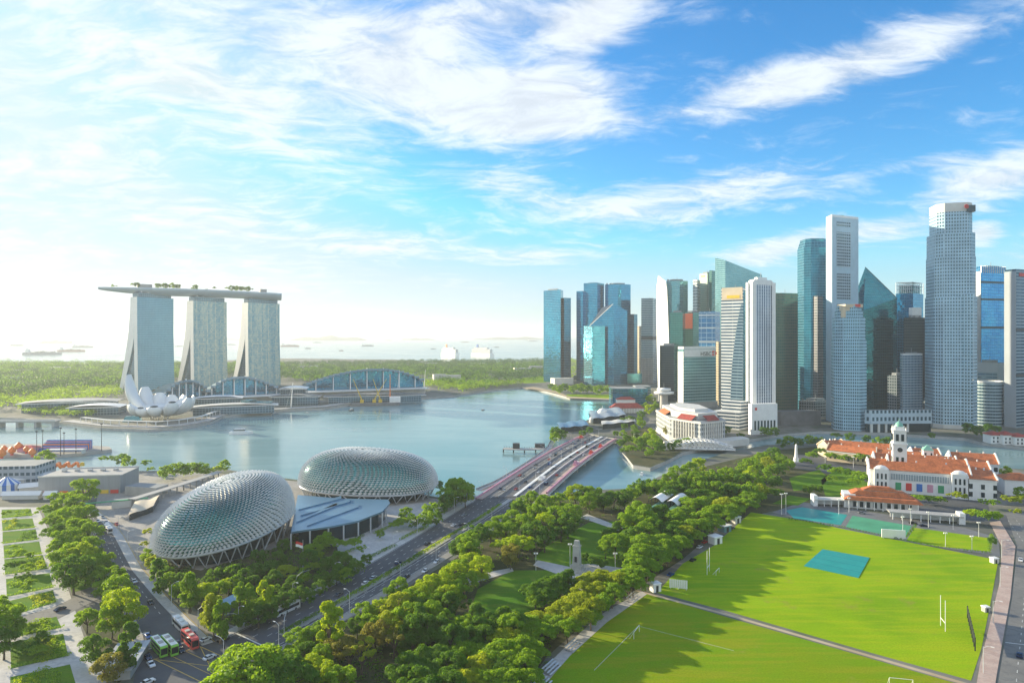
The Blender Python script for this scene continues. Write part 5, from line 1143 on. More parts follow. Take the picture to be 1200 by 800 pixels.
sub(e, 'body', M['orange'], lambda mb: mb.tube([(-14 + 28 * i / 40, 2 * math.sin(i * .6), 4 + 3.2 * abs(math.sin(i * .32))) for i in range(41)], [1.0 + .5 * math.sin(i / 40 * math.pi) for i in range(41)], 8), True)
sub(e, 'head', M['yellow'], lambda mb: mb.box((15, 0, 5), (3.4, 2.4, 2.8), .2, 0, None, .7)); sub(e, 'posts', M['red'], lambda mb: [mb.box((-12 + 6 * k, 0, 0), (.5, .5, 4.5)) for k in range(5)])
e = block('small pink and red roofed booth on the quay beside the grandstand', 34, 640, 16, 10, 4, M['pink'], M['red'], 0, 'booth', 'booth', 2)
e = block('low flat-roofed service building between the grey hall and the theatre', 172, 470, 26, 12, 6, M['concrete'], None, -12, 'service_building')
e = block('pale low building with a green awning beside the grey hall', 150, 436, 18, 8, 4.5, M['offwhite'], None, 25, 'service_building')
sub(e, 'awning', M['green'], lambda mb: mb.box((-8, -3, 4.6), (40, 2.5, .4)))
wavy('white tensioned canopy beside the avenue, left of the near theatre', ([(150, 611), (180, 600)], [(160, 592), (188, 586)]), 4, .9, M['cream'], 6)
e = empty('covered_walkway', (0, 0, 0), 0, 'long tan covered walkway running towards the near shell theatre', 'walkway'); wk = resample([G(u, v, 5) for u, v in [(150, 585), (190, 573), (232, 560), (252, 553)]], 14); wo_ = offset(wk, 6)
sub(e, 'roof', M['concrete'], lambda mb: [mb.prism([wk[i], wk[i + 1], wo_[i + 1], wo_[i]], 5, 5.6, 0, bottom=True) for i in range(13)]); sub(e, 'columns', M['concrete'], lambda mb: [mb.box((*lerp(wk[i], wo_[i], .5), 0), (.7, .7, 5)) for i in range(14)])
# pale striped roof hut at the bottom of the avenue
e = empty('ribbed_pavilion', (*G(146, 780), 0), R(14), 'pale ribbed flat pavilion among trees beside the junction', 'pavilion')
sub(e, 'roof', plain('ribbed_roof', (.45, .47, .50), .5, .2, .08), lambda mb: [mb.box((-5 + 1.1 * i, 0, 3.2 + .12 * (i % 2)), (1.08, 22, .4)) for i in range(10)]); sub(e, 'wall', M['concrete'], lambda mb: mb.box((0, 0, 0), (9.5, 20, 3.2)))
e = empty('small_shelter', (*G(272, 716), 0), R(-20), 'small grey-blue flat shelter in shrubs before the near shell theatre', 'shelter')
sub(e, 'roof', M['blue_roof'], lambda mb: mb.box((0, 0, 4.6), (7, 11, .5))); sub(e, 'wall', M['concrete_dark'], lambda mb: mb.box((0, 0, 0), (5.8, 9.6, 4.6)))
# ------------------------------------------------------------------ sport furniture
def posts(label, u, v, h, gap, rz, cat='rugby posts'):
    e = empty('goal_posts', (*G(u, v), 0), R(rz), label, cat, 'tall white goal posts')
    for s in (-1, 1): sub(e, 'post', M['white'], lambda mb: mb.tube([(s * gap / 2, 0, 0), (s * gap / 2, 0, h)], .12, 6))
    sub(e, 'crossbar', M['white'], lambda mb: mb.tube([(-gap / 2, 0, 3.2), (gap / 2, 0, 3.2)], .12, 6))
posts('tall white goal posts in tree shade on the left of the upper field', 830, 671, 11.5, 5.6, 62); posts('tall white goal posts standing on the sunny right of the upper field', 1105, 736, 12, 5.4, 73)
def goal(label, u, v, w, h, rz, m='white'):
    e = empty('football_goal', (*G(u, v), 0), R(rz), label, 'goal', 'small football goals')
    sub(e, 'frame', M[m], lambda mb: (mb.tube([(-w / 2, 0, 0), (-w / 2, 0, h), (w / 2, 0, h), (w / 2, 0, 0)], .1, 5), mb.tube([(-w / 2, 0, h), (-w / 2, 1.6, 0), (w / 2, 1.6, 0), (w / 2, 0, h)], .06, 4)))
goal('white football goal in the shaded corner of the lower field', 746, 744, 7, 2.6, 62); goal('pale football goal beside the left rugby posts', 841, 672, 5, 2.2, 55); goal('football goal cut by the bottom edge of the lower field', 1056, 804, 7, 2.6, -12)
e = empty('pitch_cover', (*G(982, 661), 0), 0, 'flat teal cover spread over the cricket pitch', 'pitch cover'); O = G(982, 661)
sub(e, 'cover', M['teal_sheet'], lambda mb: mb.prism([(p[0] - O[0], p[1] - O[1]) for p in (G(964, 643.5), G(1019, 653.5), G(1006, 677), G(942, 663))], .04, .22, 0))
sub(e, 'seam', plain('seam_teal', (.01, .20, .23)), lambda mb: [mb.prism([(p[0] - O[0], p[1] - O[1]) for p in (lerp(G(964, 643.5), G(942, 663), k), lerp(G(1019, 653.5), G(1006, 677), k), lerp(G(1019, 653.5), G(1006, 677), k + .012), lerp(G(964, 643.5), G(942, 663), k + .012))], .22, .25, 0) for k in (.25, .5, .75)])
e = empty('sight_screen', (*G(795, 690), 0), R(-16), 'white slatted sight screen on wheels at the left of the upper field', 'sight screen', 'cricket sight screens')
sub(e, 'slats', M['white'], lambda mb: [mb.box((-3.6 + .8 * k, 0, .5), (.66, .15, 3.8)) for k in range(10)]); sub(e, 'frame', M['white'], lambda mb: [mb.box((x, .3, 0), (.15, 1.6, .5)) for x in (-3.4, 0, 3.4)])
e = empty('sight_screen', (*G(1138, 742), 0), R(59), 'black upright sight screen with an open frame on the right of the field', 'sight screen', 'cricket sight screens')
sub(e, 'slats', M['dark_metal'], lambda mb: [mb.box((-16 + 4 * k + 2, 0, 2.2), (3.7, .25, 2.6)) for k in range(8)]); [sub(e, 'post', M['dark_metal'], lambda mb: mb.box((-16 + 4 * k, 0, 0), (.25, .4, 5))) for k in range(9)]
e = empty('score_board', (*G(1047, 631), 0), R(-15), 'blank white board standing at the edge of the green court', 'board')
sub(e, 'panel', M['white'], lambda mb: mb.box((0, 0, .5), (12, .8, 4.6))); sub(e, 'feet', M['steel'], lambda mb: [mb.box((x, .5, 0), (.3, 2, .5)) for x in (-5, 0, 5)])
def kiosk(label, u, v, s, h, m, rz=0, cat='hut', name='field_hut'):
    e = empty(name, (*G(u, v), 0), R(rz), label, cat)
    sub(e, 'wall', M[m], lambda mb: mb.box((0, 0, 0), (s, s * .8, h))); sub(e, 'roof', M['white'], lambda mb: mb.box((0, 0, h), (s * 1.15, s * .95, .35), 0, 0, None, .9)); sub(e, 'door', M['dark_metal'], lambda mb: mb.box((0, -s * .41, 0), (s * .3, .1, h * .8)))
kiosk('white cube hut at the left corner of the sandy path', 768, 692, 4, 3.6, 'white', 20); kiosk('small white hut beside the pavement, upper of two', 1165, 659, 3, 2.4, 'offwhite', 10); kiosk('small grey hut beside the pavement, by the black sight screen', 1155, 716, 2.4, 2, 'concrete', 10)
kiosk('white event tent in tree shade beside the upper field', 838, 636, 6, 4, 'white', 30, 'tent', 'event_tent'); kiosk('grey-blue tent under trees farther along the field edge', 849, 622, 6, 3.6, 'blue_roof', 30, 'tent', 'event_tent'); kiosk('pale tent under trees near the teal court corner', 862, 612, 5, 3.6, 'offwhite', 30, 'tent', 'event_tent')
kiosk('small red and white round booth at the bridge head', 746, 514, 6, 6, 'white', 0, 'booth', 'gate_booth')
for k, (u, v) in enumerate([(651, 786), (677, 760), (746, 703), (640, 805)]):
    e = empty('bleacher', (*G(u, v), 0), R(58), ['silver bleacher at the bottom end of the lower field touchline', 'silver bleacher second from the bottom along the lower field', 'silver bleacher at the top end of the lower field', 'silver bleacher cut off by the bottom edge'][k], 'bleacher', 'silver bleachers beside the lower field')
    for r in range(4): sub(e, 'bench', M['white_metal'], lambda mb: mb.box((0, r * 1.0, .4 + r * .45), (8, .55, .15)))
    sub(e, 'frame', M['steel'], lambda mb: [mb.box((x, 1.5, 0), (.12, 3.4, .42)) for x in (-3.6, 0, 3.6)])
HG = 'dark clipped hedges round the courts'
# ------------------------------------------------------------------ trees
def leaf_mat(name, a, b, tcol, tw=.45):
    a, b, tcol = (tuple(x * k_ for x, k_ in zip(q, (1.22, 1.26, 1.0))) for q in (a, b, tcol))
    m, T = mat(name); oi = T.node('ShaderNodeObjectInfo').outputs['Random']; co = T.node('ShaderNodeTexCoord').outputs['Object']
    n = T.node('ShaderNodeTexNoise', {'Vector': co, 'Scale': 1.2, 'Detail': 4.0, 'Roughness': .8}).outputs['Fac']
    n2 = T.node('ShaderNodeTexNoise', {'Vector': co, 'Scale': .18, 'Detail': 2.0}).outputs['Fac']
    f = T.m('ADD', T.m('MULTIPLY', T.rng(n, .3, .7), .55), T.m('MULTIPLY', oi, .45))
    c = T.mix(f, a, b); c = T.mix(T.rng(n2, .5, .72, 0, .35), c, tuple(x * .7 for x in tcol))
    c2 = T.mix(T.m('MULTIPLY', oi, .5), tcol, b)
    d = T.node('ShaderNodeBsdfPrincipled', {'Base Color': c, 'Roughness': .6, 'Specular IOR Level': .2}); tr = T.node('ShaderNodeBsdfTranslucent', {'Color': c2})
    return fin(m, T, T.node('ShaderNodeMixShader', {0: tw, 1: d.outputs[0], 2: tr.outputs[0]}).outputs[0])
LM = {'dark': leaf_mat('dark_leaves', (.038, .105, .015), (.080, .175, .017), (.20, .34, .016)),
      'mid': leaf_mat('mid_green_leaves', (.075, .175, .012), (.17, .28, .014), (.36, .50, .015), .46),
      'bright': leaf_mat('yellow_green_leaves', (.15, .27, .008), (.25, .34, .010), (.50, .56, .01), .5),
      'brown': leaf_mat('brownish_leaves', (.13, .12, .03), (.20, .19, .035), (.36, .33, .05)),
      'gold': leaf_mat('olive_gold_leaves', (.14, .215, .012), (.25, .30, .015), (.50, .52, .02), .48)}
def leaves(centres, radii, flat, n, size, rg):
    """leaf quads over clump shells; returns verts (n*4,3)"""
    k = rg.choice(len(centres), n, p=radii ** 2 / np.sum(radii ** 2))
    d = rg.normal(size=(n, 3)); d[:, 2] = np.where(rg.random(n) < .8, np.abs(d[:, 2]), d[:, 2]); d /= np.linalg.norm(d, axis=1)[:, None]
    rr = radii[k] * (1 - .35 * rg.random(n) ** 2); p = centres[k] + d * rr[:, None] * np.array([1, 1, flat])
    nrm = d + rg.normal(size=(n, 3)) * .55; nrm /= np.linalg.norm(nrm, axis=1)[:, None]
    a = np.cross(nrm, rg.normal(size=(n, 3))); a /= np.linalg.norm(a, axis=1)[:, None]; b = np.cross(nrm, a)
    s = size * (.6 + .8 * rg.random(n))[:, None]
    q = np.stack([p - a * s, p - b * s * .6, p + a * s, p + b * s * .6], 1)
    return q.reshape(-1, 3)
def quads_obj(name, V, m, parent=None):
    n = len(V) // 4; me = bpy.data.meshes.new(name); me.vertices.add(len(V)); me.vertices.foreach_set('co', V.astype(np.float32).ravel())
    me.loops.add(n * 4); me.loops.foreach_set('vertex_index', np.arange(n * 4, dtype=np.int32)); me.polygons.add(n)
    me.polygons.foreach_set('loop_start', np.arange(0, n * 4, 4, dtype=np.int32))
    me.polygons.foreach_set('loop_total', np.full(n, 4, dtype=np.int32))
    me.update(calc_edges=True); me.materials.append(m); o = bpy.data.objects.new(name, me); COL.objects.link(o)
    if parent: o.parent = parent
    return o
LM['woods'] = leaf_mat('far_wood_leaves', (.022, .070, .022), (.048, .115, .030), (.10, .19, .04), .25)
def form_leaves(form, rg, n, lf=1.0):
    if form == 'umbrella':    # unit radius ~10, height 14
        N = 40; ang = np.arange(N) * 2.4 + rg.random(N) * .6; r = 8.3 * np.sqrt((np.arange(N) + .5) / N) * (.9 + .2 * rg.random(N)); sq = 1 + .25 * np.sin(ang * 2 + rg.random() * 6)
        C = np.stack([r * sq * np.cos(ang), r * np.sin(ang), 12.2 - 4.2 * (r / 9) ** 2 + rg.normal(size=N) * .7], 1); rad = 1.5 + 1.1 * rg.random(N); flat = .62; th, sz = 5.2, .42
    elif form == 'round':
        N = 34; d = rg.normal(size=(N, 3)); d /= np.linalg.norm(d, axis=1)[:, None]; R3 = np.array([6.2, 6.2, 5.2]) * (.75 + .35 * rg.random(N))[:, None]
        C = d * R3 + np.array([0, 0, 9.2]); rad = 1.4 + 1.2 * rg.random(N); flat = .8; th, sz = 4.0, .40
    elif form == 'tall':
        N = 22; t_ = rg.random(N); ang = rg.random(N) * 6.28; r = 3.4 * np.sin(np.pi * (.12 + .8 * t_)) * (.5 + .5 * rg.random(N)); C = np.stack([r * np.cos(ang), r * np.sin(ang), 3 + 13 * t_], 1); rad = 1.0 + .9 * rg.random(N); flat = 1.1; th, sz = 3, .38
    else:  # palm-like / sparse
        N = 16; ang = rg.random(N) * 6.28; r = 5.5 * np.sqrt(rg.random(N)); C = np.stack([r * np.cos(ang), r * np.sin(ang), 8 + 4 * rg.random(N)], 1); rad = .9 + .9 * rg.random(N); flat = .7; th, sz = 4.5, .36; n = n // 2
    return leaves(C, rad, flat, n, sz * lf, rg), C, th
def tree_proto(kind, form, seed, n=6500):
    rg = np.random.default_rng(seed); e = empty('tree', (0, 0, -500)); V, C, th = form_leaves(form, rg, n, .92); quads_obj('crown', V, LM[kind], e)
    mb = MB(); mb.tube([(0, 0, -.3), (.15, .1, th * .5), (.1, .3, th)], [.55, .42, .36], 7)
    for i in rg.choice(len(C), min(9, len(C)), replace=False):
        c = C[i]; mb.tube([(.1, .3, th - .3), (c[0] * .45, c[1] * .45, th + (c[2] - th) * .62), (c[0] * .92, c[1] * .92, c[2] - .4)], [.30, .18, .06], 5, cap=False)
    mb.build('trunk', M['bark'], e)
    return e
PROTO = {}
BASE = {'umbrella': (10.0, 14.2), 'round': (8.0, 15.2), 'tall': (4.2, 17.5), 'sparse': (6.8, 13.4)}
def proto(kind, form, seed):
    key = (kind, form, seed % 3)
    if key not in PROTO: PROTO[key] = tree_proto(kind, form, hash(key[1]) % 7 + seed % 3 * 31 + len(kind) if 0 else sum(map(ord, kind + form)) + seed % 3 * 31)
    return PROTO[key]
WORDS = {('dark', 'umbrella'): 'dark green spreading tree', ('mid', 'umbrella'): 'mid green spreading tree', ('bright', 'umbrella'): 'bright yellow-green spreading tree', ('gold', 'umbrella'): 'olive-gold spreading tree', ('brown', 'umbrella'): 'brownish spreading tree',
         ('dark', 'round'): 'dark green rounded tree', ('mid', 'round'): 'mid green rounded tree', ('bright', 'round'): 'bright yellow-green rounded tree', ('gold', 'round'): 'olive-gold rounded tree', ('brown', 'round'): 'brownish rounded tree',
         ('dark', 'tall'): 'dark narrow upright tree', ('mid', 'tall'): 'green narrow upright tree', ('bright', 'tall'): 'yellow-green narrow tree', ('brown', 'sparse'): 'thin brown sparse tree', ('mid', 'sparse'): 'thin green sparse tree', ('dark', 'sparse'): 'thin dark sparse tree', ('bright', 'sparse'): 'thin yellow-green tree', ('gold', 'sparse'): 'thin olive tree', ('gold', 'tall'): 'olive narrow tree', ('brown', 'tall'): 'brown narrow tree'}
KC = {'d': 'dark', 'm': 'mid', 'b': 'bright', 'n': 'brown', 'g': 'gold'}; FC = {'u': 'umbrella', 'r': 'round', 't': 'tall', 's': 'sparse'}
used = set(); ntree = 0
SPECS = []
def trees(where, group, items, sc=(1, 0, 0)):
    """items: (x, y, radius m, code); sc = zoom scale and origin of the pixel frame; crown centre given"""
    for x, y, rad, code in items:
        u, v = sc[1] + x / sc[0], sc[2] + y / sc[0]; kind, form = KC[code[0]], FC[code[1]]
        br, bh = BASE[form]; s = rad / br; X, Y = G(u, v, bh * s * .72)
        SPECS.append(dict(where=where, group=group, u=u, X=X, Y=Y, s=s, kind=kind, form=form, size=rad / Y, z=0.0))
def plant_trees(limit=290):
    global ntree
    SPECS.sort(key=lambda p: -p['size']); keep, rest = SPECS[:limit], SPECS[limit:]
    keep.sort(key=lambda p: p['u']); tot = {}; cnt = {}
    for p in keep: k = (p['where'], p['kind'], p['form']); tot[k] = tot.get(k, 0) + 1
    for p in keep:
        key = (p['where'], p['kind'], p['form']); k = cnt.get(key, 0); cnt[key] = k + 1; w = WORDS[key[1:]]
        if tot[key] == 1: lab = f'{w}, the only such {p["where"]}'
        elif tot[key] == 2: lab = f'{["left", "right"][k]} one of two {w}s {p["where"]}'
        else: lab = f'{("leftmost" if k == 0 else ORD[k])} {w} {p["where"]}' + ('' if k == 0 else ', from the left')
        if not 4 <= len(lab.split()) <= 16: print('LONGLABEL', len(lab.split()), lab)
        ntree += 1; s = p['s']
        dup(proto(p['kind'], p['form'], ntree), (p['X'], p['Y'], p['z']), RNG.random() * 6.28, (s * RNG.uniform(.93, 1.07), s * RNG.uniform(.93, 1.07), s * RNG.uniform(.92, 1.1)), lab, 'tree', p['group'])
    # everything smaller in the picture: one mass of tree tops
    kinds = sorted(LM); VV = []; MI = []
    for i, p in enumerate(rest):
        pr = LOWP.setdefault((p['kind'], p['form'], i % 3), None)
        if pr is None: pr = LOWP[(p['kind'], p['form'], i % 3)] = form_leaves(p['form'], np.random.default_rng(i + 50), 1500, 1.75)[0]
        th = RNG.random() * 6.28; c, sn = math.cos(th), math.sin(th); s = p['s'] * RNG.uniform(.93, 1.08)
        V = pr @ np.array([[c, sn, 0], [-sn, c, 0], [0, 0, 1]]) * s + np.array([p['X'], p['Y'], p['z']]); VV.append(V); MI.append(np.full(len(V) // 4, kinds.index(p['kind']), dtype=np.int32))
    ob = quads_obj('distant_trees', np.concatenate(VV), LM[kinds[0]])
    for k in kinds[1:]: ob.data.materials.append(LM[k])
    ob.data.polygons.foreach_set('material_index', np.concatenate(MI)); ob['kind'] = 'stuff'
LOWP = {}
R6 = (2.6667, 0, 500); R7 = (3.0769, 170, 500); R8 = (3.6364, 520, 480); B1 = (3.75, 200, 620); B2 = (4, 480, 620); B3 = (5, 740, 560); B4 = (4.6154, 940, 470)
trees('in the left avenue rows', 'trees lining the left avenue', [(195, 235, 7, 'mr'), (225, 270, 8, 'mr'), (165, 290, 7, 'mu'), (210, 340, 8, 'mr'), (205, 400, 8, 'mr'), (255, 395, 8, 'br'), (268, 430, 7, 'mr'), (262, 182, 10, 'mr'), (175, 215, 6.5, 'mu'), (240, 232, 8, 'mr'), (205, 262, 7.5, 'mu'), (268, 262, 7, 'mr'), (178, 325, 8, 'du'), (248, 302, 7.5, 'mr'), (285, 325, 7, 'mr'), (190, 372, 8, 'mu'), (282, 372, 7, 'mr'), (230, 432, 9.5, 'dr'), (240, 350, 7, 'mu'), (215, 300, 6.5, 'dr'), (150, 255, 6, 'mu'), (210, 215, 6.5, 'mu'), (222, 390, 7, 'mr'),
      (325, 415, 6.5, 'mr'), (350, 455, 6.5, 'mr'), (335, 490, 5.5, 'mr'), (370, 500, 7, 'mr'), (388, 555, 8.5, 'br'), (350, 590, 6.5, 'mr'), (272, 595, 6, 'mu'), (300, 685, 5.5, 'dr'), (338, 738, 5.6, 'nr'), (405, 665, 4.0, 'dt'), (140, 95, 7.5, 'mr'), (310, 455, 6, 'mr'), (360, 520, 6, 'mr')], R6)
trees('at the left edge', 'trees at the left edge', [(14, 590, 8.5, 'mr'), (12, 655, 6, 'dr'), (30, 620, 5, 'mr'), (-20, 560, 8, 'mr')], R6)
trees('among the left garden beds', 'small trees of the promenade gardens', [(20, 268, 3.4, 'ms'), (60, 425, 4, 'du'), (85, 435, 3.5, 'mu'), (35, 430, 3.5, 'du'), (70, 465, 3.4, 'ds'), (98, 485, 3.2, 'ms'), (100, 620, 2.8, 'mu'), (130, 655, 3, 'dr'), (65, 390, 3, 'mu'), (95, 400, 3, 'ms'), (110, 695, 3.2, 'mu'), (90, 690, 2.6, 'dr'), (140, 605, 2.4, 'ms')], R6)
trees('round the near shell theatre', 'trees round the near shell theatre', [(10, 455, 4.2, 'mr'), (30, 480, 4.5, 'gr'), (15, 375, 4, 'gs'), (50, 495, 4.2, 'mr'), (90, 545, 4.5, 'mr'), (130, 545, 4.5, 'dr'), (160, 560, 4.2, 'mt'), (120, 580, 4.5, 'mr'), (205, 592, 6.5, 'bu'), (165, 605, 5, 'mr'), (302, 566, 5.4, 'bu'), (262, 575, 4.5, 'mr'), (248, 640, 4.2, 'gt'), (272, 665, 4.0, 'mt'), (228, 680, 4.2, 'gr'), (262, 705, 4.2, 'dr'), (345, 610, 4, 'mt'), (372, 595, 4, 'mt'), (395, 645, 5, 'mr'), (430, 580, 4, 'bt'), (440, 625, 5, 'mr'), (372, 660, 4.5, 'mr'), (350, 690, 3.6, 'dr'), (410, 670, 4.5, 'dr'), (455, 660, 4, 'dr'), (500, 610, 5, 'dr'), (465, 595, 4.5, 'dr'),
      (510, 515, 5.4, 'gu'), (440, 500, 5, 'dr'), (400, 510, 5, 'dr'), (480, 470, 5, 'dr'), (360, 530, 5, 'dr'), (320, 520, 4.5, 'dr'), (280, 520, 4, 'dr'), (460, 540, 5, 'dr'), (530, 560, 5, 'dr'), (560, 590, 4.5, 'dr'), (500, 420, 4, 'dr'), (245, 530, 4, 'dr'), (330, 560, 4.2, 'dr'), (390, 555, 4.5, 'dr'), (410, 460, 4.4, 'dr'), (1, 415, 3.6, 'gs'), (45, 520, 4, 'dt'), (80, 520, 3.6, 'dr')], R7)
trees('on the plaza before the blue canopy roof', 'trees of the theatre forecourt', [(605, 440, 5.5, 'mr'), (635, 405, 5, 'mr'), (690, 415, 5, 'mu'), (750, 412, 5, 'mu'), (655, 400, 4, 'mr'), (590, 470, 5, 'dr'), (660, 490, 4.6, 'dr'), (690, 520, 4.8, 'dr'), (730, 490, 4.8, 'dr'), (640, 535, 4.5, 'dr'), (760, 500, 4.6, 'dr'), (600, 500, 4, 'mu'), (700, 470, 4.5, 'dr'), (670, 540, 4.2, 'dr'), (720, 530, 4.2, 'mr'), (848, 382, 2.6, 'mr'), (800, 470, 3.2, 'dr'), (625, 570, 4, 'dr'), (570, 530, 4, 'mr'), (590, 610, 3.2, 'dr'), (780, 440, 3, 'ms')], R7)
trees('beside the far shell theatre', 'trees beside the far shell theatre', [(1120, 212, 8, 'mr'), (1155, 240, 7, 'mr'), (1090, 262, 6, 'dr'), (1030, 290, 5.6, 'mr'), (1010, 325, 5.4, 'mr'), (965, 330, 4.8, 'dr'), (925, 340, 4.6, 'mu'), (940, 310, 4.6, 'mr'), (1045, 320, 5, 'dr'), (900, 350, 4, 'mu'), (1120, 245, 6.5, 'dr'), (1070, 285, 5, 'dr'), (1165, 215, 6, 'mr'), (1060, 205, 4, 'dr')], R7)
trees('on the near shore', 'trees on the near shore', [(75, 155, 6.5, 'mr'), (108, 142, 7, 'mr'), (140, 150, 6, 'mr'), (168, 142, 6.5, 'mr'), (195, 142, 6, 'dr'), (215, 150, 5.4, 'mr'), (262, 148, 6, 'bu'), (285, 135, 5.5, 'mr'), (5, 130, 5, 'ms'), (-60, 118, 6.5, 'mr'), (-85, 110, 6, 'dr'), (-150, 112, 4.6, 'ms'), (-120, 112, 4.6, 'ms'), (-105, 118, 4.4, 'ds'), (20, 150, 4, 'ms')], R7)
# park on the city side of the road
trees('in the park below the road bridge', 'park trees below the road bridge', [(50, 335, 8.5, 'mr'), (15, 360, 7.5, 'mr'), (105, 545, 7, 'mr'), (150, 520, 6.8, 'dr'), (200, 500, 7, 'mr'), (240, 470, 6.5, 'mr'), (290, 450, 6.5, 'mr'), (265, 505, 6.5, 'mr'), (320, 420, 6.2, 'dr'), (345, 470, 7.5, 'mr'), (330, 395, 6, 'mr'), (380, 380, 6.5, 'mr'), (395, 430, 7, 'mr'), (430, 400, 7, 'mr'), (430, 470, 7.5, 'br'), (480, 440, 8, 'mr'), (500, 490, 7, 'dr'), (540, 430, 8, 'mr'), (530, 470, 7.5, 'dr'), (490, 385, 6.5, 'mr'), (380, 510, 7.5, 'dr'), (430, 530, 7, 'dr'), (560, 345, 7.5, 'br'), (600, 360, 7, 'dr'), (640, 350, 7.5, 'mr'), (680, 375, 7, 'dr'), (725, 370, 8, 'du'), (620, 385, 6.5, 'mr'), (770, 370, 7, 'dr'), (810, 335, 6.6, 'mr'), (850, 318, 6.6, 'dr'), (900, 325, 7.2, 'mr'), (960, 300, 7.5, 'mr'), (1000, 265, 8, 'mr'), (950, 345, 7, 'dr'), (1050, 250, 7.5, 'mr'), (1085, 225, 8, 'br'), (1010, 320, 7, 'dr'), (1075, 290, 7.5, 'mr'), (70, 575, 6, 'dr'), (300, 400, 4.5, 'dr'), (110, 580, 6.5, 'mr')], R8)
trees('round the memorial lawn', 'trees round the memorial lawn', [(320, 560, 8.8, 'bu'), (255, 575, 7, 'bu'), (285, 605, 6.2, 'nr'), (820, 450, 8.5, 'mr'), (780, 480, 7, 'mr'), (870, 480, 7.5, 'mr'), (740, 500, 5.6, 'dr'), (800, 535, 8, 'mu'), (730, 560, 8.2, 'mu'), (860, 560, 9, 'mu'), (930, 555, 8.5, 'mu'), (980, 570, 7.5, 'mu'), (850, 620, 8, 'mu'), (900, 615, 8, 'du'), (690, 590, 5.5, 'mu'), (840, 650, 6, 'du'), (930, 440, 7, 'dr'), (980, 455, 7.2, 'mr'), (910, 500, 6.5, 'dr'), (700, 520, 5, 'dr'), (755, 620, 3.5, 'dr'), (600, 625, 3, 'dr'), (640, 640, 3, 'dr'), (680, 645, 3, 'dr')], R8)
trees('in the lower park', 'trees of the lower park', [(150, 245, 7, 'br'), (200, 205, 6.8, 'br'), (290, 135, 7.2, 'bu'), (330, 165, 7, 'br'), (230, 165, 6, 'mr'), (260, 225, 6, 'mr'), (95, 265, 6.5, 'br'), (55, 300, 6.5, 'br'), (110, 320, 6.2, 'mr'), (170, 300, 6, 'br'), (215, 280, 5.6, 'mr'), (175, 345, 5.6, 'dr'), (15, 320, 6.5, 'mr'), (30, 355, 6, 'dr'), (100, 395, 6, 'mr'), (150, 415, 5.8, 'ms'), (50, 410, 6, 'dr'), (20, 450, 6, 'dr'), (75, 460, 6, 'dr'), (140, 470, 6, 'dr'), (250, 440, 5.8, 'mr'), (300, 400, 5.5, 'dr'), (330, 450, 5.8, 'dr'), (375, 425, 6, 'dr'), (430, 410, 5.6, 'dr'), (200, 500, 6, 'dr'), (290, 500, 5.5, 'dr'), (350, 490, 5.6, 'dr'), (490, 430, 5.6, 'dr'), (270, 350, 4, 'ds'),
      (590, 285, 7, 'du'), (640, 260, 7, 'du'), (700, 245, 7, 'du'), (745, 235, 6, 'dr'), (640, 310, 6.5, 'du'), (590, 320, 5.6, 'mu'), (700, 290, 5.5, 'du')], B2)
trees('in the row beside the lower field', 'rain trees along the lower field', [(850, 235, 7.6, 'gu'), (910, 225, 7.5, 'gu'), (960, 235, 7.5, 'gu'), (1030, 240, 7.5, 'mu'), (1000, 210, 6, 'mu'), (830, 280, 7.5, 'gu'), (890, 285, 7.2, 'gu'), (950, 290, 7, 'mu'), (780, 330, 7.5, 'gu'), (840, 350, 7.2, 'gu'), (900, 335, 6.5, 'mu'), (720, 385, 7.2, 'gu'), (790, 400, 7.2, 'gu'), (850, 400, 6, 'mu'), (680, 430, 6.5, 'mu'), (740, 450, 6.5, 'mu'), (560, 440, 6.5, 'mu'), (600, 410, 6, 'gu'), (620, 475, 6.2, 'mu'), (550, 475, 6, 'mu'), (470, 445, 6, 'mr'), (450, 500, 7, 'gu'), (520, 530, 7, 'mu'), (440, 560, 7, 'mu'), (380, 590, 7.2, 'mu'), (480, 590, 7, 'mu'), (580, 560, 6, 'mu'), (540, 620, 6.8, 'mu'), (440, 640, 7, 'du'), (340, 630, 6.8, 'gu'), (290, 690, 7, 'gu'), (370, 690, 7, 'mu'), (470, 690, 7, 'mu'), (560, 690, 6, 'mu'), (250, 560, 6, 'mu'), (310, 560, 6, 'mu'), (230, 720, 6.6, 'gu')], B2)
trees('at the bottom middle', 'trees at the bottom middle', [(60, 600, 7, 'du'), (130, 590, 7, 'du'), (190, 620, 6.5, 'dr'), (20, 650, 7, 'du'), (90, 670, 7, 'du'), (160, 690, 6.5, 'dr'), (30, 710, 6.5, 'dr'), (-30, 640, 6.5, 'dr'), (110, 740, 6.5, 'dr'), (200, 740, 6, 'dr')], B2)
trees('beside the junction', 'trees beside the junction', [(560, 470, 5.6, 'mr'), (620, 455, 5.4, 'mr'), (660, 430, 4.6, 'dr'), (700, 395, 5.2, 'bt'), (690, 420, 5, 'mr'), (740, 500, 6, 'nr'), (790, 520, 6.5, 'ns'), (840, 540, 5.6, 'gs'), (850, 345, 5.5, 'mr'), (910, 340, 5.2, 'br'), (950, 410, 6.2, 'gr'), (900, 440, 5.8, 'nr'), (1000, 250, 5, 'mr'), (960, 290, 4.6, 'dr'), (1000, 330, 6.5, 'gr'), (1040, 380, 6.2, 'mr'), (980, 470, 5.6, 'ns'), (620, 600, 6, 'br'), (690, 620, 6.2, 'br'), (740, 655, 6, 'mr'), (600, 540, 5, 'dr'), (660, 560, 5, 'mr'), (1060, 440, 6, 'dr'), (820, 410, 4.4, 'dr'), (880, 400, 5, 'mr'), (560, 600, 5.5, 'dr'), (560, 650, 6, 'mr'), (640, 670, 5.5, 'dr')], B1)
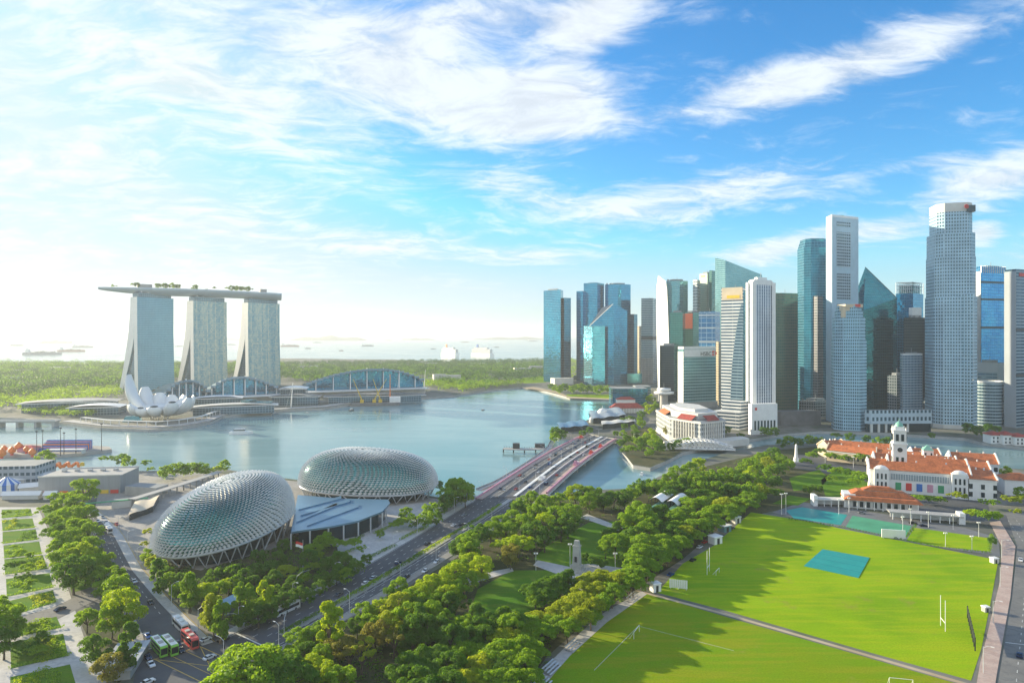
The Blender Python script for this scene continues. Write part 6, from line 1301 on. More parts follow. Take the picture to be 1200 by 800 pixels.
trees('overhanging the junction, huge and domed', 'great rain trees by the junction', [(345, 590, 15.5, 'mu'), (480, 640, 12, 'du'), (250, 668, 7, 'mu')], B1)
trees('in the row left of the upper field', 'rain trees left of the upper field', [(60, 380, 9, 'mu'), (130, 370, 9, 'mu'), (190, 395, 8.5, 'mu'), (60, 440, 8.5, 'mu'), (140, 440, 9, 'mu'), (210, 430, 7.5, 'mu'), (280, 375, 8, 'mu'), (30, 490, 8, 'mu'), (100, 500, 7.5, 'mu'), (310, 300, 8.5, 'gu'), (380, 265, 9, 'mu'), (430, 230, 9, 'mu'), (360, 320, 7, 'mu'), (470, 260, 7.5, 'mu'), (490, 190, 8.5, 'mu'), (540, 150, 8.5, 'gu'), (590, 180, 8, 'mu'), (620, 130, 8, 'mu'), (670, 150, 7.5, 'mu'), (690, 110, 7.5, 'mu'), (740, 105, 6.5, 'mu'), (255, 270, 8, 'mu'), (560, 215, 7.5, 'mu'), (300, 340, 7, 'du'), (430, 290, 6.5, 'du'), (10, 550, 7.5, 'mu'), (60, 560, 6.5, 'mu'), (10, 620, 6.5, 'mu')], B3)
trees('round the twin vaulted tents', 'trees round the twin tents', [(430, 130, 8.5, 'mu'), (480, 100, 8, 'mu'), (380, 150, 8, 'mu'), (330, 140, 7.5, 'mu'), (310, 190, 7.5, 'mu'), (260, 215, 7.5, 'mu'), (190, 235, 8, 'du'), (230, 250, 7, 'mu'), (60, 185, 8, 'mr'), (20, 190, 7, 'mr'), (110, 225, 7, 'mr'), (60, 240, 7.5, 'mr'), (130, 280, 7, 'dr'), (20, 270, 7, 'mr'), (90, 300, 7.5, 'mr'), (20, 320, 7, 'dr'), (170, 300, 6.5, 'dr'), (240, 320, 6.5, 'dr'), (180, 205, 6, 'dr'),
      (100, 40, 6.6, 'mr'), (150, 30, 6.4, 'dr'), (30, 60, 6, 'dr'), (190, 55, 6.4, 'mr'), (240, 45, 6.4, 'mr'), (290, 60, 6.4, 'dr'), (340, 50, 6.5, 'mr'), (390, 60, 6.8, 'mr'), (440, 50, 6.8, 'dr'), (490, 55, 7, 'mr'), (540, 70, 6.6, 'dr'), (590, 60, 7, 'mr'), (640, 75, 6.6, 'dr'), (700, 60, 6.5, 'mr'), (760, 60, 6.5, 'gr'), (800, 75, 6.2, 'mu'), (850, 80, 6, 'du'), (360, 95, 6, 'dr'), (420, 90, 6, 'dr')], B3)
trees('along the near bank of the river', 'trees on the river bank', [(1500 / 5, 10, 6.5, 'mr'), (400, 15, 7, 'mr'), (450, -10, 7.2, 'mr'), (500, 0, 7, 'dr'), (550, -25, 7, 'mr'), (600, -20, 7, 'mr'), (650, 5, 6.8, 'dr'), (650, -60, 6.5, 'mr'), (700, -40, 6.5, 'br'), (740, -80, 6.5, 'mr'), (690, -90, 6.5, 'mr'), (760, -130, 6.5, 'mr'), (800, -100, 6.5, 'gr'), (830, -150, 6.5, 'dr'), (870, -120, 6.5, 'mr'), (820, -60, 6, 'mr'), (870, -60, 6, 'dr'), (920, -90, 6, 'mr'), (780, -30, 6.5, 'mr'), (840, 10, 6, 'dr'), (730, 10, 6.5, 'mr'), (350, 0, 6.2, 'dr')], B3)
trees('left of the clock tower', 'trees before the riverside museum', [(55, 285, 6.5, 'mu'), (100, 265, 6, 'du'), (160, 290, 6.5, 'mu'), (230, 300, 6.5, 'mu'), (320, 300, 7, 'mu'), (380, 295, 6.5, 'mu'), (430, 310, 6, 'mu'), (130, 355, 6.5, 'du'), (190, 370, 7, 'mu'), (250, 385, 6.5, 'du'), (310, 400, 7, 'mu'), (345, 415, 5.6, 'du'), (280, 430, 6, 'mu'), (160, 420, 5, 'ms'), (20, 320, 6, 'du'), (60, 465, 4, 'du'), (30, 470, 4, 'dr'), (90, 468, 3.6, 'dr')], B4)
trees('between clubhouse and theatre', 'trees beside the theatre', [(600, 515, 4.4, 'mu'), (645, 520, 4.8, 'mu'), (695, 525, 4.8, 'du'), (745, 525, 4.4, 'mu'), (820, 505, 5, 'gs'), (860, 515, 4.4, 'gs'), (500, 445, 3.4, 'dr'), (540, 505, 3.2, 'du')], B4)
trees('near the right-hand road', 'street trees at the right edge', [(930, 600, 6, 'bu'), (985, 615, 6, 'mu'), (1040, 610, 5.4, 'mu'), (1105, 370, 5.4, 'br'), (1120, 410, 5, 'gr'), (1110, 520, 4.8, 'gs'), (1150, 530, 5, 'gu'), (1190, 520, 5, 'gu'), (1180, 490, 4.4, 'mr'), (1040, 550, 4, 'ms'), (980, 545, 3.6, 'ds'), (1030, 750, 2.6, 'dr'), (1150, 590, 4, 'gs')], B4)
trees('round the colonnaded hotel', 'trees on the far bank', [(750, 215, 8.5, 'br'), (745, 270, 8.5, 'br'), (720, 250, 7, 'mr'), (780, 250, 7, 'mr'), (700, 345, 6.5, 'mr'), (750, 400, 8, 'br'), (770, 440, 8, 'mr'), (720, 430, 7, 'mr'), (800, 470, 7, 'dr'), (640, 485, 7, 'mu'), (605, 495, 5, 'du'), (848, 385, 7.2, 'nr'), (235, 395, 7.5, 'dr'), (270, 405, 6.5, 'dr'), (230, 420, 6, 'mr'), (640, 325, 6, 'dr'), (600, 330, 5, 'dr'), (670, 400, 5.5, 'dr'), (590, 450, 5, 'dr'), (940, 440, 5, 'mr'), (380, 400, 4.5, 'dr'), (420, 385, 4.5, 'dr'), (700, 300, 6, 'dr'), (960, 445, 5, 'dr'), (650, 430, 4.5, 'mr'), (620, 430, 5, 'dr'), (680, 440, 5.5, 'mr'), (700, 470, 5, 'dr'), (740, 500, 5, 'mr'), (600, 400, 5, 'mr'), (560, 400, 4, 'dr'), (660, 370, 5, 'mr'), (690, 320, 5, 'mr'), (610, 360, 5, 'dr'), (860, 470, 5, 'dr'), (900, 455, 5, 'dr')], (4.6154, 600, 420))
trees('at the foot of the white and bronze towers', 'trees below the towers', [(185, 708, 5.5, 'dr'), (200, 712, 5.5, 'mr'), (220, 712, 5.5, 'dr'), (260, 735, 6, 'mr'), (290, 740, 6, 'dr'), (320, 735, 6, 'mr'), (350, 740, 6, 'dr'), (400, 722, 6.5, 'du'), (440, 725, 6, 'dr'), (60, 700, 5.5, 'dr'), (80, 705, 5.5, 'dr'), (520, 738, 5.5, 'mr'), (550, 740, 5, 'dr'), (490, 730, 5, 'dr'), (240, 745, 5.5, 'dr'), (120, 725, 4.5, 'dr')], (2.5, 820, 220))
trees('on the quay below the tallest stepped tower', 'trees below the tallest tower', [(335, 700, 7, 'dr'), (365, 705, 7.5, 'dr'), (395, 700, 6, 'dr'), (230, 722, 4.5, 'dr'), (420, 705, 5, 'dr')], (2.5, 1000, 220))
trees('behind the bayside lawn', 'trees behind the bayside lawn', [(x, 452 + (i % 3) * 1.6 + (0 if x < 690 else 1.0), 7.5 + (i % 4) * .8, 'dr' if i % 3 == 0 else 'mr') for i, x in enumerate(range(646, 716, 5))])
# bottom right corner of the far left shrubs: clipped hedges
def hedge(label, pts, w, h, kind='dark', cat='hedge', group=None, dens=7.0, name='hedge', leaf=.28, z0=0):
    pts = resample(pts, max(3, int(sum(math.dist(pts[i], pts[i + 1]) for i in range(len(pts) - 1)) / 1.6)))
    rg = np.random.default_rng(len(label)); C = np.array([(p[0], p[1], z0 + h * .55) for p in pts]); C[:, :2] += rg.normal(size=(len(C), 2)) * .15; rad = np.full(len(C), w / 2) * (.85 + .35 * rg.random(len(C)))
    o = C.mean(0) * np.array([1, 1, 0]); V = leaves(C - o, rad, h / w * .9, int(len(C) * w * dens), leaf, rg); ob = quads_obj(name, V, LM[kind]); ob.location = tuple(o)
    return tag(ob, label, cat, group)
KMn = len(KM)
for k in range(6):
    seg = KM[int(k * (KMn - 3) / 6):int((k + 1) * (KMn - 3) / 6) + 1]
    hedge(['clipped median hedge, end nearest the junction', 'clipped median hedge, second stretch from the junction', 'clipped median hedge, third stretch from the junction', 'yellowish clipped median hedge, fourth stretch from the junction', 'clipped median hedge, fifth stretch from the junction', 'clipped median hedge, last stretch before the bridge'][k], seg, 2.6, 1.8, 'bright' if k == 3 else ('mid' if k % 2 else 'dark'), group='hedge stretches in the road median', dens=22, leaf=.3, z0=.2)
hedge('dark clipped hedge along the top of the upper field', GL([(925, 609), (985, 618), (1060, 634), (1100, 642), (1160, 649)]), 1.2, 1.3, group='dark clipped hedges round the courts', dens=14)
hedge('dark hedge between the green court and bowling green', GL([(1062, 631), (1073, 617)]), 1.4, 1.8, group='dark clipped hedges round the courts', dens=14)
hedge('green hedge with shrubs at the right end of the bowling green', GL([(1159, 648), (1162, 630)]), 2.0, 2.6, 'mid', group='dark clipped hedges round the courts', dens=14)
for i, (a, c) in enumerate([((372, 662), (420, 642)), ((430, 655), (462, 640)), ((470, 632), (500, 618)), ((405, 640), (425, 628)), ((440, 625), (470, 612))]):
    hedge(f'low clipped hedge strip beside the road on the theatre forecourt, {["nearest the junction", "second along", "third along", "short inner one left", "short inner one right"][i]}', GL([a, c]), 3.2, 1.3, 'dark' if i % 2 else 'mid', group='low hedge strips of the forecourt', dens=12)
# garden beds on the far left
beds = [[(2, 597), (36, 596), (38, 604), (2, 607)], [(2, 609), (38, 607), (41, 618), (3, 622)], [(3, 623), (42, 620), (44, 632), (3, 637)], [(4, 639), (46, 634), (49, 649), (5, 654)], [(5, 655), (50, 650), (56, 666), (6, 673)], [(7, 678), (58, 671), (62, 688), (8, 699)], [(10, 704), (62, 691), (66, 705), (24, 718)], [(20, 735), (66, 722), (72, 735), (24, 745)], [(12, 752), (74, 742), (80, 768), (13, 783)], [(12, 793), (82, 778), (92, 812), (12, 825)]]
for i, bd in enumerate(beds):
    sheet('garden_lawn', GL(bd), M['lawn'], .07)
    c = GL(bd); w = ['topmost', 'second', 'third', 'fourth', 'fifth', 'sixth', 'seventh', 'eighth', 'ninth', 'bottom'][i]
    hedge(f'low hedge along the near side of the {w} garden bed on the left', [c[3], c[2]], 1.8, 1.1, 'mid', group='low hedges of the promenade gardens', dens=14)
    if i in (7, 8, 9): hedge(f'curved shrub bed in the middle of the {w} garden lawn', [lerp(c[0], c[2], .35), lerp(c[0], c[1], .5), lerp(c[1], c[3], .3), lerp(c[3], c[2], .55)], 4.5, 1.2, 'gold' if i == 8 else 'mid', group='shrub beds of the promenade gardens', dens=8)
#SHRUBS
def cover(name, poly, n, size, h, kind, seed, zc=1.0):
    P3 = GL(poly); rg = np.random.default_rng(seed); xs = [p[0] for p in P3]; ys = [p[1] for p in P3]; C = []
    def inside(x, y):
        r = False; j = len(P3) - 1
        for i in range(len(P3)):
            if (P3[i][1] > y) != (P3[j][1] > y) and x < (P3[j][0] - P3[i][0]) * (y - P3[i][1]) / (P3[j][1] - P3[i][1]) + P3[i][0]: r = not r
            j = i
        return r
    while len(C) < n:
        x, y = rg.uniform(min(xs), max(xs)), rg.uniform(min(ys), max(ys))
        if inside(x, y): C.append((x, y, h * .4 * rg.random()))
    C = np.array(C); rad = size * (.6 + .8 * rg.random(n)); o = C.mean(0) * np.array([1, 1, 0])
    V = leaves(C - o, rad, h / size * .5, int(n * 26 * zc), .3 if zc > .6 else .3, rg); ob = quads_obj(name, V, LM[kind]); ob.location = tuple(o); ob['kind'] = 'stuff'; return ob
cover('undergrowth', [(175, 655), (235, 668), (330, 640), (345, 628), (385, 640), (385, 668), (330, 702), (277, 730), (243, 718), (207, 690)], 420, 1.5, 2.2, 'dark', 3)
cover('undergrowth', [(545, 640), (610, 606), (645, 586), (690, 580), (740, 577), (820, 552), (900, 530), (905, 545), (860, 600), (800, 610), (700, 604), (640, 634), (620, 660), (560, 668)], 500, 1.7, 1.4, 'dark', 4)
cover('undergrowth', [(350, 760), (470, 745), (560, 735), (690, 690), (745, 692), (700, 722), (655, 764), (610, 830), (380, 850)], 500, 1.5, 1.2, 'dark', 5)
for i, bd in enumerate(beds):
    c = [lerp(lerp(bd[0], bd[2], .5), q, .86) for q in bd]; m0_ = lerp(c[0], c[1], .5 + .1 * (i % 3)); m1_ = lerp(c[3], c[2], .45)
    cover('garden_shrubs', [c[0], m0_, m1_, c[3]] if i % 2 else [m0_, c[1], c[2], m1_], 16 + 3 * i, 1.0 + .04 * i, 1.3, ['mid', 'gold', 'dark', 'mid', 'bright'][i % 5], 60 + i)
# far woods
def wood(name, poly_uv, n, r, kind, seed, hgt=14, per=34, leaf=1.5):
    P3 = GL(poly_uv); rg = np.random.default_rng(seed); C = []
    us = [p[0] for p in poly_uv]; xs = [p[0] for p in P3]; ys = [p[1] for p in P3]
    while len(C) < n:
        m_ = 4000; x = rg.uniform(min(xs), max(xs), m_); y = rg.uniform(min(ys), max(ys), m_); ok = np.zeros(m_, bool); j = len(P3) - 1
        for i in range(len(P3)):
            yi, yj, xi, xj = P3[i][1], P3[j][1], P3[i][0], P3[j][0]
            if yi != yj: ok ^= ((yi > y) != (yj > y)) & (x < (xj - xi) * (y - yi) / (yj - yi) + xi)
            j = i
        C += list(zip(x[ok], y[ok]))
    C = np.array(C[:n]); z = hgt * (.45 + .5 * rg.random(n)); rad = r * (.7 + .6 * rg.random(n)); C = np.column_stack([C, z]); o = C.mean(0) * np.array([1, 1, 0])
    V = leaves(C - o, rad, .75, n * per, leaf, rg); ob = quads_obj(name, V, LM[kind]); ob.location = tuple(o); ob['kind'] = 'stuff'; return ob
wood('woodland', [(-80, 478), (30, 470), (60, 462), (140, 458), (230, 446), (330, 440), (330, 430), (-80, 430)], 3300, 11, 'woods', 21, 17)
wood('woodland', [(-80, 484), (30, 480), (75, 474), (140, 466), (140, 456), (60, 460), (-80, 470)], 520, 8, 'mid', 31, 10, 30, 1.2)
wood('woodland', [(-80, 476), (140, 456), (330, 438), (330, 430), (-80, 429)], 1500, 12, 'dark', 22, 20)
wood('woodland', [(325, 446), (360, 448), (500, 440), (560, 452), (616, 448), (640, 446), (640, 424), (560, 425), (330, 428)], 2300, 11, 'woods', 23, 13)
wood('woodland', [(335, 446), (356, 450), (490, 447), (560, 458), (620, 452), (560, 444), (640, 440), (640, 428), (560, 430), (330, 432)], 1100, 10, 'dark', 24, 13)
wood('woodland', [(496, 455), (540, 460), (575, 455), (612, 452), (620, 450), (560, 449), (500, 448)], 380, 6, 'mid', 25, 8, 26, 1.2)
wood('woodland', [(640, 446), (760, 444), (760, 425), (640, 424)], 500, 11, 'mid', 27, 15)
wood('shrubbery', [(30, 487), (100, 490), (130, 484), (90, 478), (20, 480)], 260, 5, 'mid', 28, 7, 26, 1.0)
# roof garden on the deck (small: part of the mass)
for k, f in enumerate([-.43, -.41, -.20, -.18, -.165, -.15, -.13, -.115, -.10, .18, .20, .22, .235, .25, .265, .28, .30, .32, -.02, .06, -.31, -.33, .0, .1]):
    a = DECK.rotation_euler[2]; x, y = f * LD, 4 + (k * 7 % 5) * 2.2
    SPECS.append(dict(where='', group='', u=0, X=DECK.location[0] + x * math.cos(a) - y * math.sin(a), Y=DECK.location[1] + x * math.sin(a) + y * math.cos(a), s=.85 if k not in (0, 1, 18, 19) else .45, kind='dark' if k % 3 else 'mid', form='sparse' if k % 2 else 'round', size=.001, z=207.4))
plant_trees()
for key, pr in PROTO.items():      # drop the source trees
    for ch in list(pr.children): bpy.data.objects.remove(ch)
    bpy.data.objects.remove(pr)
print('TREES', ntree)
# ------------------------------------------------------------------ vehicles
CARM = {'white': plain('car_white', (.72, .73, .74), .25, .1, .03), 'black': plain('car_black', (.015, .017, .02), .2, .3, .03), 'silver': plain('car_silver', (.42, .44, .46), .28, .6, .03), 'blue': plain('car_blue', (.02, .08, .28), .25, .3, .03),
        'dark blue': plain('car_dark_blue', (.012, .03, .09), .25, .3, .03), 'red': plain('car_red', (.45, .02, .02), .25, .2, .03), 'green': plain('bus_green', (.22, .55, .06), .3, .1, .03), 'grey': plain('car_grey', (.14, .15, .16), .28, .5, .03), 'bus red': plain('bus_red', (.62, .08, .07), .3, .1, .03)}
VG = plain('vehicle_glass', (.02, .03, .04), .08, .4, .05)
def profile(mb, prof, w, mi=0, inset=0):
    n = len(prof); L = [(x, -w / 2 + (inset if z > .9 else 0), z) for x, z in prof]; Rr = [(x, w / 2 - (inset if z > .9 else 0), z) for x, z in prof]
    for i in range(n): j = (i + 1) % n; mb.face([L[i], L[j], Rr[j], Rr[i]], None, mi)
    mb.face(L[::-1], None, mi); mb.face(Rr, None, mi)
def wheels(e, xs, w, r):
    for x in xs:
        for s in (-1, 1): sub(e, 'wheel', M['rubber'], lambda mb: mb.tube([(x, s * (w / 2 - .22), r), (x, s * (w / 2 + .02), r)], r, 10))
def car(col):
    e = empty('car', (0, 0, -500))
    sub(e, 'body', CARM[col], lambda mb: (profile(mb, [(-2.2, .3), (2.2, .3), (2.25, .62), (2.1, .82), (1.1, .95), (-1.7, .98), (-2.2, .85)], 1.8), profile(mb, [(-1.15, 1.38), (.25, 1.4), (.1, 1.46), (-1.0, 1.45)], 1.44)))
    sub(e, 'window', VG, lambda mb: profile(mb, [(-1.75, .96), (1.0, .94), (.28, 1.39), (-1.2, 1.38)], 1.62, inset=.10))
    for s in (-.6, .6): sub(e, 'headlight', M['white_metal'], lambda mb: mb.box((2.2, s, .58), (.1, .35, .16)))
    wheels(e, (-1.35, 1.35), 1.8, .33); return e
def bus(col, L=11.5, H_=3.6, roof=None):
    e = empty('bus', (0, 0, -500)); w = 2.5
    sub(e, 'body', CARM[col], lambda mb: profile(mb, [(-L / 2, .35), (L / 2, .35), (L / 2, H_ - .5), (L / 2 - .25, H_ - .1), (L / 2 - .6, H_), (-L / 2 + .2, H_), (-L / 2, H_ - .2)], w))
    if roof: sub(e, 'roof_panel', roof, lambda mb: mb.box((0, 0, H_), (L * .92, w * .86, .06)))
    for s in (-1, 1): sub(e, 'window', VG, lambda mb: mb.box((0, s * (w / 2 + .01), 1.5), (L * .88, .05, 1.2 if H_ < 4 else .9)))
    sub(e, 'windscreen', VG, lambda mb: mb.box((L / 2 + .01, 0, 1.2), (.06, w * .88, H_ - 2.0))); sub(e, 'rear_window', VG, lambda mb: mb.box((-L / 2 - .01, 0, 1.6), (.06, w * .8, 1.2)))
    if H_ > 4: [sub(e, 'upper_window', VG, lambda mb: mb.box((0, s * (w / 2 + .01), 2.9), (L * .9, .05, .9))) for s in (-1, 1)]
    for x in (-2.5, 2): sub(e, 'roof_unit', M['concrete'] if col != 'white' else M['white_metal'], lambda mb: mb.box((x, 0, H_ + .06), (1.8, 1.5, .3)))
    wheels(e, (-L * .3, L * .32), w, .5); return e
def van(col):
    e = empty('van', (0, 0, -500)); sub(e, 'body', CARM[col], lambda mb: profile(mb, [(-2.6, .35), (2.6, .35), (2.65, 1.0), (2.0, 1.3), (1.5, 2.1), (-2.6, 2.15)], 1.9)); sub(e, 'window', VG, lambda mb: profile(mb, [(1.98, 1.3), (2.02, 1.32), (1.55, 2.02), (1.5, 2.0)], 1.7)); wheels(e, (-1.7, 1.7), 1.9, .36); return e
CP = {}
def cproto(t_, col):
    if (t_, col) not in CP: CP[(t_, col)] = {'car': car, 'van': van}[t_](col)
    return CP[(t_, col)]
def heading(A, X, Y):
    k = min(range(len(A) - 1), key=lambda i: math.dist(lerp(A[i], A[i + 1], .5), (X, Y))); a, b_ = A[k], A[k + 1]; return math.atan2(b_[1] - a[1], b_[0] - a[0])
def put(t_, col, sc, x, y, line, flip, label, group, z=.06, dz=None, jit=0):
    u, v = sc[1] + x / sc[0], sc[2] + y / sc[0]; X, Y = G(u, v, .8 + (z if dz is None else dz)); h = heading(line, X, Y) + (math.pi if flip else 0) + jit
    pr = cproto(t_, col) if isinstance(t_, str) else t_
    return dup(pr, (X, Y, z if dz is None else dz), h, None, label, 'bus' if not isinstance(t_, str) else t_, group)
CJ = 'cars at the junction'; CA = 'cars on the diagonal avenue'; CB = 'vehicles crossing the road bridge'
bg_, br_, bw_ = bus('green', 12, 4.2, M['white']), bus('bus red', 12, 4.2, None), bus('white', 12, 3.5)
put(bg_, '', R6, 497, 696, LB, False, 'green bus with a white roof panel, left of the green pair at the junction', 'buses at the junction')
put(bg_, '', R6, 530, 692, LB, False, 'green bus, right of the green pair, nearer the red bus', 'buses at the junction')
put(br_, '', R6, 593, 672, LB, False, 'red bus waiting at the stop line beside the white coach', 'buses at the junction')
put(bw_, '', R6, 563, 622, LB, False, 'white coach queuing directly behind the red bus', 'buses at the junction')
put(bw_, '', R7, 512, 660, KA, True, 'white coach alone on the diagonal avenue below the near shell theatre', 'buses on the avenue')
put(bw_, '', R6, 338, 322, LB, False, 'small-looking white bus at the far end of the left road', 'buses on the left road')
for x, y, c_, w in [(462, 650, 'blue', 'blue car left of the green buses'), (472, 738, 'white', 'white car left of the green bus, near the stop line'), (462, 716, 'dark blue', 'dark car just behind the white car left of the green bus'), (505, 657, 'blue', 'blue car right behind the left green bus'), (555, 674, 'dark blue', 'dark blue car between green and red buses, rear one'), (566, 694, 'black', 'black car between green and red buses, front one'),
                    (583, 618, 'grey', 'grey car beside the white coach'), (605, 647, 'dark blue', 'dark blue car right of the red bus'), (365, 302, 'red', 'orange-red car at the far end of the left road'), (306, 292, 'white', 'white car far up the left road, leftmost'), (320, 280, 'silver', 'silver car far up the left road near the hall'), (332, 296, 'white', 'white car far up the left road, middle lane'), (312, 330, 'grey', 'grey car on the left road below the far bus'), (420, 480, 'silver', 'lone silver car half way down the left road'), (470, 545, 'black', 'lone black car lower down the left road')]:
    put('car', c_, R6, x, y, LB, False, w, CJ)
for x, y, c_, w in [(642, 661, 'white', 'white car turning at the right side of the junction'), (697, 661, 'black', 'black car entering the avenue from the junction'), (655, 716, 'white', 'white car crossing the yellow box junction'), (462, 793, 'white', 'white car at the very bottom of the junction')]:
    put('car', c_, R6, x, y, KA, False, w, CJ, jit=-.1)
put('car', 'dark blue', R6, 188, 566, [G(22, 722), G(112, 688)], False, 'dark blue car on the small cross street by the gardens', CJ)
for x, y, c_, fl, w in [(655, 628, 'black', 0, 'black car above the median hedge, nearest the junction'), (795, 560, 'white', 0, 'white car above the median hedge with a silver one ahead'), (824, 541, 'silver', 0, 'silver car just ahead of the white car above the median'), (913, 487, 'dark blue', 0, 'dark blue car above the median beside the forecourt hedges'), (1018, 419, 'black', 0, 'black car above the median by the pale forecourt corner'), (1112, 352, 'white', 0, 'white car above the median beside the bridge approach'), (1140, 349, 'black', 0, 'black car next to the white one at the bridge approach'), (1150, 316, 'silver', 0, 'silver car by the trees beside the bridge approach'), (942, 538, 'black', 1, 'black car below the median hedge, leftmost there'), (1010, 516, 'white', 1, 'white car below the median hedge, left of the pair'), (1052, 483, 'white', 1, 'white car below the median hedge, right of the pair'), (1123, 443, 'blue', 1, 'blue car below the median hedge near the bright tree'), (700, 600, 'grey', 0, 'grey car above the median ahead of the nearest black car')]:
    put('car', c_, R7, x, y, KA, bool(fl), w, CA)
BM = [lerp(a, b_, .5) for a, b_ in zip(*BRIDGE[:2])]
lanes = {'left edge lane': .16, 'left middle lane': .26, 'lane left of the median': .42, 'lane right of the median': .62, 'right edge lane': .82}
rc = random.Random(5); cols = ['black', 'dark blue', 'silver', 'white', 'red', 'grey', 'blue']
for ln_, fr_ in lanes.items():
    n = {'left edge lane': 7, 'left middle lane': 8, 'lane left of the median': 9, 'lane right of the median': 7, 'right edge lane': 6}[ln_]
    for k in range(n):
        f = .04 + .92 * (k + .5 * rc.random()) / n; i = min(18, int(f * 19)); g = f * 19 - i; a, b_ = lerp(BRIDGE[0][i], BRIDGE[0][i + 1], g), lerp(BRIDGE[1][i], BRIDGE[1][i + 1], g); p = lerp(a, b_, fr_); c_ = cols[(k * 3 + int(fr_ * 10)) % 7]
        t_ = 'van' if (k + n) % 6 == 0 else 'car'
        dup(cproto(t_, c_), (*p, bz(f) + .02), heading(BM, *p) + (math.pi if fr_ < .5 else 0), None, f'{c_.split()[-1] if c_ != "dark blue" else "dark blue"} {t_} in the {ln_} of the road bridge, {ORD[k] if k else "nearest"} along', t_, CB)
# festival floats
for k, (f, fr_, w) in enumerate([(.93, .10, 'red carnival float at the far left end of the bridge'), (.62, .93, 'red and pink float on the right side of the bridge, middle'), (.78, .93, 'red float on the right side of the bridge, farther along'), (.42, .93, 'pink float on the right side of the bridge, nearer'), (.2, .66, 'white box truck on the near right part of the bridge')]):
    i = int(f * 19); p = lerp(BRIDGE[0][i], BRIDGE[1][i], fr_); e = empty('float', (*p, bz(f)), heading(BM, *p), w, 'parade float' if k < 4 else 'truck', None if k == 4 else 'festival floats on the bridge')
    mm = [M['red'], M['red'], M['red'], M['pink'], M['white']][k]
    sub(e, 'deck', mm, lambda mb: mb.box((0, 0, .4), (9, 3, 1.2))); sub(e, 'superstructure', mm, lambda mb: (mb.box((-2, 0, 1.6), (3, 2.4, 2.2), 0, 0, None, .7), mb.box((2, 0, 1.6), (2.4, 2, 1.4), .2, 0, None, .6))); sub(e, 'cab', M['white'], lambda mb: mb.box((5, 0, .4), (1.6, 2.6, 2)))
put('car', 'dark blue', (1, 0, 0), 1195, 766, c2, True, 'dark blue car at the bottom of the right-hand road', 'cars on the right-hand road')
put('car', 'white', (1, 0, 0), 1196, 655, c2, False, 'white car in the middle of the right-hand road', 'cars on the right-hand road')
for k, (u, v) in enumerate([(1070, 612), (1082, 615), (1010, 600), (820, 640), (826, 634), (858, 618), (786, 672), (812, 655)]):
    put('car', cols[k % 7], (1, 0, 0), u, v, [(0, 0), (1, -.3 if k < 3 else 1.1)], False, f'{cols[k % 7]} parked car ' + ['by the long grey canopy, left one', 'by the long grey canopy, right one', 'in front of the clubhouse', 'under the trees left of the upper field, beside the tent', 'under the trees just above the white tent', 'under the trees close to the teal court', 'in tree shade near the white sight screen', 'in tree shade near the left goal posts'][k], 'parked cars by the fields')
for pr in list(CP.values()) + [bg_, br_, bw_]:
    for ch in list(pr.children): bpy.data.objects.remove(ch)
    bpy.data.objects.remove(pr)
# ------------------------------------------------------------------ lamps, masts, signals
def lamp_proto(h=9, arm=2.2, two=False):
    e = empty('street_lamp', (0, 0, -500)); sub(e, 'pole', M['white_metal'], lambda mb: mb.tube([(0, 0, 0), (0, 0, h)], [.14, .08], 6))
    for s in ((1, -1) if two else (1,)):
        sub(e, 'arm', M['white_metal'], lambda mb: mb.tube([(0, 0, h - .4), (s * arm * .6, 0, h + .5), (s * arm, 0, h + .55)], .06, 5)); sub(e, 'lamp_head', M['white'], lambda mb: mb.box((s * (arm + .3), 0, h + .45), (1.0, .35, .16)))
    return e
lp, lp2 = lamp_proto(), lamp_proto(10, 2.4, True)
def lamps(line, n, where, pr, z, f0=.05, f1=.95, rz=0):
    q = resample(line, 60)
    for k in range(n):
        i = int((f0 + (f1 - f0) * k / (n - 1)) * 59); h = heading(line, *q[i]); zz_ = z(i / 59) if callable(z) else z
        dup(pr, (*q[i], zz_), h + math.pi / 2 + rz, None, f'{ORD[k]} street lamp {where}, counted from the junction', 'street lamp', 'street lamps ' + where)
lamps(offset(KA, -1.0), 9, 'on the theatre side kerb', lp, .16, rz=math.pi); lamps(offset(KB, 1.0), 8, 'on the park side kerb', lp, .16)
lamps(offset(LB, 1.2), 6, 'beside the left road', lp, .16, .3, .95)
lamps([lerp(a, b_, .54) for a, b_ in zip(*BRIDGE[:2])], 8, 'on the bridge median', lp2, bz); lamps([lerp(a, b_, .01) for a, b_ in zip(*BRIDGE[:2])], 7, 'on the left bridge barrier', lp, bz)
lamps(GL([(1174, 650), (1172, 690), (1160, 750), (1150, 800)]), 4, 'on the pink pavement at the right', lp, .15)
for pr in (lp, lp2):
    for ch in list(pr.children): bpy.data.objects.remove(ch)
    bpy.data.objects.remove(pr)
def mast(label, u, v, h, cat='floodlight mast', group='slim masts round the fields', heads=2, m='white_metal', name='floodlight_mast'):
    e = empty(name, (*G(u, v), 0), 0, label, cat, group); sub(e, 'pole', M[m], lambda mb: mb.tube([(0, 0, 0), (0, 0, h)], [.16, .09], 6))
    for k in range(heads): sub(e, 'lamp_head', M['white'], lambda mb: mb.box((-.6 + 1.2 * k, 0, h), (.8, .5, .6)))
